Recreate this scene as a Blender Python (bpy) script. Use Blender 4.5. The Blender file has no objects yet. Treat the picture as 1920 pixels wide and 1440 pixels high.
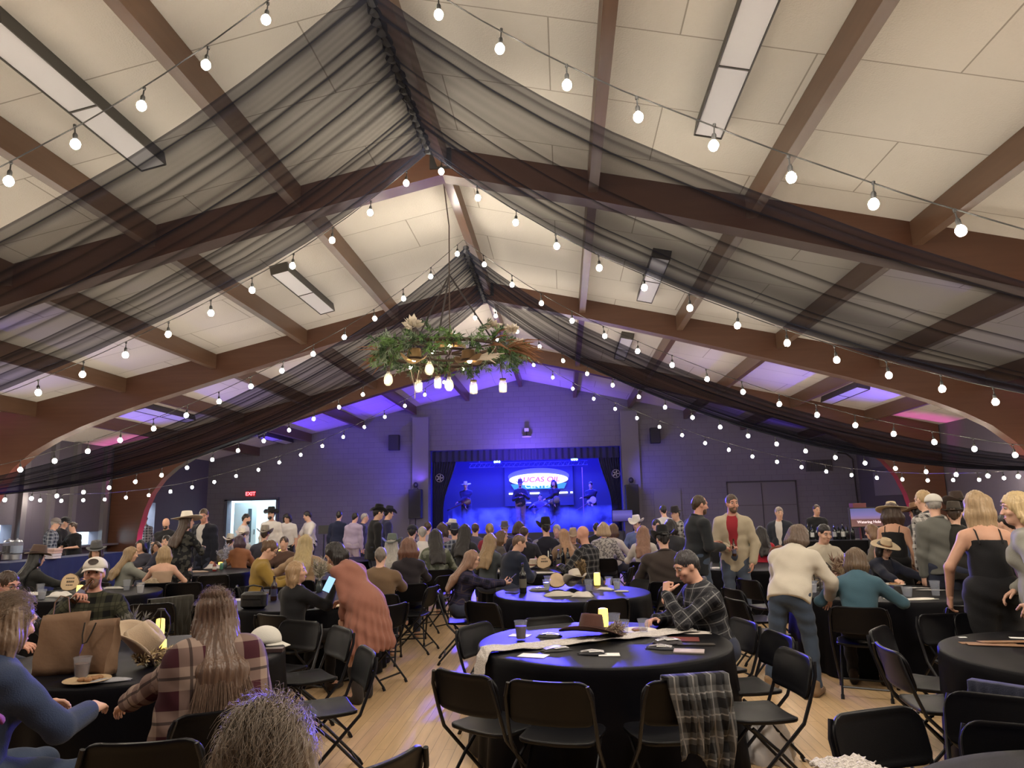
import bpy, math, random
import numpy as np
from mathutils import Vector, Matrix

# ---------------------------------------------------------------- camera, world, exposure
SC = bpy.context.scene
COL = SC.collection
random.seed(7)
RNG = np.random.default_rng(7)
CAM_H = 1.70
F_PX, PITCH, YAW, ROLL = 1330.0, 0.177, 0.0688, 0.0211      # focal length in px of the 1920 wide frame

def camera_axes():
    fwd = Vector((-math.sin(YAW)*math.cos(PITCH), math.cos(YAW)*math.cos(PITCH), math.sin(PITCH)))
    right = Vector((math.cos(YAW), math.sin(YAW), 0)); up = right.cross(fwd)
    c, s = math.cos(ROLL), math.sin(ROLL)
    return c*right - s*up, s*right + c*up, fwd
RIGHT, UP, FWD = camera_axes()
cam_data = bpy.data.cameras.new('camera'); cam = bpy.data.objects.new('camera', cam_data); COL.objects.link(cam)
cam_data.sensor_fit = 'HORIZONTAL'; cam_data.sensor_width = 36.0; cam_data.lens = F_PX*36.0/1920.0
cam_data.clip_start = 0.05; cam_data.clip_end = 200
m = Matrix((RIGHT, UP, -FWD)).transposed().to_4x4(); m.translation = Vector((0, 0, CAM_H)); cam.matrix_world = m
SC.camera = cam
SC.view_settings.view_transform = 'Standard'
SC.view_settings.look = 'None'
SC.view_settings.gamma = 1.0
SC.view_settings.use_curve_mapping = False
SC.view_settings.exposure = 0.0
SC.cycles.transparent_max_bounces = 24
SC.cycles.max_bounces = 5
SC.cycles.diffuse_bounces = 3
SC.cycles.glossy_bounces = 3
SC.cycles.transmission_bounces = 3
SC.cycles.volume_bounces = 0
SC.cycles.caustics_reflective = False
SC.cycles.caustics_refractive = False
SC.cycles.sample_clamp_indirect = 4.0
W = bpy.data.worlds.new('world'); SC.world = W; W.use_nodes = True
W.node_tree.nodes['Background'].inputs[0].default_value = (0.02, 0.02, 0.03, 1)
W.node_tree.nodes['Background'].inputs[1].default_value = 0.2

def area_lamp(name, loc, target, size, power, color, size_y=None, spread=math.pi):
    d = bpy.data.lights.new(name, 'AREA'); d.energy = power; d.color = color; d.size = size; d.spread = spread
    if size_y: d.shape = 'RECTANGLE'; d.size_y = size_y
    o = bpy.data.objects.new(name, d); COL.objects.link(o); o.location = loc
    o.rotation_euler = (Vector(target)-Vector(loc)).to_track_quat('-Z', 'Y').to_euler()
    return o
def spot_lamp(name, loc, target, power, color, angle, blend=.5, radius=.05):
    d = bpy.data.lights.new(name, 'SPOT'); d.energy = power; d.color = color; d.spot_size = math.radians(angle); d.spot_blend = blend; d.shadow_soft_size = radius
    o = bpy.data.objects.new(name, d); COL.objects.link(o); o.location = loc
    o.rotation_euler = (Vector(target)-Vector(loc)).to_track_quat('-Z', 'Y').to_euler()
    return o
# added warm fill lights overhead, out of view, to brighten floor and tables
area_lamp('overhead_fill', (0.8, 3.2, 5.2), (1.0, 4.2, 0.0), 1.8, 185, (1, .88, .74), 1.2)
area_lamp('overhead_fill', (6.5, 2.5, 4.3), (4.2, 7, 0.0), 1.4, 210, (1, .89, .75), 1.2)
area_lamp('overhead_fill', (-5.5, 1.2, 4.4), (-3.6, 5, 0.0), 1.4, 80, (1, .87, .74), 1.2)
# blue wash from the stage truss over the audience
BLUE = (.06, .05, 1.0)
for i, (x, tx, ty, p, a) in enumerate([(-2.64, -1.0, 9.5, 10500, 26), (.47, 0.3, 6.5, 11500, 22), (-1.2, -2.2, 8.5, 6500, 16), (-.6, 1.2, 6.0, 9500, 16)]):
    spot_lamp('stage_beam', (x, 27.6, 3.6), (tx, ty, .4), p, BLUE, a, .6, .08)
spot_lamp('stage_wall_wash', (-1.4, 25.2, 3.0), (-1.4, 26.77, 5.2), 900, (.17, .08, 1), 150, 1, .3)
spot_lamp('stage_wall_wash', (-5.3, 26.3, 2.75), (-5.6, 26.77, 4.4), 40, (.2, .08, 1), 120, 1, .05)
spot_lamp('stage_wall_wash', (-5.2, 25.4, 2.9), (-8.2, 26.77, 3.0), 240, (.12, .07, 1), 120, 1, .2)
spot_lamp('stage_wall_wash', (2.3, 25.4, 2.9), (4.4, 26.77, 3.0), 150, (.12, .08, 1), 110, 1, .2)
spot_lamp('stage_wall_wash', (2.5, 26.3, 2.75), (2.75, 26.77, 4.0), 18, (.2, .08, 1), 120, 1, .05)
# blue and magenta light cans at the foot of the walls and arches, aimed up
for (x, y, p, tx, ty) in [(-12.6, 24.0, 1100, -8.5, 24.5), (-8.6, 26.2, 900, -6.0, 24.6), (-12.9, 17.8, 420, -10.5, 18.0), (-13.0, 12.0, 800, -10.5, 12.5),
                  (10.0, 24.0, 400, 8.0, 24.0), (10.1, 17.5, 700, 7.6, 17.8), (10.2, 12.0, 300, 8, 12)]:
    spot_lamp('light_can_beam', (x, y, .25), (tx, ty, 4.3), p*2.8, (.075, .012, 1), 52, .8, .06)
for (x, y, tx) in [(-12.35, 20.98, -12.75), (9.35, 20.98, 9.75), (-12.35, 15.06, -12.75), (9.35, 15.06, 9.75)]:
    spot_lamp('arch_uplight', (x, y, .12), (tx, y, 1.9), 420, (1, .03, .62), 46, .7, .04)
# the service rooms behind the openings
area_lamp('kitchen_lamp', (-15.2, 17.5, 2.9), (-15.2, 17.5, 0), 2.0, 800, (.72, .9, 1), 5.0)
area_lamp('passage_lamp', (-15.0, 23.0, 2.9), (-15.0, 23.0, 0), 1.2, 380, (.72, .9, 1), 1.2)
area_lamp('lobby_lamp', (-11.9, 28.0, 2.9), (-11.9, 28.0, 0), 1.6, 150, (.62, .88, 1), 1.4)
# stage lights: blue from the truss down and from behind
for x in (-4.2, -2.2, -.2, 1.6):
    spot_lamp('stage_backlight', (x, 30.6, 4.0), (x*.8-.3, 28.0, 1.2), 900, (.05, .06, 1), 80, .8, .1)
area_lamp('stage_front_wash', (-1.4, 27.45, 4.25), (-1.4, 31.2, 1.6), 6.0, 1500, (.02, .02, 1), .3)
area_lamp('stage_floor_wash', (-1.4, 30.2, 4.2), (-1.4, 28.2, 0.9), 6.0, 900, (.05, .08, 1), .4)
spot_lamp('stage_beam', (-1.1, 27.7, 3.7), (-1.0, 10, 1.0), 3800, BLUE, 74, .7, .1)

# ---------------------------------------------------------------- materials
MATS = {}
def mat(name, col=(.5, .5, .5), rough=.6, metal=0., spec=.5, emit=None, estr=0., bump=0., bscale=40., var=0., vscale=6., alpha=1., trans=0., sheen=0., stretch=(1, 1, 1), coat=0.):
    if name in MATS: return MATS[name]
    M = bpy.data.materials.new(name); M.use_nodes = True; nt = M.node_tree; N = nt.nodes; L = nt.links
    b = N['Principled BSDF']
    b.inputs['Base Color'].default_value = (*col, 1); b.inputs['Roughness'].default_value = rough; b.inputs['Metallic'].default_value = metal
    b.inputs['Specular IOR Level'].default_value = spec
    if alpha < 1: b.inputs['Alpha'].default_value = alpha
    if trans: b.inputs['Transmission Weight'].default_value = trans
    if sheen: b.inputs['Sheen Weight'].default_value = sheen
    if coat: b.inputs['Coat Weight'].default_value = coat
    if emit: b.inputs['Emission Color'].default_value = (*emit, 1); b.inputs['Emission Strength'].default_value = estr
    if bump or var:
        tc = N.new('ShaderNodeTexCoord'); mp = N.new('ShaderNodeMapping'); mp.inputs['Scale'].default_value = stretch
        L.new(tc.outputs['Object'], mp.inputs[0])
    if var:
        nz = N.new('ShaderNodeTexNoise'); nz.inputs['Scale'].default_value = vscale; nz.inputs['Detail'].default_value = 3; L.new(mp.outputs[0], nz.inputs['Vector'])
        r = N.new('ShaderNodeMix'); r.data_type = 'RGBA'
        r.inputs[6].default_value = (*[max(0, c*(1-var)) for c in col], 1); r.inputs[7].default_value = (*[min(1, c*(1+var)) for c in col], 1)
        L.new(nz.outputs['Fac'], r.inputs[0]); L.new(r.outputs[2], b.inputs['Base Color'])
    if bump:
        n2 = N.new('ShaderNodeTexNoise'); n2.inputs['Scale'].default_value = bscale; n2.inputs['Detail'].default_value = 2; L.new(mp.outputs[0], n2.inputs['Vector'])
        bp = N.new('ShaderNodeBump'); bp.inputs['Strength'].default_value = bump; bp.inputs['Distance'].default_value = .01
        L.new(n2.outputs['Fac'], bp.inputs['Height']); L.new(bp.outputs[0], b.inputs['Normal'])
    MATS[name] = M
    return M
def plaid(name, base, dark, light, scale=9., line=None):
    """woven check: two crossed sets of bands on the cloth's own coordinates (attribute cloth)"""
    if name in MATS: return MATS[name]
    M = bpy.data.materials.new(name); M.use_nodes = True; nt = M.node_tree; N = nt.nodes; L = nt.links; b = N['Principled BSDF']
    b.inputs['Roughness'].default_value = .9; b.inputs['Specular IOR Level'].default_value = .15
    at = N.new('ShaderNodeAttribute'); at.attribute_name = 'cloth'
    sp = N.new('ShaderNodeSeparateXYZ'); L.new(at.outputs['Vector'], sp.inputs[0])
    def math_(op, a, bb):
        n = N.new('ShaderNodeMath'); n.operation = op
        for k, v in enumerate((a, bb)):
            if isinstance(v, (int, float)): n.inputs[k].default_value = v
            elif v is not None: L.new(v, n.inputs[k])
        return n.outputs[0]
    def band(out, width, off=0.):
        f = math_('FRACT', math_('ADD', math_('MULTIPLY', out, scale), off), None)
        return math_('LESS_THAN', f, width)
    def mix(fac, a, c):
        r = N.new('ShaderNodeMix'); r.data_type = 'RGBA'
        if isinstance(fac, float): r.inputs[0].default_value = fac
        else: L.new(fac, r.inputs[0])
        for k, v in ((6, a), (7, c)):
            if isinstance(v, tuple): r.inputs[k].default_value = (*v, 1)
            else: L.new(v, r.inputs[k])
        return r.outputs[2]
    bu, bv = band(sp.outputs[0], .45), band(sp.outputs[1], .45)
    s = math_('MULTIPLY', math_('ADD', bu, bv), .5)
    c = mix(s, base, dark)
    lu, lv = band(sp.outputs[0], .07, .3), band(sp.outputs[1], .07, .3)
    s2 = math_('MULTIPLY', math_('MAXIMUM', lu, lv), .75)
    c = mix(s2, c, light)
    L.new(c, b.inputs['Base Color'])
    MATS[name] = M
    return M

# ---------------------------------------------------------------- object helpers
def link(name, me, mt=None, parent=None, loc=None, rot=None, kind=None, label=None):
    o = bpy.data.objects.new(name, me); COL.objects.link(o)
    if mt is not None and me is not None:
        if len(me.materials) == 0: me.materials.append(mt)
    if parent: o.parent = parent
    if loc is not None: o.location = loc
    if rot is not None: o.rotation_euler = rot
    if kind: o['kind'] = kind
    if label: o['label'] = label
    return o
def thing(name, label, cat, loc=(0, 0, 0), rz=0., group=None, me=None, mt=None, rot=None):
    o = bpy.data.objects.new(name, me); COL.objects.link(o); o.location = loc; o.rotation_euler = rot or (0, 0, rz)
    if me is not None and mt is not None and len(me.materials) == 0: me.materials.append(mt)
    o['label'] = label; o['category'] = cat
    if group: o['group'] = group
    return o
def mesh_of(verts, faces, smooth=True, sharp=40, name='mesh'):
    me = bpy.data.meshes.new(name)
    verts = np.asarray(verts, dtype=np.float32)
    me.from_pydata(verts.tolist() if len(verts) else [], [], faces if isinstance(faces, list) else faces.tolist())
    if smooth:
        me.polygons.foreach_set('use_smooth', np.ones(len(me.polygons), dtype=bool))
        if sharp and sharp < 180: me.set_sharp_from_angle(angle=math.radians(sharp))
    me.update()
    return me
class MB:
    """collects shapes of ONE part into one mesh"""
    def __init__(s): s.v = []; s.f = []
    def add(s, v, f):
        n = len(s.v); s.v += [tuple(p) for p in v]; s.f += [tuple(i+n for i in q) for q in f]; return s
    def box(s, c, d, rot=None, bev=0.):
        x, y, z = [k/2 for k in d]
        if bev <= 0:
            v = [Vector((sx*x, sy*y, sz*z)) for sz in (-1, 1) for sy in (-1, 1) for sx in (-1, 1)]
            f = [(0, 2, 3, 1), (4, 5, 7, 6), (0, 1, 5, 4), (2, 6, 7, 3), (0, 4, 6, 2), (1, 3, 7, 5)]
        else:
            ring = []
            for (cx, cy, a0) in ((x-bev, y-bev, 0), (-x+bev, y-bev, 90), (-x+bev, -y+bev, 180), (x-bev, -y+bev, 270)):
                for k in range(4): a = math.radians(a0+30*k); ring.append((cx+bev*math.cos(a), cy+bev*math.sin(a)))
            n = len(ring); v = []
            for (zz, sc) in ((-z, bev*.6), (-z+bev*.6, 0), (z-bev*.6, 0), (z, bev*.6)):
                for (px, py) in ring: v.append(Vector((px-math.copysign(sc, px), py-math.copysign(sc, py), zz)))
            f = [tuple(range(n-1, -1, -1)), tuple(range(3*n, 4*n))]
            for j in range(3):
                for i in range(n): f.append((j*n+i, j*n+(i+1) % n, (j+1)*n+(i+1) % n, (j+1)*n+i))
        R = rot if rot is not None else Matrix.Identity(3)
        return s.add([R @ p + Vector(c) for p in v], f)
    def tube(s, pts, r, n=8, cap=True, closed=False):
        pts = [Vector(p) for p in pts]; m = len(pts); rr = r if isinstance(r, (list, tuple)) else [r]*m
        t0 = (pts[1]-pts[0]).normalized(); ref = Vector((0, 0, 1)) if abs(t0.z) < .9 else Vector((1, 0, 0))
        u = t0.cross(ref).normalized(); v = []; f = []
        for i in range(m):
            if closed: t = (pts[(i+1) % m]-pts[i-1])
            else: t = pts[min(i+1, m-1)]-pts[max(i-1, 0)]
            t = t.normalized() if t.length > 1e-9 else t0
            u = (u-t*u.dot(t)); u = u.normalized() if u.length > 1e-6 else t.orthogonal().normalized(); w = t.cross(u)
            for k in range(n):
                a = 2*math.pi*k/n; v.append(pts[i]+rr[i]*(math.cos(a)*u+math.sin(a)*w))
        for i in range(m if closed else m-1):
            for k in range(n): f.append((i*n+k, i*n+(k+1) % n, ((i+1) % m)*n+(k+1) % n, ((i+1) % m)*n+k))
        if cap and not closed: f.append(tuple(range(n-1, -1, -1))); f.append(tuple((m-1)*n+k for k in range(n)))
        return s.add(v, f)
    def lathe(s, prof, n=20, c=(0, 0, 0), R=None, caps=True, sx=1., sy=1.):
        v = []; f = []; m = len(prof); R = R or Matrix.Identity(3)
        for (r, z) in prof:
            for k in range(n):
                a = 2*math.pi*k/n; v.append(R @ Vector((r*math.cos(a)*sx, r*math.sin(a)*sy, z))+Vector(c))
        for i in range(m-1):
            for k in range(n): f.append((i*n+k, i*n+(k+1) % n, (i+1)*n+(k+1) % n, (i+1)*n+k))
        if caps:
            if prof[0][0] > 1e-4: f.append(tuple(range(n-1, -1, -1)))
            if prof[-1][0] > 1e-4: f.append(tuple((m-1)*n+k for k in range(n)))
        return s.add(v, f)
    def prism(s, poly, axis, a, b):
        """polygon in the two other axes, extruded from a to b along axis"""
        n = len(poly); v = []
        for t in (a, b):
            for (p, q) in poly: v.append({'x': (t, p, q), 'y': (p, t, q), 'z': (p, q, t)}[axis])
        f = [tuple(range(n)), tuple(range(2*n-1, n-1, -1))]+[(i, i+n, (i+1) % n+n, (i+1) % n) for i in range(n)]
        return s.add(v, f)
    def ball(s, c, r, n=10, m=6, R=None):
        r = (r, r, r) if not isinstance(r, (tuple, list)) else r; v = []; f = []; R = R or Matrix.Identity(3)
        for j in range(m+1):
            ph = math.pi*j/m
            for k in range(n): a = 2*math.pi*k/n; v.append(R @ Vector((r[0]*math.sin(ph)*math.cos(a), r[1]*math.sin(ph)*math.sin(a), r[2]*math.cos(ph)))+Vector(c))
        for j in range(m):
            for k in range(n): f.append((j*n+k, (j+1)*n+k, (j+1)*n+(k+1) % n, j*n+(k+1) % n))
        return s.add(v, f)
    def mesh(s, smooth=True, sharp=40):
        return mesh_of(s.v, s.f, smooth, sharp)
    def build(s, name, mt, parent=None, smooth=True, sharp=40, **kw):
        return link(name, s.mesh(smooth, sharp), mt, parent, **kw)
def grid_mesh(P, closed_u=False, mt=None):
    """P: array (n,m,3) -> verts, faces"""
    n, m_ = P.shape[:2]; f = []
    for i in range(n if closed_u else n-1):
        for j in range(m_-1): f.append((i*m_+j, i*m_+j+1, ((i+1) % n)*m_+j+1, ((i+1) % n)*m_+j))
    return P.reshape(-1, 3), f
def copy_tree(o, parent=None):
    c = o.copy(); COL.objects.link(c)
    if parent: c.parent = parent
    for ch in o.children: copy_tree(ch, c)
    return c
def ray(px, py):
    return FWD + (px-960)/F_PX*RIGHT - (py-720)/F_PX*UP
def at_z(px, py, z):
    d = ray(px, py); t = (z-CAM_H)/d.z; return Vector((d.x*t, d.y*t, z))
def at_y(px, py, y):
    d = ray(px, py); t = y/d.y; return Vector((d.x*t, y, CAM_H+d.z*t))
# ---------------------------------------------------------------- the hall
XR, ZT, SL = -1.52, 6.675, .2304           # ridge x, ridge height, roof slope
XL, XRT = XR-12.2, XR+12.2                 # side walls
YB, YF = -9.0, 26.77                       # rear wall, stage wall
EAVE = ZT-SL*12.2

def wood_mat(name, c1, c2, rough=.4, axis=1):
    M = bpy.data.materials.new(name); M.use_nodes = True; N = M.node_tree.nodes; L = M.node_tree.links; b = N['Principled BSDF']
    b.inputs['Roughness'].default_value = rough
    tc = N.new('ShaderNodeTexCoord'); mp = N.new('ShaderNodeMapping'); mp.inputs['Scale'].default_value = [(.6, 9, 9), (9, .6, 9)][axis]
    nz = N.new('ShaderNodeTexNoise'); nz.inputs['Scale'].default_value = 2.2; nz.inputs['Detail'].default_value = 5
    r = N.new('ShaderNodeMix'); r.data_type = 'RGBA'; r.inputs[6].default_value = (*c1, 1); r.inputs[7].default_value = (*c2, 1)
    L.new(tc.outputs['Object'], mp.inputs[0]); L.new(mp.outputs[0], nz.inputs['Vector']); L.new(nz.outputs['Fac'], r.inputs[0]); L.new(r.outputs[2], b.inputs['Base Color'])
    MATS[name] = M; return M
def brick_mat(name, c1, c2, mortar, bw, rh, msize, swap, bump=.5, nbump=.0, nscale=60., rough=.8, spec=.3, offset=.5, var=None):
    """boards, panels or blocks: swap picks the two coordinates used"""
    M = bpy.data.materials.new(name); M.use_nodes = True; N = M.node_tree.nodes; L = M.node_tree.links; b = N['Principled BSDF']
    b.inputs['Roughness'].default_value = rough; b.inputs['Specular IOR Level'].default_value = spec
    tc = N.new('ShaderNodeTexCoord'); s = N.new('ShaderNodeSeparateXYZ'); c = N.new('ShaderNodeCombineXYZ')
    L.new(tc.outputs['Object'], s.inputs[0]); L.new(s.outputs['XYZ'.index(swap[0])], c.inputs[0]); L.new(s.outputs['XYZ'.index(swap[1])], c.inputs[1])
    t = N.new('ShaderNodeTexBrick'); t.offset = offset; t.inputs['Scale'].default_value = 1; t.inputs['Brick Width'].default_value = bw; t.inputs['Row Height'].default_value = rh
    t.inputs['Mortar Size'].default_value = msize; t.inputs['Mortar Smooth'].default_value = .2; t.inputs['Bias'].default_value = 0
    t.inputs['Color1'].default_value = (*c1, 1); t.inputs['Color2'].default_value = (*c2, 1); t.inputs['Mortar'].default_value = (*mortar, 1)
    L.new(c.outputs[0], t.inputs['Vector'])
    out = t.outputs['Color']
    if var:
        nz = N.new('ShaderNodeTexNoise'); nz.inputs['Scale'].default_value = var[0]; nz.inputs['Detail'].default_value = 4
        mp = N.new('ShaderNodeMapping'); mp.inputs['Scale'].default_value = var[2]; L.new(tc.outputs['Object'], mp.inputs[0]); L.new(mp.outputs[0], nz.inputs['Vector'])
        mx = N.new('ShaderNodeMix'); mx.data_type = 'RGBA'; mx.blend_type = 'MULTIPLY'; mx.inputs[0].default_value = 1
        rm = N.new('ShaderNodeMapRange'); rm.inputs['To Min'].default_value = 1-var[1]; rm.inputs['To Max'].default_value = 1+var[1]; L.new(nz.outputs['Fac'], rm.inputs['Value'])
        L.new(out, mx.inputs[6]); L.new(rm.outputs[0], mx.inputs[7]); out = mx.outputs[2]
    L.new(out, b.inputs['Base Color'])
    bp = N.new('ShaderNodeBump'); bp.inputs['Strength'].default_value = bump; bp.inputs['Distance'].default_value = .006; bp.invert = True
    L.new(t.outputs['Fac'], bp.inputs['Height']); last = bp.outputs[0]
    if nbump:
        n2 = N.new('ShaderNodeTexNoise'); n2.inputs['Scale'].default_value = nscale; n2.inputs['Detail'].default_value = 3; L.new(tc.outputs['Object'], n2.inputs['Vector'])
        b2 = N.new('ShaderNodeBump'); b2.inputs['Strength'].default_value = nbump; b2.inputs['Distance'].default_value = .01
        L.new(n2.outputs['Fac'], b2.inputs['Height']); L.new(last, b2.inputs['Normal']); last = b2.outputs[0]
    L.new(last, b.inputs['Normal'])
    MATS[name] = M; return M
floor_mat = brick_mat('maple_floor', (.60, .42, .235), (.52, .35, .185), (.26, .16, .08), 1.1, .085, .0022, 'YX', .25, rough=.34, spec=.5, offset=.37, var=(3, .25, (8, .8, 1)))
ceil_mat = brick_mat('ceiling_panels', (.68, .65, .60), (.65, .62, .575), (.36, .33, .29), 2.45, 1.21, .008, 'XY', .6, .55, 55, .9, .15)
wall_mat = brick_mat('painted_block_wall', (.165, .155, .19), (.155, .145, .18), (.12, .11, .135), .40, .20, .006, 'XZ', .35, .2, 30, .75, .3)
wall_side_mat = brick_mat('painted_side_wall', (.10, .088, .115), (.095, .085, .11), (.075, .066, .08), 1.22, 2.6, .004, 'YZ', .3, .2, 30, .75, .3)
wood = wood_mat('glulam_wood', (.072, .030, .018), (.115, .053, .031), .34, 0)
purlin_wood = wood_mat('purlin_wood', (.09, .048, .028), (.135, .076, .047), .30, 1)
dark = mat('dark_metal', (.02, .02, .022), .5)
white_room = mat('bright_room_paint', (.75, .8, .82), .8)
white_trim = mat('grey_trim', (.13, .12, .135), .6)

MB().box((XR, (YB+31.5)/2, -.05), (24.4, 31.5-YB, .1)).build('floor', floor_mat, kind='structure', smooth=False)
for nm, sg in (('ceiling', -1), ('ceiling', 1)):
    x0, x1 = XR, XR+sg*12.4
    z0, z1 = ZT, ZT-SL*12.4
    MB().prism([(x0, z0), (x1, z1), (x1, z1+.12), (x0, z0+.12)], 'y', YB, YF).build(nm, ceil_mat, kind='structure', smooth=False)

def holed(name, axis, pos, thick, u0, u1, v0, v1, holes, mt, top=None):
    """a wall with openings: cells between cut lines, cut lines through every hole; top(u) trims the upper edge"""
    us = sorted({u0, u1, *[h[0] for h in holes], *[h[1] for h in holes]} | ({XR} if top and u0 < XR < u1 else set()))
    vs = sorted({v0, v1, *[h[2] for h in holes], *[h[3] for h in holes]})
    mb = MB()
    for a, b in zip(us, us[1:]):
        for c, d in zip(vs, vs[1:]):
            cu, cv = (a+b)/2, (c+d)/2
            if any(h[0] < cu < h[1] and h[2] < cv < h[3] for h in holes): continue
            da, db = (top(a), top(b)) if (top and d == v1) else (d, d)
            mb.prism([(a, c), (b, c), (b, db), (a, da)], {'x': 'x', 'y': 'y'}[axis], pos, pos+thick)
    return mb.build(name, mt, kind='structure', smooth=False)
roof = lambda u: ZT-SL*abs(u-XR)
STAGE = (-5.04, 2.17, 0, 4.02)
mb = MB()
for poly in ([(XL, 0), (-12.85, 0), (-12.85, 2.3), (-12.85, roof(-12.85)), (XL, roof(XL))], [(-12.85, 2.3), (-10.95, 2.3), (-10.95, roof(-10.95)), (-12.85, roof(-12.85))], [(-10.95, 0), (-5.04, 0), (-5.04, roof(-5.04)), (-10.95, roof(-10.95))],
             [(-5.04, 4.02), (2.17, 4.02), (2.17, roof(2.17)), (XR, ZT), (-5.04, roof(-5.04))], [(2.17, 0), (XRT, 0), (XRT, roof(XRT)), (2.17, roof(2.17))]):
    mb.prism(poly, 'y', YF, YF+.25)
mb.build('wall_front', wall_mat, kind='structure', smooth=False)
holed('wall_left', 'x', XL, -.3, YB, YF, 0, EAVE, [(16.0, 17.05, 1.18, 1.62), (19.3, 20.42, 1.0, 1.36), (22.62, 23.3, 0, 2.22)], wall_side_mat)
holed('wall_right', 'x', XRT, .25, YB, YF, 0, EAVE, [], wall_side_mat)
holed('wall_rear', 'y', YB, -.2, XL, XRT, 0, 4, [], wall_mat, roof)
# side-wall pilasters, panels
for y in (18.25, 19.12):
    MB().box((XL+.06, y, EAVE/2), (.12, .16, EAVE)).build('trim_1', white_trim, kind='structure', smooth=False)
for y in (17.25, 20.5):
    MB().box((XL+.06, y, EAVE/2), (.12, .18, EAVE)).build('trim_2', white_trim, kind='structure', smooth=False)
for (x0, x1) in ((-5.68, -5.06), (2.19, 2.84)):
    MB().box(((x0+x1)/2, YF-.09, 2.3+.35), (x1-x0, .18, 5.3)).build('pilaster', mat('pilaster_paint', (.17, .16, .195), .7, bump=.2), kind='structure', smooth=False)
# ledge along the left wall under the serving windows
MB().box((XL+.2, 18.2, .98), (.4, 5.2, .05)).build('trim_3', white_trim, kind='structure', smooth=False)
# rooms seen through the openings
def room(x0, x1, y0, y1, z1, open_side, nm):
    mb = MB()
    if open_side != '-y': mb.box(((x0+x1)/2, y0, z1/2), (x1-x0, .05, z1))
    if open_side != '+y': mb.box(((x0+x1)/2, y1, z1/2), (x1-x0, .05, z1))
    if open_side != '-x': mb.box((x0, (y0+y1)/2, z1/2), (.05, y1-y0, z1))
    if open_side != '+x': mb.box((x1, (y0+y1)/2, z1/2), (.05, y1-y0, z1))
    mb.box(((x0+x1)/2, (y0+y1)/2, z1), (x1-x0, y1-y0, .05)); mb.box(((x0+x1)/2, (y0+y1)/2, -.03), (x1-x0, y1-y0, .05))
    mb.build(nm, white_room, kind='structure', smooth=False)
room(-16.6, XL-.3, 15.2, 21.4, 3.0, '+x', 'wall_kitchen')
room(-16.2, XL-.3, 22.0, 24.2, 3.0, '+x', 'wall_passage')
room(-13.2, -10.5, YF+.25, 29.5, 3.0, '-y', 'wall_lobby')
# stage box
stage_black = mat('stage_black', (.06, .06, .10), .8)
mb = MB()
mb.box((-1.44, 31.6, 2.2), (9.6, .1, 4.6)); mb.box((-6.2, 29.3, 2.2), (.1, 4.6, 4.6)); mb.box((3.3, 29.3, 2.2), (.1, 4.6, 4.6)); mb.box((-1.44, 29.3, 4.5), (9.6, 4.7, .1))
mb.build('wall_stage', stage_black, kind='structure', smooth=False)
MB().box((-1.44, 29.1, .45), (7.2, 4.9, .9)).build('floor_stage', mat('stage_floor', (.03, .03, .04), .35), kind='structure', smooth=False)

# glulam arches
LOW = [(0, 6.27), (2, 5.80), (4, 5.27), (6, 4.71), (7.5, 4.28), (8.4, 3.99), (9.1, 3.74), (9.7, 3.48), (10.2, 3.2), (10.6, 2.86), (10.9, 2.45), (11.1, 1.95), (11.25, 1.3), (11.35, 0)]
for i, y in enumerate((9.0, 14.92, 20.84, 3.08)):
    mb = MB()
    for sg in (-1, 1):
        up = [(d, ZT-SL*d) for d, z in LOW if d < 10.95]+[(12.15, ZT-SL*12.15), (12.17, 2.0), (12.17, 0)]
        up = [(d, ZT-SL*d) if k < len(up)-2 else (d, z) for k, (d, z) in enumerate(up)]
        # strips between upper and lower profile
        n = len(LOW); um = [(d, ZT-SL*d) for d, z in LOW[:9]]+[(12.17, ZT-SL*12.17), (12.17, 3.0), (12.17, 2.5), (12.17, 1.3), (12.17, 0)]
        v = []; f = []
        for yy in (y, y+.27):
            for (d, z) in LOW: v.append((XR+sg*d, yy, z))
            for (d, z) in um: v.append((XR+sg*d, yy, z-.001))
        for k in range(n-1):
            a, b, c, d_ = k, k+1, n+k+1, n+k
            q = 2*n
            f += [(a, b, c, d_), (q+d_, q+c, q+b, q+a), (a, q+a, q+b, b), (d_, c, q+c, q+d_)]
        if sg > 0: f = [t[::-1] for t in f]
        mb.add(v, f)
    mb.build('arch_beam', wood, kind='structure', sharp=30)
# purlins, between the arches, tops at the ceiling
ys = [-2.8, 3.08, 9.0, 14.92, 20.84, YF]
for b in range(1, 5):
    y0, y1 = ys[b]+.27, ys[b+1]
    for k in range(-5, 6):
        d = k*2.05; x = XR+d; zt = ZT-SL*abs(d)-(.012 if k else .0)
        h = .30; w = .13
        mb = MB().prism([(x-w/2, zt-h), (x+w/2, zt-h), (x+w/2, zt+.02), (x-w/2, zt+.02)], 'y', y0, y1)
        mb.build('purlin_beam', purlin_wood, kind='structure', smooth=False)
for y in (9.0, 14.92, 20.84):
    MB().box((XR-.02, y-.01, 6.5), (.30, .03, .30)).build('trim_4', dark, kind='structure', smooth=False)

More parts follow.
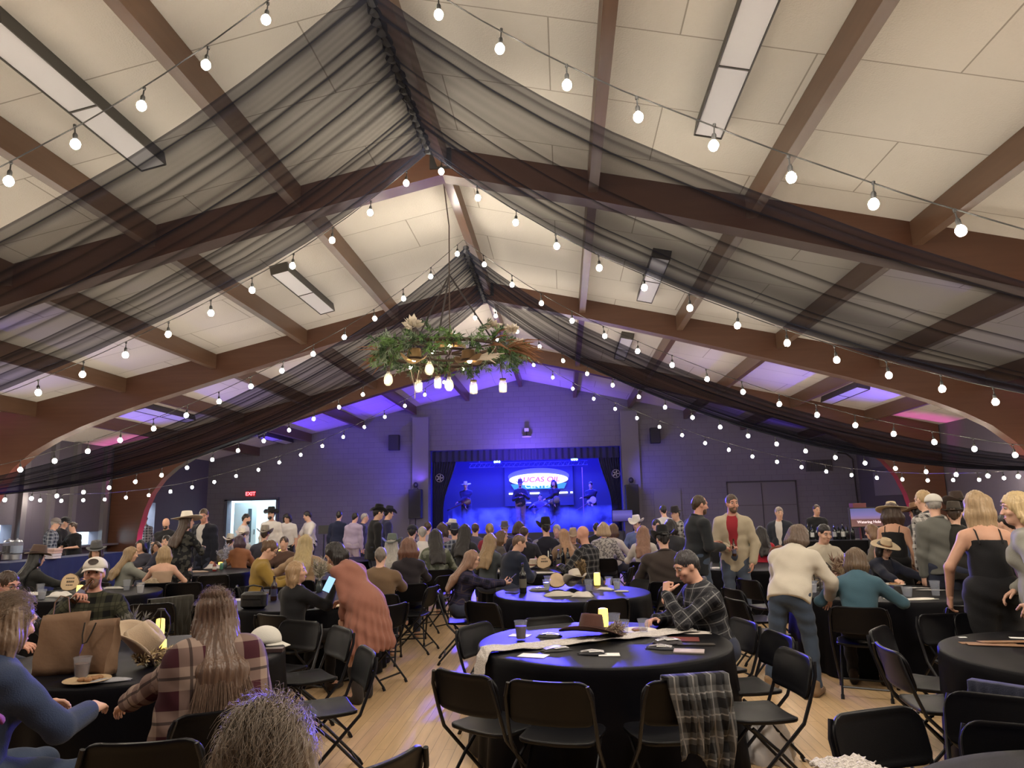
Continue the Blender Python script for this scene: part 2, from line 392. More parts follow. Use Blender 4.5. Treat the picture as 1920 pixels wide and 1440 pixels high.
# fluorescent fixtures, unlit
lens = mat('fixture_lens', (.62, .62, .66), .35)
fx_dark = mat('fixture_side', (.05, .045, .04), .5)
def ceiling_fixture(sd, d, y0, label):
    a = math.atan(SL)*(-sd)
    x = XR+sd*d; z = ZT-SL*d-.085
    t = thing('ceiling_light', label, 'ceiling light', (x, y0+1.25, z), rot=(0, -a, 0), group='unlit strip lights on the ceiling')
    mb = MB(); w, l, h = .30, 2.5, .17
    for s in (-1, 1): mb.box((s*w/2, 0, 0), (.012, l, h)); mb.box((0, s*l/2, 0), (w, .012, h))
    mb.box((0, 0, h/2-.006), (w, l, .012)); mb.box((0, 0, -h/2+.01), (w, .02, .012))
    mb.build('housing', fx_dark, t, smooth=False)
    for s in (-1, 1): MB().box((0, s*l/4, -h/2+.016), (w-.02, l/2-.03, .01)).build('diffuser', lens, t, smooth=False)
ceiling_fixture(-1, 3.2, 4.98, 'unlit strip light on the left slope before the first arch, dark side toward the lens')
ceiling_fixture(1, 3.27, 4.95, 'unlit strip light on the right slope before the first arch')
ceiling_fixture(-1, 3.2, 11.25, 'unlit strip light on the left slope just past the first arch, clear of both drapes')
ceiling_fixture(1, 3.27, 11.35, 'unlit strip light on the right slope past the first arch, half behind the near drape')
ceiling_fixture(-1, 9.1, 17.0, 'unlit strip light low on the left slope, just above the far drape')
ceiling_fixture(1, 8.9, 17.6, 'unlit strip light low on the right slope above the far drape')
ceiling_fixture(1, 3.2, 17.0, 'small far unlit strip light beside the ridge, right of the floral chandelier')
ceiling_fixture(-1, 9.0, 24.2, 'farthest unlit strip light on the left slope, by the stage wall')
# ---------------------------------------------------------------- sagging line shared by drapes and light strings
SAG = np.array([(0, 6.1), (.5, 5.68), (1, 5.3), (1.5, 4.96), (2, 4.66), (3, 4.15), (4, 3.70), (5, 3.31), (6, 2.99), (7, 2.73), (8, 2.52), (9, 2.38), (10, 2.31), (11.2, 2.30), (12.1, 2.34)])
def sag(d):
    d = np.abs(d); return np.interp(d, SAG[:, 0], SAG[:, 1])
def sag_s(d):
    return (sag(d-.15)*(abs(d) > .15)+sag(0)*(abs(d) <= .15))*.25+sag(d)*.5+sag(d+.15)*.25 if False else sag(d)
# ---------------------------------------------------------------- sheer drapes
def sheer(name, col, lo, hi):
    M = bpy.data.materials.new(name); M.use_nodes = True; N = M.node_tree.nodes; L = M.node_tree.links
    for n in list(N):
        if n.type != 'OUTPUT_MATERIAL': N.remove(n)
    out = N['Material Output']
    df = N.new('ShaderNodeBsdfDiffuse'); df.inputs[0].default_value = (*col, 1)
    tl = N.new('ShaderNodeBsdfTranslucent'); tl.inputs[0].default_value = (*col, 1)
    m1 = N.new('ShaderNodeMixShader'); m1.inputs[0].default_value = .35; L.new(df.outputs[0], m1.inputs[1]); L.new(tl.outputs[0], m1.inputs[2])
    tr = N.new('ShaderNodeBsdfTransparent'); mx = N.new('ShaderNodeMixShader')
    at = N.new('ShaderNodeAttribute'); at.attribute_name = 'gather'
    mr = N.new('ShaderNodeMapRange'); mr.inputs['To Min'].default_value = lo; mr.inputs['To Max'].default_value = hi
    L.new(at.outputs['Fac'], mr.inputs['Value']); L.new(mr.outputs[0], mx.inputs[0]); L.new(tr.outputs[0], mx.inputs[1]); L.new(m1.outputs[0], mx.inputs[2]); L.new(mx.outputs[0], out.inputs[0])
    return M
sheer_near = sheer('sheer_black_voile', (.020, .022, .034), .62, .97)
def drape(name, label, y0, y1, seed, dens, zoff=0.):
    """a wide length of voile over a ridge wire, pleats running down both sides"""
    rg = np.random.default_rng(seed)
    t = thing(name, label, 'ceiling drape', (XR, (y0+y1)/2, 0), group='black sheer ceiling drapes')
    w = y1-y0; nv = 150
    v = np.linspace(0, 1, nv)
    # pleat lines: positions across the width
    for sg, nm in ((-1, 'left_panel'), (1, 'right_panel')):
        k = dens[0] if sg < 0 else dens[1]
        pos = np.sort(np.clip(np.linspace(.03, .97, k)+rg.normal(0, .012 if sg < 0 else .035, k), 0.01, .99)); amp = rg.uniform(.45, 1, k); wid = rg.uniform(.006, .014, k) if sg < 0 else rg.uniform(.007, .03, k)
        d = np.concatenate([np.linspace(0, 2, 24), np.linspace(2.15, 12.0, 56)])
        G = np.zeros((len(d), nv)); P = np.zeros((len(d), nv, 3))
        drift = rg.normal(0, .03, k)
        for i, dd in enumerate(d):
            tt = dd/12.0
            pw = np.zeros(nv); zz = np.zeros(nv)
            for q in range(k):
                c = pos[q]+drift[q]*(tt**.7)
                e = np.exp(-((v-c)/(wid[q]*(1+.5*tt)))**2)
                pw = np.maximum(pw, e*amp[q]); zz += e*amp[q]*.055
            near_r = math.exp(-dd/.09)+.0
            fine = .5+.5*np.sin(v*2*np.pi*k*2.3+3*np.sin(v*9)+dd*.6)
            g = np.clip(pw+.10*(.5+.5*np.sin(v*11+seed))+.3*fine*math.exp(-dd/1.0)+near_r, 0, 1)
            if sg > 0: g = np.maximum(g, (.95*np.exp(-((v-.93)/.09)**2)+.6*np.exp(-((v-.62)/.16)**2))*min(1, dd/2.5)); g = np.maximum(g, .5*min(1, max(0, dd-4)/3))
            else: g = np.maximum(g, .6*np.exp(-((v-.97)/.05)**2)*min(1, dd/2)); g = np.maximum(g, .45*min(1, max(0, dd-4.5)/3))
            # hem bands at both edges
            g = np.maximum(g, .55*(np.minimum(v, 1-v) < .012))
            squeeze = 1-.10*math.sin(min(1, tt)*math.pi)-.28*max(0, tt-.55)/.45
            yy = (v-.5)*w*squeeze
            # sag of the cloth between its pleats, wave along the edge
            z = sag(dd)-.05+.012*np.sin(v*2*np.pi*3+seed)*min(1, dd)-.07*np.sin(np.pi*v)*min(1, dd/3)+.5*zz*min(1, dd/.6)
            z = z+.006*np.sin(v*37+dd*.8)*min(1, dd)
            P[i, :, 0] = sg*dd; P[i, :, 1] = yy; P[i, :, 2] = z+zoff; G[i] = g
        vv, ff = grid_mesh(P)
        me = mesh_of(vv, ff, True, 180)
        a = me.attributes.new('gather', 'FLOAT', 'POINT'); a.data.foreach_set('value', G.reshape(-1).astype(np.float32))
        link(nm, me, sheer_near, t)
    # bunched cloth along the ridge wire
    n = 60; pts = [(.02*math.sin(i*1.7), (i/n-.5)*w*1.0, 6.06+.02*math.sin(i*2.3)+zoff) for i in range(n+1)]
    MB().tube(pts, [.035+.018*math.sin(i*1.1)**2 for i in range(n+1)], 8).build('ridge_gather', mat('bunched_voile', (.012, .012, .016), .9), t)
drape('ceiling_drape', 'nearer black sheer drape, spread over the ridge in front of the first arch', 5.12, 7.98, 3, (15, 7))
drape('ceiling_drape', 'farther black sheer drape hanging past the floral chandelier', 11.22, 14.35, 5, (22, 16))

# ---------------------------------------------------------------- string lights
bulb_glow = mat('bulb_glow', (1, .9, .7), .4, emit=(1, .88, .71), estr=265)
rubber = mat('black_rubber', (.012, .012, .012), .6)
def bulb_mesh(r=.036):
    return MB().lathe([(.001, -.075), (.019, -.071), (.030, -.058), (r, -.038), (.031, -.018), (.018, -.003), (.013, .006)], 10).mesh(True, 180)
def socket_mesh():
    return MB().lathe([(.012, -.002), (.0175, 0), (.0175, .04), (.012, .052), (.006, .058), (.005, .10), (.012, .105), (.012, .125), (.001, .13)], 8).mesh()
BULB, SOCKET = bulb_mesh(), socket_mesh()
BULB.materials.append(bulb_glow); SOCKET.materials.append(rubber)
def string_lights(label, y, step=.575, off=0., z0=0., dmax=12.2, wob=.02, seed=0):
    rg = random.Random(seed)
    t = thing('string_lights', label, 'string lights', (XR, y, 0), group='strings of warm bulbs hung from ridge to walls')
    def z(d): return float(sag(d))+.03+z0
    D = np.linspace(-dmax, dmax, 121)
    # straight length table
    L = [0]
    for a, b in zip(D, D[1:]): L.append(L[-1]+math.hypot(b-a, z(b)-z(a)))
    L = np.array(L); n = int(L[-1]/step)
    bd = np.interp(off+np.arange(n)*step, L, D)
    pts = []
    for d in sorted(list(D)+list(bd)): pts.append((d, 0, z(d)-.0))
    MB().tube(pts, .0055, 5).build('wire', rubber, t)
    for d in bd:
        s = link('lamp_socket', SOCKET, None, t, loc=(d, wob*rg.uniform(-1, 1), z(d)-.125), rot=(rg.uniform(-.12, .12), rg.uniform(-.12, .12), rg.uniform(0, 6)))
        link('bulb', BULB, None, s, loc=(0, 0, 0))
string_lights('nearest string of warm bulbs, along the near edge of the nearer black drape', 4.72, off=.18, seed=1)
string_lights('string of warm bulbs along the far edge of the nearer black drape', 8.06, off=.05, z0=-.02, seed=2)
string_lights('string of warm bulbs along the near edge of the farther black drape', 11.05, off=.3, seed=3)
string_lights('string of warm bulbs along the far edge of the farther black drape', 14.5, off=.12, z0=-.02, seed=4)
string_lights('farthest string of warm bulbs, hung past the second drape without any cloth', 17.4, off=.4, z0=0.02, seed=5)
# ---------------------------------------------------------------- tables
black_cloth = mat('black_tablecloth', (.0016, .0016, .0032), .5, spec=.10, bump=.15, bscale=300)
TABLES = {'T1': (.25, 5.5), 'TL': (-2.95, 5.05), 'TL2': (-6.35, 9.3), 'TL3': (-3.0, 8.2), 'T2': (.05, 8.65), 'T3': (-.5, 12.05), 'TR1': (3.4, 8.3), 'TR2': (3.32, 4.85),
          'TRB': (1.85, 2.2), 'T4': (2.9, 12.0), 'TLL': (-6.5, 12.6), 'TM': (-3.3, 11.6), 'TRR': (6.5, 11.6), 'T5': (-4.6, 15.4), 'T6': (-.4, 15.9), 'T7': (2.8, 15.4), 'T8': (-6.9, 16.0), 'T9': (0.0, 19.3)}
TZ = .745
def round_table(key, label, seed, R=.915):
    x, y = TABLES[key]; rg = np.random.default_rng(seed)
    t = thing('round_table', label, 'table', (x, y, 0), group='round tables under floor-length black cloths')
    n = 160; a = np.linspace(0, 2*np.pi, n, endpoint=False)
    ph = rg.uniform(0, 6.3, 4); k = rg.integers(7, 12)
    wave = .55*np.sin(a*k+ph[0])+.35*np.sin(a*(k*2+1)+ph[1])+.2*np.sin(a*(k*3+2)+ph[2])
    rows = [(0, TZ-.0), (.3, TZ), (.6, TZ), (.85, TZ), (R-.012, TZ), (R-.002, TZ-.004), (R+.004, TZ-.016), (R+.006, TZ-.06), (R+.012, TZ-.18), (R+.022, TZ-.36), (R+.034, TZ-.55), (R+.045, .012)]
    P = np.zeros((n, len(rows), 3))
    for j, (r, z) in enumerate(rows):
        f = max(0, (TZ-.03-z)/TZ); rr = r+wave*f*.055
        zz = z+(.0012*np.sin(a*5+ph[3]) if 0 < j < 5 else 0)
        P[:, j] = np.stack([rr*np.cos(a), rr*np.sin(a), np.full(n, z)+zz-z], 1)
    v, f = grid_mesh(P, True)
    link('tablecloth', mesh_of(v, f, True, 60), black_cloth, t)
    MB().lathe([(.88, TZ-.03), (.905, TZ-.02), (.905, TZ-.012), (.88, TZ-.008)], 40).build('tabletop', mat('table_board', (.3, .27, .22), .5), t)
    return t
for i, (k, l) in enumerate([('T1', 'round black clothed table with a brown felt hat and lace runner, in the middle foreground'),
        ('TL', 'round black clothed table at left holding the kraft paper bags and tan hat'),
        ('TL2', 'round black clothed table behind the man in the white cap'),
        ('TL3', 'round black clothed table where the blonde woman in black holds a phone'),
        ('T2', 'round black clothed table with a cream hat and tall wine bottle, second from the front'),
        ('T3', 'round black clothed table with a row of dark bottles, behind the cream hat table'),
        ('TR1', 'round black clothed table in front of the woman in teal denim'),
        ('TR2', 'nearly empty round black clothed table at right with brown menus'),
        ('TRB', 'black clothed table at the very bottom right under a lace runner end'),
        ('T4', 'round black clothed table with drink cans, behind the man resting on his fist'),
        ('TLL', 'round black clothed table behind the strapless blonde, with bottles and cans'),
        ('TM', 'round black clothed table behind the woman in the mustard sweater'),
        ('TRR', 'round black clothed table beside the man in the tan check shirt'),
        ('T5', 'black clothed table deep in the crowd, in front of the man in the black hat'),
        ('T6', 'black clothed table deep in the crowd, just before the middle of the stage'),
        ('T7', 'black clothed table behind the man in the dark blazer'),
        ('T8', 'black clothed table by the lit exit doorway'),
        ('T9', 'black clothed table closest to the stage')]):
    round_table(k, l, 40+i)

# ---------------------------------------------------------------- folding chairs
chair_plastic = mat('chair_plastic', (.0028, .0028, .0042), .40, spec=.20, bump=.05, bscale=200)
chair_tube = mat('chair_tube', (.006, .006, .008), .35, spec=.3)
def panel(hw, s0, s1, depth, thick, n=15, m=15, rim=.35):
    """closed panel: rows s from s0 to s1, half width hw(s); returns (x, s, d) points with d = depth(x, s) +- thickness"""
    S = s0+(s1-s0)*(.5-.5*np.cos(np.linspace(0, np.pi, m))); U = -np.cos(np.linspace(0, np.pi, n))
    F = np.zeros((m, n, 3)); B = np.zeros((m, n, 3))
    for i, s in enumerate(S):
        w = hw(s); x = U*w; e = np.minimum(np.minimum(w-np.abs(x), s-s0), s1-s)
        t = thick*(1-rim*(e > .022))*(.55+.45*np.clip(e/.006, 0, 1))
        d = np.array([depth(a, s) for a in x])
        F[i] = np.stack([x, np.full(n, s), d+t/2], 1); B[i] = np.stack([x, np.full(n, s), d-t/2], 1)
    v = np.concatenate([F.reshape(-1, 3), B.reshape(-1, 3)]); q = m*n; f = []
    for i in range(m-1):
        for j in range(n-1):
            a = i*n+j; f += [(a, a+1, a+n+1, a+n), (q+a, q+a+n, q+a+n+1, q+a+1)]
    for i in range(m-1): f += [(i*n, (i+1)*n, q+(i+1)*n, q+i*n), (i*n+n-1, q+i*n+n-1, q+(i+1)*n+n-1, (i+1)*n+n-1)]
    for j in range(n-1): f += [(j, q+j, q+j+1, j+1), ((m-1)*n+j, (m-1)*n+j+1, q+(m-1)*n+j+1, q+(m-1)*n+j)]
    return v, f
def rounded(w, s0, s1, r0, r1, taper=0.):
    def hw(s):
        ww = w+taper*(s-s0)/(s1-s0)
        if s > s1-r1: return ww-r1+math.sqrt(max(0, r1*r1-(s-s1+r1)**2))*.999+1e-4
        if s < s0+r0: return ww-r0+math.sqrt(max(0, r0*r0-(s0+r0-s)**2))*.999+1e-4
        return ww
    return hw
def chair_meshes():
    out = {}
    v, f = panel(rounded(.248, 0, .245, .05, .09), 0, .245, lambda x, s: .035*(x/.245)**2-.012, .022)
    a = math.radians(13); M_ = [(p[0], -.245-p[1]*math.sin(a)+p[2]*math.cos(a), .555+p[1]*math.cos(a)+p[2]*math.sin(a)) for p in v]
    out['backrest'] = mesh_of(M_, f, True, 50)
    v, f = panel(rounded(.212, -.19, .215, .05, .12, .022), -.19, .215, lambda x, s: .012*(x/.2)**2-.010*math.cos(min(1, abs(s)/.2)*1.5), .024, rim=.25)
    out['seat'] = mesh_of([(p[0], p[1], .44+p[2]) for p in v], [q[::-1] for q in f], True, 50)
    for s, n_ in ((-1, 'l'), (1, 'r')):
        out['front_leg'+n_] = MB().tube([(s*.222, -.298, .775), (s*.242, -.285, .70), (s*.247, -.235, .555), (s*.247, -.19, .44), (s*.240, .20, .045), (s*.240, .225, .014)], [.0115]*6, 8).tube([(s*.240, .222, .03), (s*.240, .235, .0)], .016, 8).mesh()
        out['rear_leg'+n_] = MB().tube([(s*.196, .10, .41), (s*.196, -.06, .27), (s*.196, -.285, .035)], .0105, 8).tube([(s*.196, -.28, .035), (s*.196, -.30, .0)], .015, 8).mesh()
    out['stretcherf'] = MB().tube([(-.240, .165, .08), (.240, .165, .08)], .009, 6).mesh()
    out['stretcherr'] = MB().tube([(-.196, -.23, .09), (.196, -.23, .09)], .009, 6).mesh()
    for k, me in out.items(): me.materials.append(chair_plastic if k in ('seat', 'backrest') else chair_tube)
    return out
CHM = chair_meshes()
CHAIRS = []
def chair_at(x, y, deg, label, group='black folding chairs around the tables'):
    t = thing('folding_chair', label, 'chair', (x, y, 0), math.radians(deg), group)
    for k, me in CHM.items():
        nm = {'f': 'stretcher', 'r': 'stretcher'}.get(k[-1]) if k.startswith('stretch') else ('front_leg' if k.startswith('front') else 'rear_leg' if k.startswith('rear') else k)
        link(nm, me, None, t)
    CHAIRS.append((x, y)); return t
def facing(x, y, to):
    if isinstance(to, (int, float)): return to
    tx, ty = TABLES[to]; return math.degrees(math.atan2(-(tx-x), ty-y))
def chair(px, py, to, label, z=.795):
    p = at_z(px, py, z); a = facing(p.x, p.y, to); r = math.radians(a)
    x, y = p.x-math.sin(r)*.29, p.y+math.cos(r)*.29
    if isinstance(to, str):       # seat edge just clear of the cloth
        tx, ty = TABLES[to]; d = math.hypot(x-tx, y-ty); k = min(.16, max(0, 1.20-d)); x += (x-tx)/d*k; y += (y-ty)/d*k
    return chair_at(x, y, a, label)
for c in [(897, 1250, 'T1', 'empty folding chair at front left of the brown hat table, seat catching light'),
          (1035, 1268, 'T1', 'empty folding chair seen square from behind, at the front of the brown hat table'),
          (1264, 1260, 'T1', 'folding chair with a grey flannel shirt hung over its back'),
          (918, 1172, 'T1', 'empty folding chair at left of the brown hat table, beside the lace runner end'),
          (1040, 1160, 'T1', 'folding chair behind the brown hat table, only its back showing over the cloth'),
          (1462, 1187, 100, 'folding chair with its back lit vivid blue, right of the brown hat table'),
          (1492, 1221, 98, 'folding chair seen side-on, nearest the lens of the pair right of the brown hat table'),
          (1372, 1103, -75, 'folding chair behind the plaid shirt man, front one of a facing-right pair'),
          (1376, 1122, -75, 'folding chair behind the plaid shirt man, lower one of a facing-right pair'),
          (1402, 1086, -70, 'folding chair between the white sweater man and the table with cans'),
          (690, 1216, 118, 'empty folding chair with a strip of blue tape on its back, in the left aisle'),
          (540, 1168, 'TL', 'folding chair beyond the white cap lying on the left table'),
          (607, 1180, 'TL', 'folding chair seen edge-on in front of the rust dress woman'),
          (812, 1098, 82, 'empty folding chair standing alone in the aisle behind the rust dress woman'),
          (765, 1088, 75, 'folding chair with dark red cloth, just behind the lone aisle chair'),
          (742, 1132, 70, 'folding chair right beside the rust dress, half hidden by it'),
          (265, 1388, 12, 'folding chair at the bottom left edge, only its rounded back in view'),
          (722, 1421, 60, 'folding chair at the bottom edge beside the grey-haired head, only a corner in view'),
          (915, 1126, 'T2', 'empty folding chair at the front left of the cream hat table, beside the plaid woman'),
          (1128, 1119, 'T2', 'empty folding chair at the front right of the cream hat table'),
          (1247, 1113, 'T2', 'folding chair right of the cream hat table, side-on and dark'),
          (1196, 1088, 'T2', 'folding chair at the far right of the cream hat table, back grey with light'),
          (1248, 1096, 70, 'folding chair with a blue lit back between the cream hat table and the plaid man'),
          (1690, 1181, 'TR2', 'folding chair left of the bare table, farther of two overlapping ones'),
          (1712, 1212, 'TR2', 'folding chair left of the bare table, nearer one with a shiny seat'),
          (1768, 1150, 'TR2', 'folding chair on the far side of the bare table, left of two'),
          (1858, 1153, 'TR2', 'folding chair on the far side of the bare table, right of two'),
          (1800, 1130, 'TR1', 'folding chair at the right front of the teal denim woman\'s table'),
          (1850, 1118, 'TR1', 'folding chair in front of the black dress woman'),
          (1783, 1088, 'TR1', 'folding chair with a small blue glint, right of the teal denim woman\'s table'),
          (1830, 1096, 60, 'folding chair with a blue lit corner beside the grey blazer woman'),
          (1690, 1348, 'TRB', 'large folding chair back in front of the bottom right table'),
          (1880, 1303, 150, 'folding chair at lower right with its back toward the bare table'),
          (1925, 1358, 160, 'folding chair cut by the bottom right corner'),
          (1908, 1240, 'TR2', 'folding chair at the right edge with a dark coat over it', .93),
          (470, 1098, 'TL3', 'folding chair behind the black handbag, grey back showing'),
          (345, 1092, 'TLL', 'folding chair beside the strapless blonde'),
          (400, 1078, 'TLL', 'folding chair before the table of bottles and cans, dark back'),
          (318, 1123, 'TL2', 'folding chair with a dark coat, behind the long-haired woman'),
          (283, 1131, 20, 'folding chair with one blue lit edge, behind the amber lantern'),
          (822, 1050, 'T5', 'folding chair with dark wraps behind the plaid woman\'s hair'),
          (872, 1047, 'T5', 'folding chair beyond the plaid woman\'s head'),
          (838, 1078, 60, 'folding chair left of the plaid woman, near the aisle'),
          (1146, 1040, 'T7', 'folding chair in the crowd behind the twig centrepiece'),
          (1185, 1062, 'T3', 'folding chair right of the row of bottles'),
          (140, 1092, 'TL2', 'folding chair behind the wood slice sign at left'),
          (520, 1100, 'TM', 'folding chair beneath the mustard sweater woman\'s elbow')]:
    chair(*c)
# ---------------------------------------------------------------- people: one continuous surface grown from joints
def surfnet(F, o, h):
    S = F < 0; nx, ny, nz = F.shape
    c = np.zeros((nx-1, ny-1, nz-1), np.int8)
    for dx in (0, 1):
        for dy in (0, 1):
            for dz in (0, 1): c += S[dx:nx-1+dx, dy:ny-1+dy, dz:nz-1+dz]
    act = (c > 0) & (c < 8); ii = np.argwhere(act); idx = np.full(c.shape, -1, np.int64); idx[act] = np.arange(len(ii))
    cor = np.array([(a, b, d) for a in (0, 1) for b in (0, 1) for d in (0, 1)])
    V = np.stack([F[ii[:, 0]+a, ii[:, 1]+b, ii[:, 2]+d] for a, b, d in cor])
    pos = np.zeros((len(ii), 3)); cnt = np.zeros(len(ii))
    for a in range(8):
        for b in range(a+1, 8):
            if np.abs(cor[a]-cor[b]).sum() != 1: continue
            mk = (V[a] < 0) != (V[b] < 0); t = np.where(mk, V[a]/np.where(mk, V[a]-V[b], 1), 0)
            pos += np.where(mk[:, None], cor[a]+t[:, None]*(cor[b]-cor[a]), 0); cnt += mk
    verts = np.asarray(o)+h*(ii+pos/np.maximum(cnt, 1)[:, None])
    quads = []
    for ax in range(3):
        o1, o2 = [(1, 2), (2, 0), (0, 1)][ax]
        s0 = [slice(None)]*3; s1 = [slice(None)]*3; s0[ax] = slice(0, -1); s1[ax] = slice(1, None)
        A, B = S[tuple(s0)], S[tuple(s1)]
        e = np.argwhere(A != B); ok = (e[:, o1] >= 1) & (e[:, o2] >= 1) & (e[:, o1] < F.shape[o1]-1) & (e[:, o2] < F.shape[o2]-1); e = e[ok]
        q = []
        for d1, d2 in ((0, 0), (-1, 0), (-1, -1), (0, -1)):
            t = e.copy(); t[:, o1] += d1; t[:, o2] += d2; q.append(idx[t[:, 0], t[:, 1], t[:, 2]])
        q = np.stack(q, 1); fl = A[e[:, 0], e[:, 1], e[:, 2]]
        q[~fl] = q[~fl][:, ::-1]; quads.append(q)
    return verts, np.concatenate(quads)
class Fld:
    def __init__(s): s.p = []
    def cap(s, a, b, ra, rb, k=.03, neg=False): s.p.append(('c', np.array(a, float), np.array(b, float), ra, rb, k, neg)); return s
    def ell(s, c, r, R=None, k=.03, neg=False): s.p.append(('e', np.array(c, float), np.array(r, float), np.eye(3) if R is None else np.array(R), k, neg)); return s
    def poly(s, h, noise=None, grow=0.):
        lo = np.full(3, 9.); hi = -lo
        for p in s.p:
            if p[-1]: continue
            if p[0] == 'c': R_ = max(p[3], p[4])+grow; a, b = np.minimum(p[1], p[2])-R_, np.maximum(p[1], p[2])+R_
            else: R_ = np.abs(p[3]) @ (p[2]+grow) if False else np.sqrt(((p[3]*(p[2]+grow))**2).sum(1)); a, b = p[1]-R_, p[1]+R_
            lo = np.minimum(lo, a); hi = np.maximum(hi, b)
        lo -= 3*h; hi += 3*h; n = np.ceil((hi-lo)/h).astype(int)+1
        ax = [lo[i]+h*np.arange(n[i]) for i in range(3)]
        F = np.full(n, .25, np.float32)
        for p in s.p:
            if p[0] == 'c': R_ = max(p[3], p[4])+grow; a, b = np.minimum(p[1], p[2])-R_, np.maximum(p[1], p[2])+R_; k = p[5]
            else: R_ = np.sqrt(((p[3]*(p[2]+grow))**2).sum(1)); a, b = p[1]-R_, p[1]+R_; k = p[4]
            pad = k+3*h+.02
            i0 = np.clip(np.floor((a-pad-lo)/h).astype(int), 0, n); i1 = np.clip(np.ceil((b+pad-lo)/h).astype(int)+1, 0, n)
            if np.any(i1 <= i0): continue
            X, Y, Z = np.meshgrid(*[ax[i][i0[i]:i1[i]] for i in range(3)], indexing='ij', sparse=True)
            if p[0] == 'c':
                A, D = p[1], p[2]-p[1]; L2 = max(1e-9, D @ D)
                t = np.clip(((X-A[0])*D[0]+(Y-A[1])*D[1]+(Z-A[2])*D[2])/L2, 0, 1)
                d = np.sqrt((X-A[0]-t*D[0])**2+(Y-A[1]-t*D[1])**2+(Z-A[2]-t*D[2])**2)-(p[3]+(p[4]-p[3])*t)-(0 if p[-1] else grow)
            else:
                C, r, R = p[1], p[2]+(0 if p[-1] else grow), p[3]; x, y, z = X-C[0], Y-C[1], Z-C[2]
                u = (R[0, 0]*x+R[1, 0]*y+R[2, 0]*z)/r[0]; v = (R[0, 1]*x+R[1, 1]*y+R[2, 1]*z)/r[1]; w = (R[0, 2]*x+R[1, 2]*y+R[2, 2]*z)/r[2]
                k0 = np.sqrt(u*u+v*v+w*w); k1 = np.sqrt((u/r[0])**2+(v/r[1])**2+(w/r[2])**2); d = k0*(k0-1)/np.maximum(k1, 1e-6)
                d = np.where(k0 < .05, -r.min(), d)
            sl = tuple(slice(i0[i], i1[i]) for i in range(3)); G = F[sl]
            if p[-1]:
                d = -d; hh = np.maximum(k-np.abs(G-d), 0)/max(k, 1e-6); F[sl] = np.maximum(G, d)+hh*hh*k*.25
            else:
                hh = np.maximum(k-np.abs(G-d), 0)/max(k, 1e-6); F[sl] = np.minimum(G, d)-hh*hh*k*.25
        if noise is not None:
            X, Y, Z = np.meshgrid(*ax, indexing='ij', sparse=True); F = F+noise(X, Y, Z).astype(np.float32)
        return surfnet(F, lo, h)
def rx(a): c, s = math.cos(a), math.sin(a); return np.array([[1, 0, 0], [0, c, -s], [0, s, c]])
def ry(a): c, s = math.cos(a), math.sin(a); return np.array([[c, 0, s], [0, 1, 0], [-s, 0, c]])
def rz(a): c, s = math.cos(a), math.sin(a); return np.array([[c, -s, 0], [s, c, 0], [0, 0, 1]])
D2 = math.radians
def ik(a, b, l1, l2, pole):
    a, b, pole = np.array(a, float), np.array(b, float), np.array(pole, float); d = b-a; L = np.linalg.norm(d); u = d/max(L, 1e-6)
    if L > (l1+l2)*.995: L = (l1+l2)*.995; b = a+u*L
    x = (L*L+l1*l1-l2*l2)/(2*L); h = math.sqrt(max(0, l1*l1-x*x)); p = pole-u*(pole @ u); p = p/max(1e-6, np.linalg.norm(p))
    return a+u*x+p*h, b
def unit(v): v = np.array(v, float); return v/max(1e-9, np.linalg.norm(v))
def hand_field(W, f, n, side, pose, s=1., k=.006):
    """palm, four unequal bent fingers and a thumb leaving the side of the palm near its base"""
    f = unit(f); n = unit(np.array(n)-f*(np.array(n) @ f)); w = np.cross(f, n)*(1 if side > 0 else -1); F = Fld(); W = np.array(W, float)
    P = lambda a, b, c: W+s*(a*w+b*f+c*n)
    F.cap(W-f*.05*s, W, .027*s, .024*s, .01)
    for a in (-.028, -.010, .010, .028): F.cap(P(a*.7, .012, 0), P(a, .085, 0), .0145*s, .0125*s, .014)
    curl = {'relax': (18, 25, 18), 'grip': (62, 62, 42), 'fist': (85, 95, 60), 'flat': (6, 8, 6), 'hold': (42, 48, 30), 'point': (30, 40, 30)}[pose]
    for a, L, e in ((.030, .074, 0), (.0105, .083, 3), (-.0105, .076, 6), (-.029, .060, 10)):
        p = P(a, .088, 0); ang = 0
        for j, fr in enumerate((.46, .30, .24)):
            ang += D2(curl[j]+e); d = f*math.cos(ang)+n*math.sin(ang)+w*a*1.2; q = p+unit(d)*L*fr*s
            F.cap(p, q, (.0092-.0009*j)*s, (.0086-.0010*j)*s, .004); p = q
    t0 = P(.026, .022, .006); d1 = unit(.75*w+.62*f+(.25 if pose in ('flat', 'relax') else .55)*n); t1 = t0+d1*.040*s
    d2 = unit(.25*w+.8*f+(.2 if pose in ('flat', 'relax') else .75)*n); t2 = t1+d2*.034*s; t3 = t2+unit(d2+.2*n)*.026*s
    F.cap(t0, t1, .014*s, .0115*s, .010).cap(t1, t2, .0108*s, .0095*s, .004).cap(t2, t3, .0095*s, .0078*s, .004)
    return F
SKIN = {k: mat('skin_'+k, c, .55, spec=.35, var=.08, vscale=20) for k, c in dict(fair=(.62, .37, .27), tan=(.50, .28, .19), warm=(.56, .31, .22), deep=(.22, .11, .07), ruddy=(.58, .30, .22)).items()}
def hair_mat(col):
    nm = 'hair_%02x%02x%02x' % tuple(int(c*255) for c in col)
    return mat(nm, col, .42, spec=.4, bump=.6, bscale=60, var=.35, vscale=50, stretch=(1, 1, .08))
def cloth_mat(col, tag=''):
    if isinstance(col, str): return MATS[col]
    nm = 'cloth%s_%02x%02x%02x' % (tag, *[int(c*255) for c in col])
    return mat(nm, col, .85, spec=.2, bump=.25, bscale=180, var=.10, vscale=9, sheen=.1)
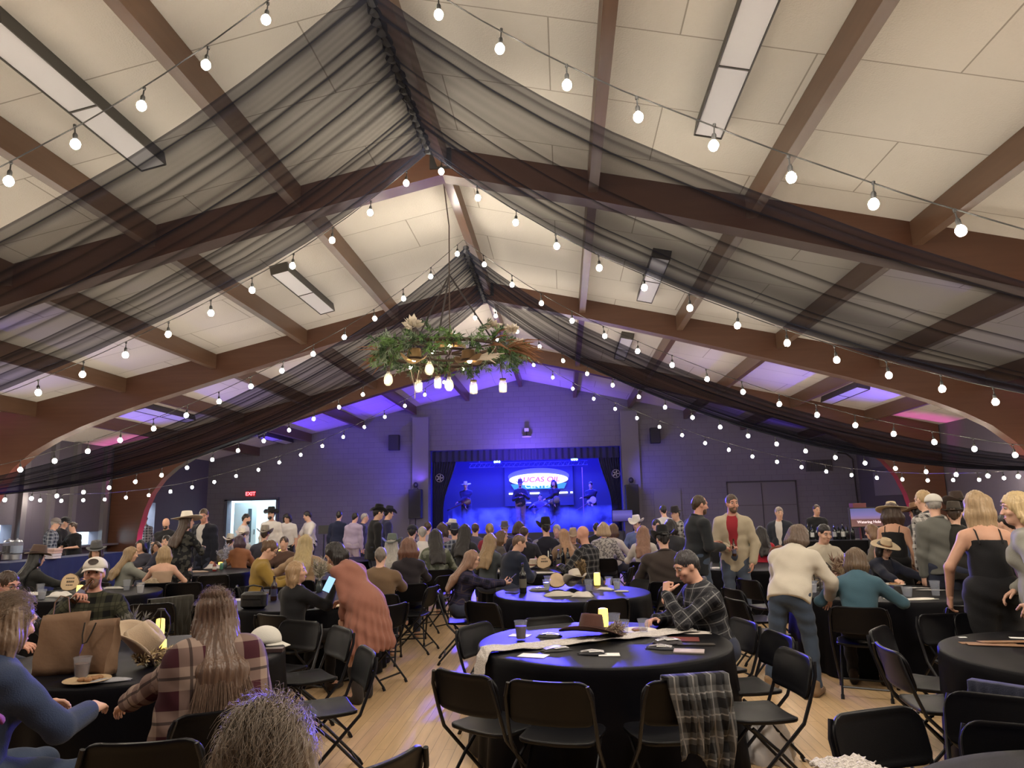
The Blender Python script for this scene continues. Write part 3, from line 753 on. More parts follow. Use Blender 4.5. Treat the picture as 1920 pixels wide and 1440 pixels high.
def wrinkle(amp, seed):
    a, b, c = seed % 7, (seed*3) % 5, (seed*5) % 6
    return lambda X, Y, Z: amp*(np.sin(31*Z+14*X+a)*np.sin(19*Y-9*Z+b)+.6*np.sin(53*Z-21*Y+17*X+c)+.5*np.sin(11*X+23*Z+2*a))
def obj_mesh(name, vf, mt, parent, attr=None, **kw):
    v, f = vf
    if len(v) == 0: return None
    me = mesh_of(v, f, True, 180)
    if attr is not None:
        a = me.attributes.new('cloth', 'FLOAT_VECTOR', 'POINT'); a.data.foreach_set('vector', attr.astype(np.float32).reshape(-1))
    return link(name, me, mt, parent, **kw)
def hat_part(parent, kind, col, C, R, s=1., band=None, name=None):
    """western hats and caps, built around the crown of the head"""
    def T(P): return (np.asarray(P)*s) @ R.T+C
    if kind == 'cap' or kind == 'trucker':
        n, m_ = 28, 9; P = np.zeros((n, m_, 3))
        for j in range(m_):
            ph = j/(m_-1)*math.pi/2
            for i in range(n):
                a = 2*math.pi*i/n; P[i, j] = (.092*math.sin(a)*math.cos(ph), .107*math.cos(a)*math.cos(ph), .045+.098*math.sin(ph)**.85)
        P2 = P.copy(); P2[:, 0, 2] -= .0
        v, f = grid_mesh(P2, True); nv = len(v)
        # peak
        k, l = 13, 5; Q = np.zeros((k, l, 3))
        for i in range(k):
            a = D2(-62+124*i/(k-1))
            for j in range(l):
                q = j/(l-1); Q[i, j] = (.090*math.sin(a)*(1+.12*q), .105*math.cos(a)+q*.078*math.cos(a)**.6, .047-.020*q-.03*q*math.sin(a)**2)
        v2, f2 = grid_mesh(Q)
        o = obj_mesh(name or 'cap', (T(np.concatenate([v, v2])), f+[tuple(i+nv for i in t) for t in f2]), cloth_mat(col, 'cap'), parent)
        md = o.modifiers.new('thick', 'SOLIDIFY'); md.thickness = .006*s; md.offset = 1
        return o
    dims = {'cowboy': (.155, .185, .125, .045), 'wide': (.235, .235, .115, .012), 'fedora': (.135, .155, .115, .012), 'sombrero': (.26, .26, .12, .03), 'flat': (.215, .22, .105, .004), 'derby': (.12, .14, .10, .03)}[kind]
    bx, by, ch, curl = dims; n = 40; rows = []
    A = np.linspace(0, 2*np.pi, n, endpoint=False); sx, cy = np.sin(A), np.cos(A)
    for q in np.linspace(1, 0, 7):
        x = (.082+(bx-.082)*q)*sx; y = (.098+(by-.098)*q)*cy
        z = curl*1.6*(q**2)*np.abs(sx)**2.2-curl*.7*q*np.abs(cy)**3+(.02*q*q*np.sin(A*2+.6) if kind in ('wide', 'flat') else 0)
        rows.append(np.stack([x, y, z+.0*A], 1))
    for q in np.linspace(.12, 1, 7):
        w = 1-.20*q**1.5; rows.append(np.stack([.082*w*sx, .098*w*cy*(1-.05*q), ch*q+.012*q*np.cos(A)*0+0*A], 1))
    for q in (.8, .55, .3, .05):
        x = .066*q*sx; y = .076*q*cy; dent = .032*np.exp(-(x/.020)**2)*(1-.35*(y/.08))*(1-q*.6)
        pinch = .016*np.exp(-((np.abs(x)-.035)/.014)**2)*(y > .03)
        rows.append(np.stack([x, y, ch+.008*(1-q)-dent-pinch], 1))
    P = np.stack(rows, 1)
    v, f = grid_mesh(P, True)
    o = obj_mesh(name or 'hat', (T(v+np.array([0, -.005, .052])), [t[::-1] for t in f]), cloth_mat(col, 'felt'), parent)
    md = o.modifiers.new('thick', 'SOLIDIFY'); md.thickness = .005*s; md.offset = 0
    if band is not None:
        pr = [np.stack([(.0845+e)*sx*w_, (.1005+e)*cy*w_, np.full(n, z)], 1) for z, e, w_ in ((.004, 0, 1), (.004, .002, 1), (.028, .002, .975), (.028, -.004, .975))]
        v, f = grid_mesh(np.stack(pr, 1), True); obj_mesh('hat_band', (T(v+np.array([0, -.005, .052])), [t[::-1] for t in f]), cloth_mat(band, 'band'), o)
    return o
def person(label, x, y, face, pose='sit', h=1.72, female=False, build=1., lean=(6, 0, 0), head=(8, 0, 0), hands=None, poles=None, hpose=('relax', 'relax'), hn=(None, None), hd=(None, None),
           top=(.1, .1, .12), topkind='shirt', sleeve=1., inner=None, pants=(.03, .035, .06), bottom='trousers', skin='fair', hair=('short', (.06, .04, .03)), hat=None,
           glasses=False, beard=None, res=.022, z=0., feet=None, shoe=(.03, .02, .015), boots=0., group=None, chair_label=None, seed=None, hem=None, facefx=None, bare=False, zoff=0.):
    s = h/1.72; seed = seed if seed is not None else int(abs(x*37+y*91)) % 97
    root = thing('person', label, 'person', (x, y, z), D2(face), group)
    R = rz(D2(lean[2])) @ ry(D2(lean[1])) @ rx(-D2(lean[0])); sit = pose == 'sit'
    P = np.array([0, -.05 if sit else 0, (.582 if sit else .93*s)+zoff]); b = build
    T = lambda a, c, d: P+R @ (np.array([a*b, c, d])*s)
    sw = .140 if female else .163
    shL, shR = T(-sw, 0, .418), T(sw, 0, .418); nb = T(0, -.005, .50)
    hy, hp, hr = D2(head[1]), D2(head[0]), D2(head[2]); RH = rz(hy) @ rx(-hp) @ ry(hr)
    HC = nb+R @ np.array([0, .012, .055])*s+RH @ np.array([0, .022, .115])*s
    hs = s*.96; H = lambda a, c, d: HC+RH @ (np.array([a, c, d])*hs)
    hands = hands or ([(-.16, .30, .79), (.16, .30, .79)] if sit and res > .0155 else [(-.20, .42, .80), (.20, .42, .80)] if sit else [(-.25, .05, .80), (.25, .05, .80)])
    poles = poles or [(-1, -.5, -.8), (1, -.5, -.8)]
    el, wr = [], []
    for i, sh in enumerate((shL, shR)):
        t = np.array(hands[i], float)
        e, w = ik(sh, t, .285*s, .25*s, poles[i]); el.append(e); wr.append(w)
    hipL, hipR = T(-.085, .0, -.0), T(.085, 0, 0)
    if sit:
        kn = [np.array([-.13*b, .38*s, .522+zoff]), np.array([.13*b, .38*s, .522+zoff])]; an = [np.array([-.13, .36*s, .085]), np.array([.13, .40*s, .085])]
        if feet: an = [np.array(f_, float) for f_ in feet]
    else:
        an = [np.array(f_, float) for f_ in (feet or [(-.11*b, 0, .085), (.11*b, .03, .085)])]; kn = []
        for i, hp_ in enumerate((hipL, hipR)):
            k_, a_ = ik(hp_, an[i], .43*s, .43*s, (.0, 1, 0)); kn.append(k_)
    near = res <= .013
    # --- primitives shared by body and clothes
    def torso(F, lo=True):
        if female:
            F.ell(T(0, -.005, .03), np.array([.160*b, .118, .13])*s, R, .05); F.ell(T(0, 0, .17), np.array([.122*b, .095, .15])*s, R, .06); F.ell(T(0, .0, .34), np.array([.142*b, .105, .17])*s, R, .06)
            for q in (-1, 1): F.ell(T(q*.066, .088*(.7+.3*b), .325), np.array([.056, .048, .056])*s*(.6+.4*b), R, .04)
        else:
            F.ell(T(0, 0, .02), np.array([.150*b, .115*b, .12])*s, R, .05); F.ell(T(0, .012*b, .16), np.array([.145*b, .108*b, .15])*s, R, .06); F.ell(T(0, .005, .34), np.array([.165*b, .118*b, .17])*s, R, .06)
        F.cap(T(-.05, 0, .44), shL, .062*s, .050*s, .05); F.cap(T(.05, 0, .44), shR, .062*s, .050*s, .05); F.cap(T(0, -.02, .40), nb, .075*s, .050*s, .06)
    ab = (.8+.2*b)*(.9 if female else 1.)
    def arms(F, frac=1., grow=0.):
        for i, sh in enumerate((shL, shR)):
            e, w = el[i], wr[i]
            F.cap(sh, sh+(e-sh)*min(1, frac*2), (.053*ab)*s+grow, (.053-.011*min(1, frac*2))*ab*s+grow, .04)
            if frac > .5:
                q = min(1, (frac-.5)*2); F.cap(e, e+(w-e)*q, .044*ab*s+grow, (.044-.015*q)*ab*s+grow, .02)
    def legs(F, grow=0., frac=1.):
        for i, hp_ in enumerate((hipL, hipR)):
            F.cap(hp_, kn[i], .088*b*s+grow, .058*s+grow, .04); 
            if frac > .5: F.cap(kn[i], kn[i]+(an[i]-kn[i])*min(1, (frac-.5)*2), .057*s+grow, .040*s+grow, .02)
    # --- body
    B = Fld(); torso(B); arms(B); legs(B)
    B.cap(nb-np.array([0, 0, .03]), H(0, -.02, -.07), .056*s*(.86 if female else 1), .050*s*(.86 if female else 1), .03)
    B.ell(H(0, -.008, .025), np.array([.073, .094, .098])*hs, RH, .02).ell(H(0, .028, -.055), np.array([.053, .058, .066])*hs, RH, .04)
    B.ell(H(0, .062, -.098), np.array([.022, .018, .016])*hs, RH, .03)
    if res < .02:
        for q in (-1, 1):
            B.ell(H(q*.031, .104, .012), np.array([.017, .017, .013])*hs, RH, .014, True); B.ell(H(q*.042, .066, -.025), np.array([.024, .022, .02])*hs, RH, .02)
            B.ell(H(q*.075, -.004, -.006), np.array([.010, .020, .032])*hs, RH, .012)
        B.cap(H(0, .090, .012), H(0, .108, -.030), .0085*hs, .0135*hs, .014).ell(H(0, .104, -.034), np.array([.017, .011, .009])*hs, RH, .008)
        B.cap(H(-.016, .082, -.064), H(.016, .082, -.064), .0075*hs, .0075*hs, .010).cap(H(-.013, .081, -.077), H(.013, .081, -.077), .0075*hs, .0075*hs, .010)
        B.cap(H(-.045, .078, .032), H(.045, .078, .032), .011*hs, .011*hs, .016)
    else:
        B.cap(H(0, .085, .01), H(0, .108, -.03), .010*hs, .015*hs, .015)
        for q in (-1, 1): B.ell(H(q*.074, -.004, -.006), np.array([.012, .022, .034])*hs, RH, .012)
    for i in (0, 1):       # bare or covered feet
        B.cap(an[i], an[i]+np.array([0, .10, -.045]), .042*s, .034*s, .03).cap(an[i]+np.array([0, -.03, -.045]), an[i]+np.array([0, .13, -.05]), .036*s, .030*s, .03)
    hv = []
    for i in (0, 1):
        f = unit(wr[i]-el[i]) if hd[i] is None else unit(hd[i]); n = hn[i] if hn[i] is not None else np.array([(.35, -.35)[i], -.1, -1.]) if abs(f[2]) < .75 else np.array([(1., -1.)[i], .0, 0])
        if near: hv.append(hand_field(wr[i], f, n, (-1, 1)[i], hpose[i], s).poly(.0045))
        else:
            Hf = hand_field(wr[i], f, n, (-1, 1)[i], hpose[i], s)
            B.p += Hf.p
    v, f = B.poly(res)
    for (v2, f2) in hv: f = np.concatenate([f, f2+len(v)]); v = np.concatenate([v, v2])
    obj_mesh('body', (v, f), SKIN[skin], root)
    # --- clothes
    def cl_attr(v):
        segs = [(P, nb)]+[(a, e) for a, e in ((shL, el[0]), (el[0], wr[0]), (shR, el[1]), (el[1], wr[1]))]
        best = np.full(len(v), 9.); out = np.zeros((len(v), 3))
        for q, (a, c) in enumerate(segs):
            d = c-a; L2 = d @ d; t = ((v-a) @ d)/L2; tc = np.clip(t, -.3, 1); off = v-a-tc[:, None]*d; r = np.linalg.norm(off, axis=1); dist = r/((.17, .055, .045, .055, .045)[q])
            mk = dist < best; best = np.where(mk, dist, best)
            u_ = unit(np.cross(d, [0, 1, .01])); w_ = np.cross(unit(d), u_)
            ang = (off @ u_) if q == 0 else np.arctan2(off @ u_, off @ w_)*.055
            out[mk] = np.stack([ang, t*math.sqrt(L2), 0*t], 1)[mk]
        return out
    wamp = .0044 if near else .0048
    g = {'shirt': .017, 'sweater': .022, 'jacket': .022, 'tank': .006, 'dress': .012, 'vest': .016, 'shawl': .03}[topkind]
    cr = res if near else res
    def top_field(gr, slv, low):
        F = Fld(); torso(F)
        if low and not sit:
            for q in (-1, 1): F.cap(T(q*.062, 0, .06), T(q*.066, 0, -low-.08), .098*b*s, .106*b*s, .05)
        if not sit: F.ell(T(0, 0, -low-.50), np.array([3, 3, .50])*s, R, .006, True)
        F.ell(nb+R @ np.array([0, .01, .055])*s, np.array([.066, .066, .055])*s*(1.25 if female and topkind not in ('sweater',) else 1.05), R, .012, True)
        if slv > 0: arms(F, slv*.97, 0)
        return F
    if inner is not None:
        F = top_field(.01, .3, 0); obj_mesh('shirt', F.poly(cr, None, .008), cloth_mat(inner), root)
    if topkind == 'tank':
        F = Fld(); torso(F)
        if not sit: F.ell(T(0, 0, .16), np.array([.138*b, .112, .17])*s, R, .05)
        F.ell(T(0, 0, .60), np.array([.5, .5, .215])*s, R, .01, True)
        obj_mesh('top', F.poly(cr, wrinkle(wamp*.5, seed), g), cloth_mat(top), root)
        for q in (-1, 1):
            pts = [T(q*.085, .105, .36), T(q*.088, .07, .455), T(q*.088, .0, .505), T(q*.088, -.07, .46), T(q*.085, -.105, .36)]
            if not bare: MB().tube([tuple(p_) for p_ in pts], .006, 6).build('strap', cloth_mat(top), root)
    elif topkind == 'dress':
        F = top_field(g, sleeve, 0); hz = hem or .5
        wz = P+R @ np.array([0, 0, .14])*s; base = np.array([P[0], P[1]-.02, hz])
        n_ = 7
        for q in np.linspace(0, 1, n_): 
            c = wz+(np.array([P[0], P[1]-.01, P[2]])-wz)*min(1, q*3) if q < .34 else np.array([P[0], P[1]-.01, P[2]])+(base-np.array([P[0], P[1]-.01, P[2]]))*((q-.34)/.66)
            r_ = .125+.13*q; F.ell(c, np.array([r_*b, r_*.82, .09+.06*q])*s, None, .07)
        F.ell(base+np.array([0, 0, -.155*s]), np.array([.5, .5, .13])*s, None, .004, True)
        ang = lambda X, Y, Z: np.clip((P[2]+.12-Z)/.35, 0, 1)*.010*np.sin(np.arctan2(X-P[0], Y-P[1]+.01)*19+2*np.sin(6*Z))
        wk = wrinkle(wamp, seed); v, f = F.poly(cr, lambda X, Y, Z: wk(X, Y, Z)+ang(X, Y, Z), g)
        obj_mesh('dress', (v, f), cloth_mat(top), root)
    else:
        low = {'shirt': .10, 'sweater': .07, 'jacket': .20, 'vest': .08, 'shawl': .12}[topkind] if not sit else {'shirt': .0, 'sweater': .0, 'jacket': .02, 'vest': 0, 'shawl': .06}[topkind]
        F = top_field(g, 0 if topkind == 'vest' else sleeve, low)
        if topkind == 'shawl':
            for q in (-1, 1): F.cap(T(q*.16, -.03, .42), T(q*.20, -.05, .06), .07*s, .09*s, .08); F.cap(T(q*.10, -.08, .40), T(q*.12, -.12, .02), .07*s, .085*s, .08)
        if topkind in ('jacket', 'vest') and inner is not None:
            F.cap(T(0, .105, .53), T(0, .170, .06), .078*s, .042*s, .006, True)
            if not sit: F.cap(T(0, .170, .06), T(0, .19, -.45), .042*s, .10*s, .006, True)
        v, f = F.poly(cr, wrinkle(wamp, seed), g)
        nm = {'shirt': 'shirt', 'sweater': 'sweater', 'jacket': 'jacket', 'vest': 'vest', 'shawl': 'shawl'}[topkind]
        obj_mesh(nm, (v, f), cloth_mat(top), root, cl_attr(v) if isinstance(top, str) else None)
        if near or res < .017:        # collar
            if topkind in ('shirt', 'jacket') and sleeve > .2:
                pts = []
                for a in np.linspace(-2.5, 2.5, 14):
                    pts.append(tuple(nb+R @ (np.array([math.sin(a)*.068, -math.cos(a)*.066+.004, .036-.022*(1-math.cos(a))*.9])*s*(1.12 if topkind == 'jacket' else 1))))
                MB().tube(pts, [.008]+[.015*s]*12+[.008], 8).build('collar', cloth_mat(top) if not isinstance(top, str) else cloth_mat((.06, .06, .065)), root)
    # --- lower clothes
    if bottom == 'trousers':
        F = Fld(); F.ell(T(0, 0, .01), np.array([.155*b, .125*b, .115])*s, R, .05); legs(F, 0, .97); v, f = F.poly(cr, wrinkle(wamp, seed+3), .014)
        obj_mesh('trousers', (v, f), cloth_mat(pants), root)
    elif bottom == 'wide':
        F = Fld(); F.ell(T(0, 0, .02), np.array([.150*b, .125*b, .14])*s, R, .05); legs(F, .03, .97); v, f = F.poly(cr, wrinkle(wamp, seed+3), .02); obj_mesh('trousers', (v, f), cloth_mat(pants), root)
    elif bottom == 'skirt':
        F = Fld(); F.ell(T(0, 0, .05), np.array([.165*b, .13, .12])*s, R, .05)
        for q in np.linspace(0, 1, 6): F.ell(np.array([P[0], P[1]+(.0 if not sit else 0), P[2]-(P[2]-(hem or .35))*q]), np.array([.16+.08*q, .14+.08*q, .12])*s, None, .08)
        obj_mesh('skirt', F.poly(cr, wrinkle(wamp, seed), .012), cloth_mat(pants), root)
    if not sit or feet or near:
        for i in (0, 1):
            F = Fld().cap(an[i]+np.array([0, -.02, .03]), an[i]+np.array([0, -.02, -.02]), .046*s, .042*s, .02).cap(an[i]+np.array([0, -.035, -.046]), an[i]+np.array([0, .145, -.05]), .040*s, .034*s, .03).cap(an[i]+np.array([0, .02, -.02]), an[i]+np.array([0, .11, -.045]), .040*s, .032*s, .03)
            if boots: F.cap(an[i]+np.array([0, -.02, 0]), an[i]+(kn[i]-an[i])*boots, .050*s, .064*s, .02)
            F.ell(an[i]+np.array([0, .04, -.185]), (.3, .4, .1), None, .004, True)
            obj_mesh('shoe', F.poly(min(res, .014)), cloth_mat(shoe, 'shoe'), root)
    # --- hair
    st, hc = hair; hres = .0065 if near else (.012 if res < .02 else max(.016, res*.75)); hm = hair_mat(hc)
    if st != 'bald':
        F = Fld(); vol = {'curly': .018, 'full': .012, 'bouffant': .02}.get(st, .0); lng = {'long': .36, 'longer': .55, 'mid': .26, 'bob': .15, 'shoulder': .21, 'curly': .2, 'full': .05, 'bouffant': .06, 'pony': 0, 'bun': 0}.get(st, 0)
        F.ell(H(0, -.014, .034), np.array([.0785+vol, .0985+vol, .0965+vol])*hs, RH, .02)
        if st == 'crop': F.p = []; F.ell(H(0, -.012, .030), np.array([.077, .099, .098])*hs, RH, .02)
        if lng:
            for q in (-1, -.5, 0, .5, 1):
                a0 = H(q*.058, -.045-.035*(1-abs(q)), .03); m1 = H(q*(.078+vol), -.035-.05*(1-abs(q)), -.08)
                m1 = np.array(m1)
                r0 = (.045+vol*.6+(.008 if lng > .5 else 0))*s
                if lng > .3:      # long hair lies over the shoulder blades
                    bk = T(0, -.125-g*1.5, .34); m2 = np.array([m1[0]*1.08, min(m1[1]-.02, bk[1]-.015*(1-abs(q))), bk[2]+.02]); F.cap(m1, m2, r0*.9, r0*.9, .03)
                    lo_ = T(0, -.135-g*2, .05); tip = np.array([m1[0]*(1.6 if lng > .5 else 1.25), min(m2[1]-.01, lo_[1]-.01), HC[2]-lng*s-.03*abs(q)]); F.cap(m2, tip, r0*.92, r0*(.8 if lng > .5 else .5), .04)
                else:
                    tip = m1+np.array([q*.03, -.045, -1])*max(.02, (lng-.1))*s
                F.cap(a0, m1, r0, r0*.9, .03)
                if .12 < lng <= .3: F.cap(m1, tip, r0*.88, r0*.62, .03)
            for q in (-1, 1): F.cap(H(q*.070, .018, .035), H(q*(.078+vol), .015, -.03-.4*min(lng, .2)), .022*s, .018*s, .02)
        elif st not in ('crop',):
            F.cap(H(0, -.065, .0), H(0, -.075, -.045), .05*s, .032*s, .03)
        if st == 'pony': F.cap(H(0, -.10, .05), H(0, -.15, -.02), .025*s, .03*s, .02).cap(H(0, -.15, -.02), H(0, -.14, -.16), .03*s, .012*s, .02)
        if st == 'bun': F.ell(H(0, -.105, .045), np.array([.04, .04, .04])*s, RH, .02)
        big = 1.0 if st not in ('crop', 'short') else .97
        F.ell(H(0, .118, -.030), np.array([.066*big, .085, .094])*hs, RH, .012, True)
        if not lng: F.ell(H(0, .075, -.12), np.array([.12, .10, .115])*hs, RH, .012, True)
        if st == 'receding': F.ell(H(0, .09, .085), np.array([.06, .075, .06])*hs, RH, .012, True)
        if st == 'rim': F.ell(H(0, .03, .14), np.array([.10, .115, .085])*hs, RH, .012, True)
        fr = 34 if near else 18; am = .0032 if near else .004
        def hn_(X, Y, Z):
            a = np.arctan2(X-HC[0], -(Y-HC[1])+.02); return am*(np.sin(a*fr+3*np.sin(9*Z)+np.sin(31*Z))+.6*np.sin(a*fr*1.9-14*Z)+(1.2*np.sin(28*Z+4*a)*np.sin(23*X+17*Y) if st in ('curly', 'mid', 'shoulder', 'full') else 0))
        obj_mesh('hair', F.poly(hres, hn_), hm, root)
    if beard is not None:
        F = Fld().ell(H(0, .032, -.060), np.array([.057, .062, .068])*hs, RH, .02).ell(H(0, .064, -.1), np.array([.03, .026, .024])*hs, RH, .03)
        F.ell(H(0, .055, .005), np.array([.10, .10, .045])*hs, RH, .01, True); F.ell(H(0, .10, -.069), np.array([.022, .03, .013])*hs, RH, .006, True); F.ell(H(0, -.06, -.05), np.array([.12, .06, .12])*hs, RH, .01, True)
        obj_mesh('beard', F.poly(hres, lambda X, Y, Z: .0012*np.sin(170*X)*np.sin(150*Z)), hair_mat(beard), root)
    if facefx if facefx is not None else res < .017:
        for q in (-1, 1):
            e = MB().ball(tuple(H(q*.031, .0795, .011)), .0115*hs, 10, 8).build('eye', mat('eye_white', (.42, .38, .36), .3), root)
            MB().ball(tuple(H(q*.031, .0862, .009)), .0072*hs, 8, 6).build('iris', mat('iris', (.03, .02, .015), .2), e)
            MB().tube([tuple(H(q*.014, .096, .030)), tuple(H(q*.032, .094, .037)), tuple(H(q*.050, .080, .031))], [.003, .0045, .002], 6).build('eyebrow', hair_mat(tuple(c*.6 for c in hc)), root)
        MB().tube([tuple(H(-.021, .083, -.069)), tuple(H(-.008, .0925, -.067)), tuple(H(0, .0925, -.069)), tuple(H(.008, .0925, -.067)), tuple(H(.021, .083, -.069))], [.001, .005, .005, .005, .001], 6).build('lips', mat('lips_'+skin, (.38, .12, .10), .45), root)
    if glasses:
        gm = mat('spectacle_frame', (.015, .012, .012), .3); mb = MB()
        for q in (-1, 1):
            ring = [tuple(H(q*.033+.024*math.cos(a), .104-.004*abs(math.cos(a)), .008+.019*math.sin(a))) for a in np.linspace(0, 2*np.pi, 14, endpoint=False)]
            mb.tube(ring, .0022, 5, closed=True); mb.tube([tuple(H(q*.057, .10, .012)), tuple(H(q*.077, .06, .012)), tuple(H(q*.078, -.005, .005))], .002, 5)
        mb.tube([tuple(H(-.010, .105, .012)), tuple(H(.010, .105, .012))], .002, 5); mb.build('glasses', gm, root)
    if hat: hat_part(root, hat[0], hat[1], HC, RH, hs*(hat[3] if len(hat) > 3 else 1.), hat[2] if len(hat) > 2 else None)
    root['chair'] = 1 if sit else 0
    del root['chair']
    if sit and chair_label: chair_at(x-math.sin(D2(face))*-.0, y, face, chair_label)
    return dict(root=root, g=g, H=H, RH=RH, HC=HC, wr=wr, el=el, T=T, nb=nb, R=R, s=s)
def world_of(pr, p):
    r = pr['root']; a = r.rotation_euler.z; p = np.asarray(p); return Vector((r.location.x+p[0]*math.cos(a)-p[1]*math.sin(a), r.location.y+p[0]*math.sin(a)+p[1]*math.cos(a), r.location.z+p[2]))
# ---------------------------------------------------------------- the guests
plaid('plaid_grey', (.045, .045, .05), (.012, .012, .015), (.22, .22, .22), 11)
plaid('plaid_maroon', (.27, .20, .165), (.045, .012, .018), (.012, .008, .01), 5.2)
plaid('plaid_olive', (.055, .055, .035), (.010, .010, .010), (.02, .02, .015), 9)
plaid('plaid_navy', (.025, .022, .05), (.008, .008, .014), (.06, .045, .05), 9)
plaid('plaid_tan', (.36, .27, .19), (.16, .075, .05), (.50, .42, .34), 13)
plaid('plaid_red', (.45, .09, .09), (.30, .03, .04), (.60, .45, .42), 26)
plaid('plaid_blue', (.16, .18, .22), (.025, .03, .05), (.45, .45, .45), 12)
plaid('plaid_white', (.5, .48, .46), (.05, .045, .045), (.3, .28, .27), 12)
def blotch(name, a, b, sc):
    M = bpy.data.materials.new(name); M.use_nodes = True; N = M.node_tree.nodes; L = M.node_tree.links; p = N['Principled BSDF']; p.inputs['Roughness'].default_value = .9; p.inputs['Specular IOR Level'].default_value = .15
    tc = N.new('ShaderNodeTexCoord'); v = N.new('ShaderNodeTexNoise'); v.inputs['Scale'].default_value = sc; v.inputs['Detail'].default_value = 1
    cr = N.new('ShaderNodeValToRGB'); cr.color_ramp.interpolation = 'CONSTANT'; cr.color_ramp.elements[0].color = (*a, 1); cr.color_ramp.elements[1].color = (*b, 1); cr.color_ramp.elements[1].position = .52
    L.new(tc.outputs['Object'], v.inputs['Vector']); L.new(v.outputs['Fac'], cr.inputs[0]); L.new(cr.outputs[0], p.inputs['Base Color']); MATS[name] = M
blotch('print_floral_dark', (.012, .012, .014), (.05, .05, .045), 14)
blotch('print_camouflage', (.10, .11, .08), (.22, .23, .19), 9)
blotch('print_leopard', (.40, .38, .35), (.16, .15, .15), 30)
BLK, NAVY, WHT, JEAN = (.012, .012, .014), (.014, .018, .045), (.60, .57, .53), (.045, .065, .115)
def guest(label, px, py, y, face, **kw):
    """placed by where the top of the head (or hat) appears and how far away it is"""
    p = at_y(px, py, y); pose = kw.get('pose', 'sit'); lean = kw.get('lean', (6, 0, 0)); z = p.z-kw.get('z', 0)
    hat = kw.get('hat'); zt = z-(.055 if hat and hat[0] not in ('cap', 'trucker') else .015)
    ln = D2(lean[0]); hz, up = (.582, .50*math.cos(ln)+.285) if pose == 'sit' else (.93, .50*math.cos(ln)+.285)
    s = (zt-.582)/up if pose == 'sit' else zt/(.93+up)
    s = min(1.16, max(.86, s)); a = D2(face); off = (-.05 if pose == 'sit' else 0)+math.sin(ln)*.62*s+.03
    x, yy = p.x+math.sin(a)*off, y-math.cos(a)*off
    if 'res' not in kw: kw['res'] = .0095 if y < 4.3 else .0115 if y < 8 else .015 if y < 11 else .020 if y < 16 else .026
    if pose == 'sit': kw.setdefault('chair_label', None)
    # nobody stands inside a table or a neighbour: slide along the line of sight to the nearest free spot
    if y > 9.0 and y < 24 and not kw.get('z'):
        def free(t):
            qx, qy = x*t, yy*t
            return all(math.hypot(qx-c[0], qy-c[1]) > (1.10 if pose == 'sit' else 1.16) for c in TABLES.values()) and all(math.hypot(qx-c[0], qy-c[1]) > (.60 if y > 11 else .50) for c in GUESTS)
        for k in range(0, 60):
            dy = (k+1)//2*.06*(1 if k % 2 else -1)
            if free((y+dy)/y): break
        t = (y+dy)/y; x, yy = x*t, yy*t
        zt2 = CAM_H+(p.z-CAM_H)*t-(.055 if hat and hat[0] not in ('cap', 'trucker') else .015)
        s = (zt2-.582)/up if pose == 'sit' else zt2/(.93+up); s = min(1.16, max(.86, s))
    GUESTS.append((x, yy))
    return person(label, x, yy, face, h=1.72*s, **kw)
GUESTS = []
BLOND, DKBLOND, BROWN, DKBR, BLKH, GREY, RED = (.36, .25, .13), (.24, .16, .085), (.10, .055, .03), (.045, .026, .017), (.014, .011, .011), (.30, .28, .26), (.20, .085, .045)
seat = lambda s: 'black folding chair seating the '+s
# --- near left
g_denim = guest('woman in a navy denim jacket with curly grey-brown hair, at the left edge', 24, 1110, 3.25, -24, female=True, build=1.28, top=(.030, .045, .095), topkind='jacket', hair=('shoulder', (.19, .13, .09)), head=(12, 4, 0), hands=[(-.18, .34, .80), (.16, .40, .80)], pants=JEAN, chair_label=seat('woman in the navy denim jacket'), lean=(10, 0, 0))
g_long = guest('woman seen from behind with very long brown hair and a cream and maroon plaid shawl', 405, 1101, 3.8, 38, female=True, top='plaid_maroon', topkind='shawl', hair=('longer', (.105, .062, .042)), head=(8, 10, 0), hands=[(-.34, .40, .74), (.18, .38, .78)], pants=BLK, chair_label=seat('woman in the plaid shawl'), lean=(8, 0, 0))
g_cap = guest('bearded man in a white cap and olive check shirt drinking from a bottle', 178, 1047, 5.9, 197, top='plaid_olive', topkind='shirt', hair=('crop', BROWN), hat=('cap', (.68, .64, .58)), beard=(.16, .085, .05), skin='ruddy', head=(-7, 6, 0), hands=[(-.22, .30, .80), (.075, .245, 1.05)], poles=[(-1, -.4, -.8), (1, .2, -1)], hpose=('relax', 'hold'), hn=(None, (-.55, .5, -.1)), hd=(None, (-.6, .35, .6)), build=1.1, chair_label=seat('man in the white cap'))
guest('man with buzzed hair and dark glasses cut by the left edge', 14, 1066, 5.5, -100, top=(.03, .03, .035), hair=('crop', DKBR), skin='ruddy', glasses=True, head=(12, 0, 0), build=1.1)
guest('blonde woman in black looking up from her phone toward the rust dress', 560, 1057, 7.0, -28, female=True, top=BLK, hair=('shoulder', (.34, .22, .12)), head=(-6, -52, 4), hands=[(-.16, .36, .80), (.24, .26, .99)], poles=[(-1, -.5, -.8), (1, -.1, -1)], hpose=('relax', 'grip'), hn=(None, (-.6, .7, .1)), hd=(None, (-.1, .25, 1)), pants=BLK, chair_label=seat('blonde woman in black'), lean=(4, 0, 0), build=1.05)
g_rust = guest('standing woman in a rust knee-length dress bending over a table', 634, 1004, 7.0, 62, pose='stand', female=True, build=1.12, top=(.27, .115, .082), topkind='dress', hem=.50, bottom='none', hair=('mid', BLKH), head=(40, 20, 0), lean=(40, 0, 0), hands=[(-.10, .22, .72), (.16, .46, .86)], poles=[(-.4, -1, 0), (.6, -1, -.2)], skin='fair', shoe=(.035, .028, .026), boots=.52, feet=[(-.10, .02, .085), (.11, .10, .085)])
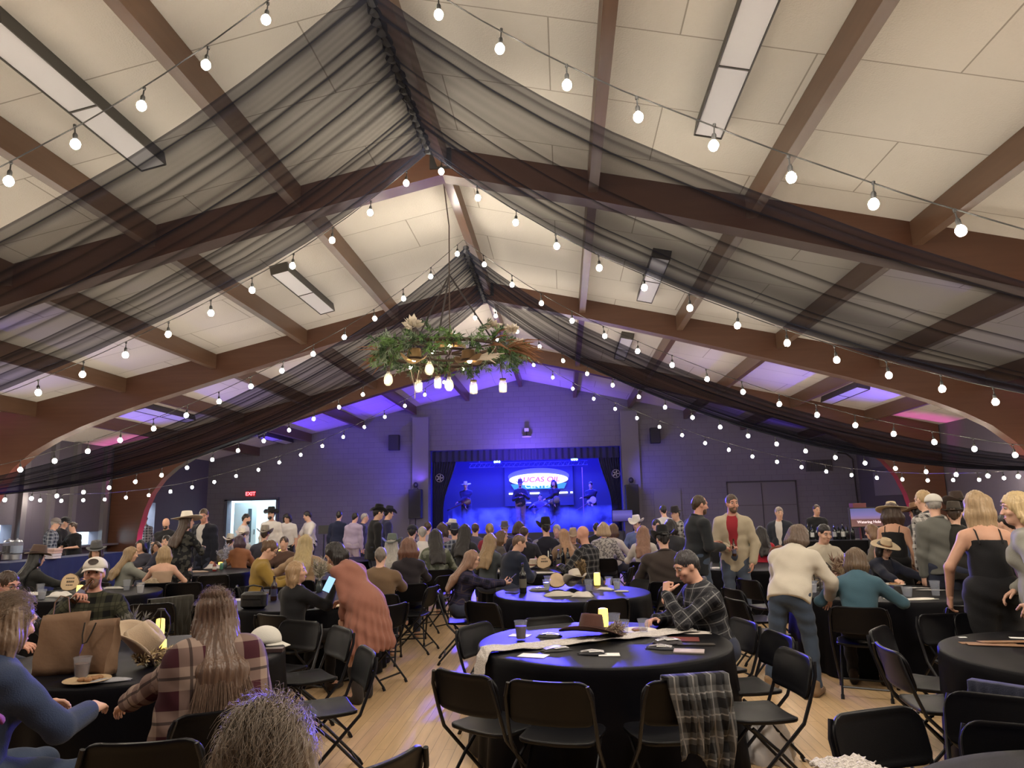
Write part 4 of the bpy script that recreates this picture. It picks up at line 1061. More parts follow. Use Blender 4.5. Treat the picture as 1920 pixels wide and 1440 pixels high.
g_must = guest('woman in a mustard sweater with glasses, looking down at a table', 500, 1008, 9.6, -62, female=True, build=1.28, top=(.26, .165, .035), topkind='sweater', hair=('bun', BROWN), glasses=True, head=(30, -14, 0), hands=[(-.14, .36, .84), (.16, .36, .84)], chair_label=seat('woman in the mustard sweater'), facefx=True)
guest('woman with long straight blonde hair and tan top, seen from behind', 574, 1000, 10.5, 4, female=True, build=1.15, top=(.30, .20, .12), hair=('long', (.34, .26, .13)), hands=[(-.36, .34, .84), (.36, .34, .84)], poles=[(-1, -.3, -.4), (1, -.3, -.4)], chair_label=seat('long-haired blonde in tan'))
guest('grey-haired man in a brown jacket sitting behind the rust dress', 714, 1024, 8.6, 10, build=1.15, top=(.15, .095, .055), topkind='sweater', hair=('short', (.16, .13, .11)), chair_label=seat('man in the brown jacket'))
guest('woman with wavy red-brown hair and a black top, by the aisle', 766, 1008, 9.8, 14, female=True, top=(.02, .016, .02), hair=('curly', (.13, .06, .04)), chair_label=seat('woman with wavy red-brown hair'), build=1.1)
g_plaid = guest('woman in profile with long light hair and dark navy plaid, holding a phone', 884, 1028, 8.6, -82, female=True, top='plaid_navy', build=1.08, hair=('long', (.22, .125, .085)), glasses=True, head=(16, 0, 0), hands=[(-.08, .46, .86), (.06, .47, .86)], hpose=('hold', 'hold'), hn=((.5, 0, .8), (-.5, 0, .8)), chair_label=seat('woman in navy plaid'), facefx=True, lean=(12, 0, 0))
# --- near centre and right
g_fist = guest('dark-haired man in grey plaid resting his face on his fist', 1290, 1024, 6.0, 104, build=1.12, top='plaid_grey', hair=('short', (.03, .026, .028)), skin='warm', head=(24, 6, 0), lean=(16, 0, 0), hands=[(-.01, .375, 1.02), (.18, .40, .80)], poles=[(-.35, .5, -1), (1, -.4, -.6)], hpose=('fist', 'relax'), hn=((.2, -1, -.1), None), hd=((.25, -.25, 1), None), chair_label=seat('man in grey plaid'), hat=None, beard=None)
g_white = guest('man in a cream sweater and jeans standing bent over a table', 1492, 976, 7.3, -36, pose='stand', build=1.1, top=(.52, .47, .39), topkind='sweater', hair=('full', (.11, .075, .055)), head=(34, -8, 0), lean=(34, 0, 0), hands=[(-.10, .46, .82), (.22, .44, .82)], poles=[(-1, -.6, 0), (1, -.6, 0)], pants=(.042, .060, .095), shoe=(.20, .13, .075), feet=[(-.24, -.02, .085), (.16, .04, .085)])
guest('woman in a teal denim shirt with a brown bob, seen from behind', 1602, 1022, 7.2, -24, female=True, build=1.15, top=(.060, .125, .165), hair=('bob', (.115, .075, .045)), lean=(18, 0, 0), head=(18, 0, 0), hands=[(-.30, .36, .80), (.34, .36, .80)], pants=BLK, chair_label=seat('woman in teal denim'))
guest('woman with glasses in a flat tan hat with a brown crown', 1655, 1003, 9.4, 196, female=True, top=(.012, .014, .028), topkind='jacket', inner=(.02, .02, .03), hair=('mid', BLKH), hat=('flat', (.46, .36, .24), (.20, .11, .06), .95), glasses=True, head=(20, 0, 0), skin='fair', facefx=True, chair_label=seat('woman in the flat tan hat'))
guest('young man in a cream sweater facing us behind the brown hat stand', 1542, 980, 10.4, 192, top=(.50, .45, .36), topkind='sweater', hair=('short', BLKH), head=(14, 0, 0), facefx=True, skin='fair')
guest('man in a tan and brown check shirt raising a hand to his mouth', 1744, 987, 10.2, -44, build=1.12, top='plaid_tan', hair=('short', BLKH), head=(8, -10, 0), hands=[(-.2, .38, .82), (.10, .26, 1.13)], poles=[(-1, -.4, -.8), (1, .2, -.6)], hpose=('relax', 'grip'), chair_label=seat('man in the tan check shirt'))
guest('dark-haired woman in a denim blue top left of the tan check shirt', 1712, 980, 10.9, -50, female=True, top=(.03, .04, .075), hair=('shoulder', BLKH), head=(8, -30, 0))
guest('woman standing with her back to us in a black strappy jumpsuit', 1828, 917, 6.4, -6, pose='stand', female=True, top=BLK, topkind='tank', bottom='wide', pants=BLK, hair=('shoulder', (.34, .24, .14)), hands=[(-.30, .10, .92), (.27, .02, .84)], skin='tan', build=1.0)
guest('woman in a light grey blazer with short blonde curls at the right edge', 1900, 922, 5.9, 52, pose='stand', female=True, top=(.23, .225, .20), topkind='jacket', hair=('full', (.46, .34, .18)), head=(2, 24, 0), pants=(.02, .022, .03), hands=[(-.28, .05, .95), (.20, .20, 1.0)], build=1.1)
guest('man in a grey shirt and white mesh-back cap, standing with his back to us', 1746, 927, 9.0, 8, pose='stand', build=1.15, top=(.115, .115, .105), hair=('crop', GREY), hat=('trucker', (.56, .54, .50)), head=(4, -30, 0))
guest('woman in a cream straw hat and black sleeveless top leaning over', 1672, 936, 9.7, -38, pose='stand', female=True, top=BLK, topkind='tank', pants=BLK, hair=('curly', DKBR), hat=('wide', (.58, .48, .33), None, .9), lean=(12, 0, 0), head=(14, 0, -6), skin='tan')
guest('woman in a wide brown patterned hat beside the cream straw hat', 1716, 940, 10.0, 30, pose='stand', female=True, top=(.20, .09, .06), topkind='tank', hair=('long', BLKH), hat=('wide', (.17, .095, .055), (.3, .2, .1)), head=(10, 20, 8), skin='tan')
guest('blond man in a brown and white check shirt behind the grey shirt', 1731, 917, 10.9, 20, pose='stand', top='plaid_white', hair=('short', (.40, .28, .15)))
guest('person in a black tall-crowned hat behind the black jumpsuit', 1793, 921, 9.6, 10, pose='stand', top=BLK, hair=('short', BLKH), hat=('cowboy', (.045, .03, .025), (.02, .015, .01)))
guest('person in a low dark camouflage hat beside the tall black hat', 1786, 938, 8.9, -34, pose='stand', top=(.02, .018, .016), hair=('short', DKBR), hat=('fedora', (.05, .04, .032), (.015, .012, .01)))
g_blz = guest('man in a dark blazer and jeans standing in profile, handing something over', 1310, 927, 10.2, -72, pose='stand', build=1.12, top=(.016, .018, .022), topkind='jacket', inner=(.22, .22, .24), hair=('receding', (.05, .032, .022)), head=(6, -6, 0), hands=[(-.14, .33, 1.20), (.20, .30, 1.15)], poles=[(-.6, -.6, -1), (.6, -.6, -1)], pants=(.05, .07, .11), skin='ruddy', beard=(.1, .06, .04), facefx=True)
g_crm = guest('bearded man in a cream jacket and red check shirt holding a brown bottle', 1369, 925, 10.5, 164, pose='stand', build=1.04, top=(.43, .37, .27), topkind='jacket', inner='plaid_red', hair=('crop', (.06, .04, .03)), beard=(.11, .065, .04), head=(4, 26, 0), hands=[(-.24, .14, .92), (.05, .27, 1.12)], poles=[(-1, -.4, -.8), (1, -.4, -.8)], hpose=('relax', 'grip'), hn=(None, (-.5, .3, .7)), pants=(.07, .09, .13), skin='ruddy', facefx=True)
guest('man in a black hat and dark brown jacket, seated with his back to us', 1243, 984, 9.6, -4, build=1.25, top=(.040, .030, .027), topkind='jacket', hair=('short', BLKH), hat=('cowboy', (.010, .010, .012), (.02, .02, .02)), head=(14, 10, 0), chair_label=seat('man in the dark brown jacket'), res=.0155)
# --- standing along the walls
guest('standing man in a black hat, black jacket and white turtleneck', 709, 945, 15, -58, pose='stand', top=BLK, topkind='jacket', inner=(.62, .58, .54), hair=('short', BLKH), hat=('cowboy', (.008, .008, .010), (.02, .02, .02)), skin='fair', facefx=True, res=.018)
guest('man in a dark hat directly behind the white turtleneck', 729, 948, 16.2, -60, pose='stand', top=(.02, .02, .06), topkind='jacket', hair=('short', BLKH), hat=('cowboy', (.015, .015, .03)))
guest('bearded man in white shirt, suspenders and wide black hat by the exit doorway', 510, 951, 18, 200, pose='stand', top=(.58, .55, .52), hair=('short', BLKH), beard=(.02, .015, .015), hat=('cowboy', BLK, (.02, .02, .02), 1.08), pants=BLK, head=(0, -40, 0), facefx=True, res=.02)
guest('bearded man in white shirt and suspenders standing in profile in the doorway', 462, 962, 17, -86, pose='stand', top=(.56, .53, .50), hair=('short', BLKH), beard=(.02, .015, .015), pants=BLK)
guest('person with chin-length dark hair and a white T-shirt, looking down', 539, 959, 18.6, 195, pose='stand', top=(.58, .55, .53), sleeve=.45, hair=('bob', BLKH), head=(36, 0, 0), pants=BLK)
guest('boy in a white T-shirt serving at a stand, in profile', 578, 957, 18.8, 140, pose='stand', top=(.60, .57, .55), sleeve=.45, hair=('short', BLKH), head=(14, -20, 0), hands=[(-.2, .38, .98), (.2, .38, .98)], pants=BLK)
guest('man in navy seen from behind, left of the lavender shirt', 636, 957, 18.5, 0, pose='stand', top=NAVY, hair=('short', BLKH), pants=BLK)
guest('man in a lavender shirt and pale trousers with his back turned', 666, 960, 18, -20, pose='stand', top=(.34, .28, .40), hair=('short', BLKH), pants=(.40, .34, .42), build=1.1)
guest('dark jacketed man with glasses just right of the lavender shirt', 684, 961, 18.6, -70, pose='stand', top=(.03, .03, .06), hair=('short', GREY))
guest('smiling man in a black suit and open white shirt near the left arch', 382, 952, 12.8, 166, pose='stand', build=1.12, top=(.010, .011, .020), topkind='jacket', inner=(.55, .52, .50), hair=('short', (.07, .045, .03)), head=(14, 26, 0), skin='ruddy', facefx=True, res=.0165)
guest('woman in a wide white brimmed hat and black floral dress, back turned', 352, 958, 12.3, -20, pose='stand', female=True, build=1.15, top='print_floral_dark', topkind='dress', bottom='none', hem=.25, hair=('long', DKBR), hat=('wide', (.66, .61, .54), None, 1.05), head=(0, -30, -10), hands=[(-.25, .1, .9), (.12, .34, 1.2)], res=.018)
guest('bald bearded man in a black T-shirt with crossed arms by the left doorway', 312, 970, 15.5, 190, pose='stand', top=BLK, sleeve=.5, hair=('bald', BLKH), beard=(.03, .022, .02), hands=[(.12, .20, 1.15), (-.12, .22, 1.12)], skin='tan', build=1.1, pants=JEAN)
guest('person in white plaid inside the left doorway', 272, 968, 22.9, 190, pose='stand', top='plaid_white', hair=('short', BLKH), hat=('cap', (.1, .1, .1)), pants=JEAN)
guest('man in a plaid shirt and grey cap at the drinks counter', 104, 971, 16.4, -60, pose='stand', top='plaid_blue', hair=('crop', GREY), hat=('cap', (.20, .18, .17)), build=1.15, pants=JEAN)
guest('young man in black with a black cap, between the plaid shirt and the ponytail', 122, 969, 17.2, -80, pose='stand', top=BLK, hair=('short', BLKH), hat=('cap', BLK), hands=[(-.15, .36, 1.05), (.15, .36, 1.05)], pants=BLK)
guest('woman in a black T-shirt with tied-back hair holding a tablet', 138, 978, 16.6, 170, pose='stand', female=True, top=BLK, sleeve=.5, hair=('bun', DKBR), head=(10, -20, 0), hands=[(-.12, .32, 1.05), (.12, .32, 1.05)], pants=BLK)
guest('grey-haired man in a dark jacket and white shirt by the right wall', 1458, 949, 14.2, 150, pose='stand', top=(.025, .028, .04), topkind='jacket', inner=(.55, .52, .5), hair=('short', (.24, .19, .17)), head=(8, 30, 0), facefx=True)
guest('bartender in black facing us behind the bottles at right', 1530, 945, 16.4, 185, pose='stand', top=BLK, hair=('short', (.05, .03, .025)), skin='tan', facefx=True)
guest('man in a white shirt seen from behind, left of the dark blazer', 1243, 946, 16, 10, pose='stand', top=(.55, .53, .55), hair=('short', BLKH))
guest('person in a dark hat and plaid next to the white shirt, standing', 1266, 947, 15.4, 120, pose='stand', top='plaid_white', hair=('short', BLKH), hat=('fedora', (.03, .025, .03)))
# --- seated at left
guest('woman with long light hair and a grey denim jacket', 246, 1023, 10.6, -40, female=True, top=(.20, .205, .18), topkind='jacket', hair=('long', DKBLOND), head=(10, -20, 0), chair_label=seat('woman in the grey denim jacket'), res=.0155)
guest('strapless blonde woman seen from behind beside her cream wrap', 310, 1021, 10.4, 20, female=True, top=(.40, .28, .20), topkind='tank', bare=True, hair=('shoulder', (.32, .22, .12)), skin='fair', chair_label=seat('strapless blonde'), hands=[(-.2, .36, .8), (.24, .3, .74)], res=.0155)
guest('boy with short dark hair facing us beyond the strapless blonde', 313, 1002, 12.8, 185, top=(.03, .03, .05), hair=('short', BLKH), skin='fair', facefx=True)
guest('person in a wide brown hat with long straight black hair at the left table', 72, 1024, 9.6, -30, female=True, top=(.02, .02, .02), hair=('longer', (.008, .008, .009)), hat=('fedora', (.085, .055, .045), (.03, .02, .02), 1.25), chair_label=seat('person with the wide brown hat'))
guest('person in a grey brimmed hat left of the denim jacket woman', 180, 1015, 11.2, 175, top=(.04, .04, .045), hair=('mid', DKBR), hat=('fedora', (.085, .085, .09), (.03, .03, .03), 1.2), head=(10, 30, 0), skin='fair')
guest('dark-haired girl facing us between the grey jacket and the boy', 264, 1010, 12.6, 190, female=True, top=(.05, .05, .07), hair=('long', BLKH), skin='fair')
guest('woman with glasses and dark hair eating, beside the strapless blonde', 293, 1024, 12.0, 200, female=True, top=(.10, .045, .035), hair=('mid', DKBR), skin='tan', glasses=True)
guest('woman with purple-lit dark hair and a rust top at the far left table', 450, 1001, 13, 30, female=True, top=(.24, .10, .05), hair=('shoulder', (.06, .035, .05)))  # hair colour carries the purple light as a tint
guest('person in a grey sweater left of the rust top', 432, 1000, 13.4, 10, top=(.24, .22, .22), topkind='sweater', hair=('short', DKBR), hat=('cowboy', (.5, .46, .40)))
guest('person in a cream cowboy hat near the doorway', 455, 990, 14.6, 0, top=(.4, .38, .36), hair=('short', DKBR), hat=('cowboy', (.62, .57, .49)))
guest('person in a tan felt hat under the black hat man', 497, 985, 14.6, 10, top=(.05, .05, .07), hair=('short', DKBR), hat=('cowboy', (.22, .19, .16)))
guest('person in brown behind the mustard sweater', 533, 1004, 12.4, 190, top=(.08, .045, .035), hair=('short', DKBR))
guest('woman in a green felt hat with grey hair, seen from behind', 735, 1001, 11.5, 0, female=True, top=(.10, .11, .11), hair=('long', GREY), hat=('cowboy', (.105, .125, .115), (.05, .05, .05), 1.05))
guest('bald man in a white shirt in the left middle of the crowd', 792, 985, 13.6, 12, top=(.58, .55, .54), hair=('rim', GREY), skin='fair')
guest('person in a dark cap left of the bald man', 773, 984, 13.8, 0, top=(.03, .03, .05), hair=('short', BLKH), hat=('cap', (.02, .02, .03)))
guest('woman with long black hair and a camouflage top', 816, 990, 12, 20, female=True, top='print_camouflage', hair=('long', BLKH), build=1.1, chair_label=seat('woman in camouflage'))
guest('woman with long black hair and a dark cardigan with pale cuffs', 872, 981, 13.6, -10, female=True, top=(.03, .032, .035), hair=('long', BLKH))
guest('man in blue plaid with a dark hat, next to the black-haired woman', 852, 981, 14.6, 10, top='plaid_blue', hair=('short', BLKH), hat=('cowboy', (.03, .035, .07)))
guest('man in a white cowboy hat in profile below the guitarist', 846, 964, 16.5, -80, top=(.10, .10, .18), hair=('short', BLKH), hat=('cowboy', (.55, .52, .50)), build=1.1)
guest('pink-shirted woman deep in the crowd left of centre', 829, 978, 15.2, 10, female=True, top=(.30, .20, .24), hair=('mid', DKBR))
guest('balding man right of the dark cardigan', 891, 979, 15.5, 0, top=(.06, .06, .10), hair=('rim', DKBR), skin='fair')
guest('woman with long blond hair and a grey top at the centre left', 919, 998, 12, -24, female=True, top=(.06, .07, .075), hair=('long', DKBLOND))
guest('smiling brown-haired woman in profile at the centre left', 941, 993, 12.8, -70, female=True, top=(.07, .06, .06), hair=('shoulder', BROWN), head=(2, -10, 0), facefx=True)
guest('man in a navy jacket in profile leaning over the bottle table', 968, 999, 12.2, -50, top=(.012, .016, .032), topkind='jacket', hair=('short', (.13, .08, .055)), head=(18, -30, 0), lean=(16, 0, 0), build=1.1)
guest('bald man in a quilted black vest, seen from behind', 982, 985, 13.4, 0, top=(.018, .018, .024), topkind='vest', inner=(.03, .03, .04), hair=('rim', DKBR), skin='fair', build=1.12)
guest('woman with a high ponytail in red, behind the smiling woman', 918, 980, 14.6, 8, female=True, top=(.25, .03, .05), hair=('pony', DKBLOND))
guest('person in a patterned hat and sunglasses deep in the crowd', 946, 976, 16, 185, top=(.04, .04, .06), hair=('short', BLKH), hat=('fedora', (.10, .09, .10)), glasses=True)
guest('person with dark hair behind the bald man in the vest', 973, 977, 15, 0, top=(.03, .03, .04), hair=('full', DKBR))
guest('tall person in a black hat and dark vest blocking the stage centre', 1023, 969, 14.2, 12, top=(.015, .015, .025), topkind='vest', inner=(.2, .19, .22), hair=('short', BLKH), hat=('cowboy', (.008, .008, .012), None, 1.1), build=1.1)
guest('woman with long strawberry blonde hair and a tan top at the bottle table', 1056, 990, 12.2, 24, female=True, top=(.19, .13, .095), hair=('long', (.30, .17, .10)), head=(4, 20, 0), build=1.08)
guest('man in a tan hat facing us across the bottle table', 1074, 989, 13.8, 180, top=(.05, .04, .04), hair=('short', DKBR), hat=('cowboy', (.34, .25, .18)), skin='tan')
guest('bald bearded man in a dark check shirt, in profile', 1094, 984, 12.8, 56, top='plaid_grey', hair=('bald', BLKH), beard=(.12, .06, .04), skin='ruddy', build=1.15, hands=[(-.2, .36, .84), (.2, .36, .84)])
guest('woman in a leopard print top with a short blond crop, back turned', 1131, 979, 13.9, -6, female=True, top='print_leopard', hair=('full', (.38, .27, .16)), build=1.15, chair_label=seat('woman in leopard print'))
guest('woman in a cream blouse right of the leopard print', 1150, 980, 14.2, -28, female=True, top=(.52, .47, .42), hair=('bob', BROWN))
guest('man in a white cowboy hat and blue shirt facing us', 1193, 966, 16.5, 150, top=(.10, .13, .26), hair=('short', BLKH), hat=('cowboy', (.62, .58, .54)), skin='fair', facefx=True, build=1.1)
guest('woman with long auburn hair and white sleeves, by the black hat', 1205, 984, 13, -10, female=True, top=(.50, .46, .43), hair=('long', (.21, .11, .075)), chair_label=seat('auburn-haired woman'))
guest('dark-clad person between the auburn hair and the blazer', 1230, 972, 15.4, 190, top=BLK, hair=('short', BLKH))
guest('person in dark clothes directly left of the dark blazer man', 1256, 970, 14.6, 10, top=(.03, .03, .035), hair=('bob', BLKH))
guest('grey-haired person beyond the tan hat man', 1044, 982, 15.5, 170, top=(.05, .05, .06), hair=('short', GREY), skin='fair')
guest('person in black at the far centre right, before the fog', 1118, 979, 16.5, 0, top=BLK, hair=('short', BLKH))
guest('far seated person in a pale shirt under the left stage speaker', 802, 976, 17, 0, top=(.3, .28, .36), hair=('short', DKBR))
guest('woman in a red sequin top behind the cream jacket man', 1425, 985, 12.4, 0, female=True, top=(.42, .02, .04), hair=('long', BLKH))
guest('woman with curly brown hair below the screen at right', 1633, 983, 12.6, 60, female=True, top=(.12, .10, .08), hair=('curly', (.17, .10, .06)), skin='fair')
guest('dark-clad person at the cans table, back turned', 1345, 1010, 13.2, 0, top=BLK, hair=('short', BLKH))
guest('man in a black T-shirt beyond the grey blazer at the right edge', 1884, 960, 8.2, 20, pose='stand', top=BLK, hair=('short', BLKH), sleeve=.5)
# ---------------------------------------------------------------- grey-haired head nearest the lens, with loose strands
def strands(H, RH, HC, n, mt, parent, seed, spread=.02, length=(.07, .15), r=.0011, rad=(.088, .108, .105)):
    rg = np.random.default_rng(seed); V = []; Fc = []
    for i in range(n):
        a = rg.uniform(0, 2*np.pi); c = rg.uniform(-.45, 1); q = math.sqrt(1-c*c)
        p = np.array([rad[0]*q*math.sin(a), rad[1]*q*math.cos(a)-.014, rad[2]*c+.034])
        if p[1] > .055 and p[2] < .09: continue
        nrm = unit(p/np.array(rad)); back = unit(np.array([-.12*np.sign(p[0])*abs(p[0])/.08, -1, -.35])); tg = unit(back-nrm*(back @ nrm)+rg.normal(0, .25, 3))
        L = rg.uniform(*length); k = 6; pts = []; ph = rg.uniform(0, 6.3); lift = rg.uniform(0, spread)*(1 if rg.random() < .85 else 1.8)
        for j in range(k):
            t = j/(k-1); w = p+tg*L*t+nrm*(.004+lift*t-L*L*t*t*4.0)+.004*np.array([math.sin(ph+7*t), math.cos(ph*1.3+6*t), math.sin(ph*.7+8*t)])
            pts.append(H(*w))
        b = len(V); u = unit(np.cross(np.array(pts[1])-pts[0], nrm+.01)); w = unit(np.cross(u, np.array(pts[1])-pts[0]))
        for j in range(k):
            rr = r*(1-.75*j/(k-1))
            for a_ in (0, 2.1, 4.2): V.append(pts[j]+rr*(math.cos(a_)*u+math.sin(a_)*w))
        for j in range(k-1):
            for e in range(3): Fc.append((b+j*3+e, b+j*3+(e+1) % 3, b+(j+1)*3+(e+1) % 3, b+(j+1)*3+e))
    return link('hair_strands', mesh_of(V, Fc, True, 180), mt, parent)
pr = guest('person with frizzy grey hair in a black clip, closest to the lens', 505, 1318, 1.62, 12, female=True, build=1.05, top=(.03, .03, .05), hair=('bouffant', (.22, .17, .125)), head=(2, 0, 0), res=.0095)
strands(pr['H'], pr['RH'], pr['HC'], 6500, hair_mat((.27, .215, .165)), pr['root'], 4, .009, (.06, .15), .0009, (.100, .120, .117))
H = pr['H']
MB().tube([tuple(H(-.040, -.136, .040)), tuple(H(-.008, -.134, .078)), tuple(H(.036, -.116, .108))], [.005, .0075, .005], 8).build('hair_clip', mat('clip_black', (.01, .01, .01), .25), pr['root'])
for g_, n_, c_, sd in ((g_denim, 1500, (.22, .16, .11), 8), (g_long, 700, (.13, .08, .055), 9)):
    strands(g_['H'], g_['RH'], g_['HC'], n_, hair_mat(c_), g_['root'], sd, .012, (.05, .12), .0008, (.092, .112, .11))
def long_strands(pr_, n, mt, seed, w, drop):
    rg = np.random.default_rng(seed); V = []; Fc = []; H, T, HC, s, g = pr_['H'], pr_['T'], pr_['HC'], pr_['s'], pr_['g']
    bk = T(0, -.125-g*1.5, .34); lo_ = T(0, -.135-g*2, .05)
    for i in range(n):
        q = rg.uniform(-1, 1); a = q*1.45; top = np.array(H(.088*math.sin(a)*.95, -.104*math.cos(a)*rg.uniform(.55, 1.05)-.012, rg.uniform(.03, .115)))
        m1 = np.array(H(q*.095, -.125+.085*abs(q)**1.5, -.05)); m2 = np.array([q*w*.72, bk[1]-.070+.03*abs(q), bk[2]+.02]); tip = np.array([q*w+rg.normal(0, .012), lo_[1]-.062+.03*abs(q), HC[2]-drop*rg.uniform(.82, 1.05)])
        k = 9; ph = rg.uniform(0, 6.3); K = np.array([top, m1, m2, tip]); P = []
        for j in range(k):
            t = 3*j/(k-1); e = min(2, int(t)); u = t-e; P.append(K[e]*(1-u)+K[e+1]*u+rg.normal(0, .0012, 3)+np.array([.004*math.sin(ph+t*3), -.003*abs(math.sin(ph+t*2)), 0]))
        P = [P[0]]+[(P[j-1]+2*P[j]+P[j+1])/4 for j in range(1, k-1)]+[P[-1]]; b = len(V)
        for j in range(k):
            rr = .0017*(1-.6*j/(k-1))
            for a_ in (0, 2.1, 4.2): V.append(P[j]+rr*np.array([math.cos(a_), math.sin(a_), 0]))
        for j in range(k-1):
            for e in range(3): Fc.append((b+j*3+e, b+j*3+(e+1) % 3, b+(j+1)*3+(e+1) % 3, b+(j+1)*3+e))
    return link('hair_strands', mesh_of(V, Fc, True, 180), mt, pr_['root'])
long_strands(g_long, 1500, hair_mat((.16, .10, .07)), 31, .155, .52)
# purple beanie head at the bottom left corner
p = at_y(4, 1372, 1.75)
pp_ = person('person in a magenta knit hat, only its edge in view at the bottom left corner', p.x-.135, 1.70, 10, h=1.60, female=True, top=(.05, .03, .06), hair=('short', GREY), hat=('cap', (.15, .02, .10), None, 1.05), res=.012)

# ---------------------------------------------------------------- small things
cup_clear = mat('clear_plastic', (.42, .45, .52), .10, alpha=.17, spec=.8)
glass_dark = mat('dark_bottle_glass', (.006, .007, .008), .10, spec=.7)
glass_brown = mat('brown_bottle_glass', (.05, .018, .006), .10, spec=.7)
paper = mat('white_paper', (.68, .67, .66), .7)
cream = mat('cream_cloth', (.56, .50, .42), .9, bump=.5, bscale=120)
kraft = mat('kraft_paper', (.17, .098, .055), .75, bump=.25, bscale=25, var=.06)
lant_glow = mat('amber_lantern_glow', (1, .75, .2), .5, emit=(1, .62, .10), estr=2.6)
woodslice = mat('wood_slice', (.55, .40, .25), .7, var=.12, vscale=18); bark = mat('bark', (.12, .075, .045), .9, bump=.6, bscale=60)
ink = mat('dark_ink', (.02, .015, .012), .7)
felt_brown = (.075, .032, .024)
def onto(p):
    """keep a thing on the nearest table top"""
    k = min(TABLES.values(), key=lambda c: math.hypot(p.x-c[0], p.y-c[1])); dx, dy = p.x-k[0], p.y-k[1]; r = math.hypot(dx, dy)
    return p if r < .84 else Vector((k[0]+dx/r*.84, k[1]+dy/r*.84, p.z))
def item(name, label, cat, px, py, z=TZ, rz=0., group=None, dz=0.):
    p = at_z(px, py, z); p = onto(p) if z == TZ else p
    return thing(name, label, cat, (p.x, p.y, z+dz+.001), rz, group)
def cup(px, py, label, h=.115, r=.044, drink=None, group='plastic cups on the tables', z=TZ):
    t = item('plastic_cup', label, 'cup', px, py, z, 0, group)
    MB().lathe([(r*.66, .002), (r*.70, .0), (r*.98, h-.006), (r*1.06, h-.004), (r*1.06, h), (r*.96, h), (r*.94, h-.008), (r*.66, .006), (.001, .006)], 18, caps=False).build('cup_wall', cup_clear, t)
    if drink: MB().lathe([(.001, .008), (r*.66, .008), (r*.86, h*.72), (.001, h*.72)], 14).build('drink', mat('drink_%02x%02x%02x' % tuple(int(c*255) for c in drink), drink, .15, spec=.5), t)
    return t
def bottle(px, py, label, h=.30, r=.037, mt=None, lab=None, group='bottles on the tables', z=TZ, neck=.012):
    t = item('bottle', label, 'bottle', px, py, z, 0, group)
    MB().lathe([(.001, 0), (r*.95, 0), (r, .008), (r, h*.58), (r*.86, h*.66), (neck*1.15, h*.78), (neck, h*.97), (neck*1.2, h*.975), (neck*1.2, h), (.001, h)], 16).build('glass', mt or glass_dark, t)
    if lab: MB().lathe([(r+.0008, h*.18), (r+.0008, h*.48)], 16, caps=False).build('paper_label', mat('label_%02x%02x%02x' % tuple(int(c*255) for c in lab), lab, .6), t)
    MB().lathe([(neck*1.28, h*.93), (neck*1.28, h+.002), (.001, h+.002)], 10).build('cap', mat('bottle_cap', (.03, .02, .02), .4), t)
    return t
def can(px, py, label, col, z=TZ):
    t = item('drink_can', label, 'can', px, py, z, 0, 'drink cans')
    MB().lathe([(.001, 0), (.024, 0), (.032, .010), (.032, .108), (.027, .119), (.026, .121)], 16, caps=False).build('can_body', mat('can_%02x%02x' % (int(col[0]*255), int(col[1]*255)), col, .3, metal=.3), t)
    MB().lathe([(.026, .120), (.001, .118)], 16, caps=False).build('can_lid', mat('can_lid', (.5, .5, .5), .3, metal=.9), t)
def plate(px, py, label, r=.12, food=True, col=None, z=TZ):
    t = item('plate', label, 'plate', px, py, z, 0, 'plates on the tables')
    MB().lathe([(.001, .004), (r*.65, .004), (r*.8, .012), (r, .018), (r*.99, .021), (r*.78, .016), (r*.64, .008), (.001, .008)], 24).build('dish', mat('plate_%d' % (1 if col else 0), col or (.62, .58, .52), .4), t)
    if food:
        rg = random.Random(int(px)); mb = MB()
        for i in range(6): a = rg.uniform(0, 6.3); d = rg.uniform(.0, r*.5); mb.ball((d*math.cos(a), d*math.sin(a), .018), (rg.uniform(.018, .035), rg.uniform(.018, .03), .014), 8, 5)
        f = mb.build('food', mat('food_brown', (.24, .12, .05), .6, var=.3, vscale=30), t); f['kind'] = 'stuff'
def card(px, py, label, w, l, mt, deg, name='menu_card', cat='menu', group='cards and menus on the tables', thick=.003, dz=0.):
    p = onto(at_z(px, py, TZ)); t = thing(name, label, cat, (p.x, p.y, TZ+.001+dz), D2(deg), group, MB().box((0, 0, thick/2), (w, l, thick)).mesh(False), mt)
    return t
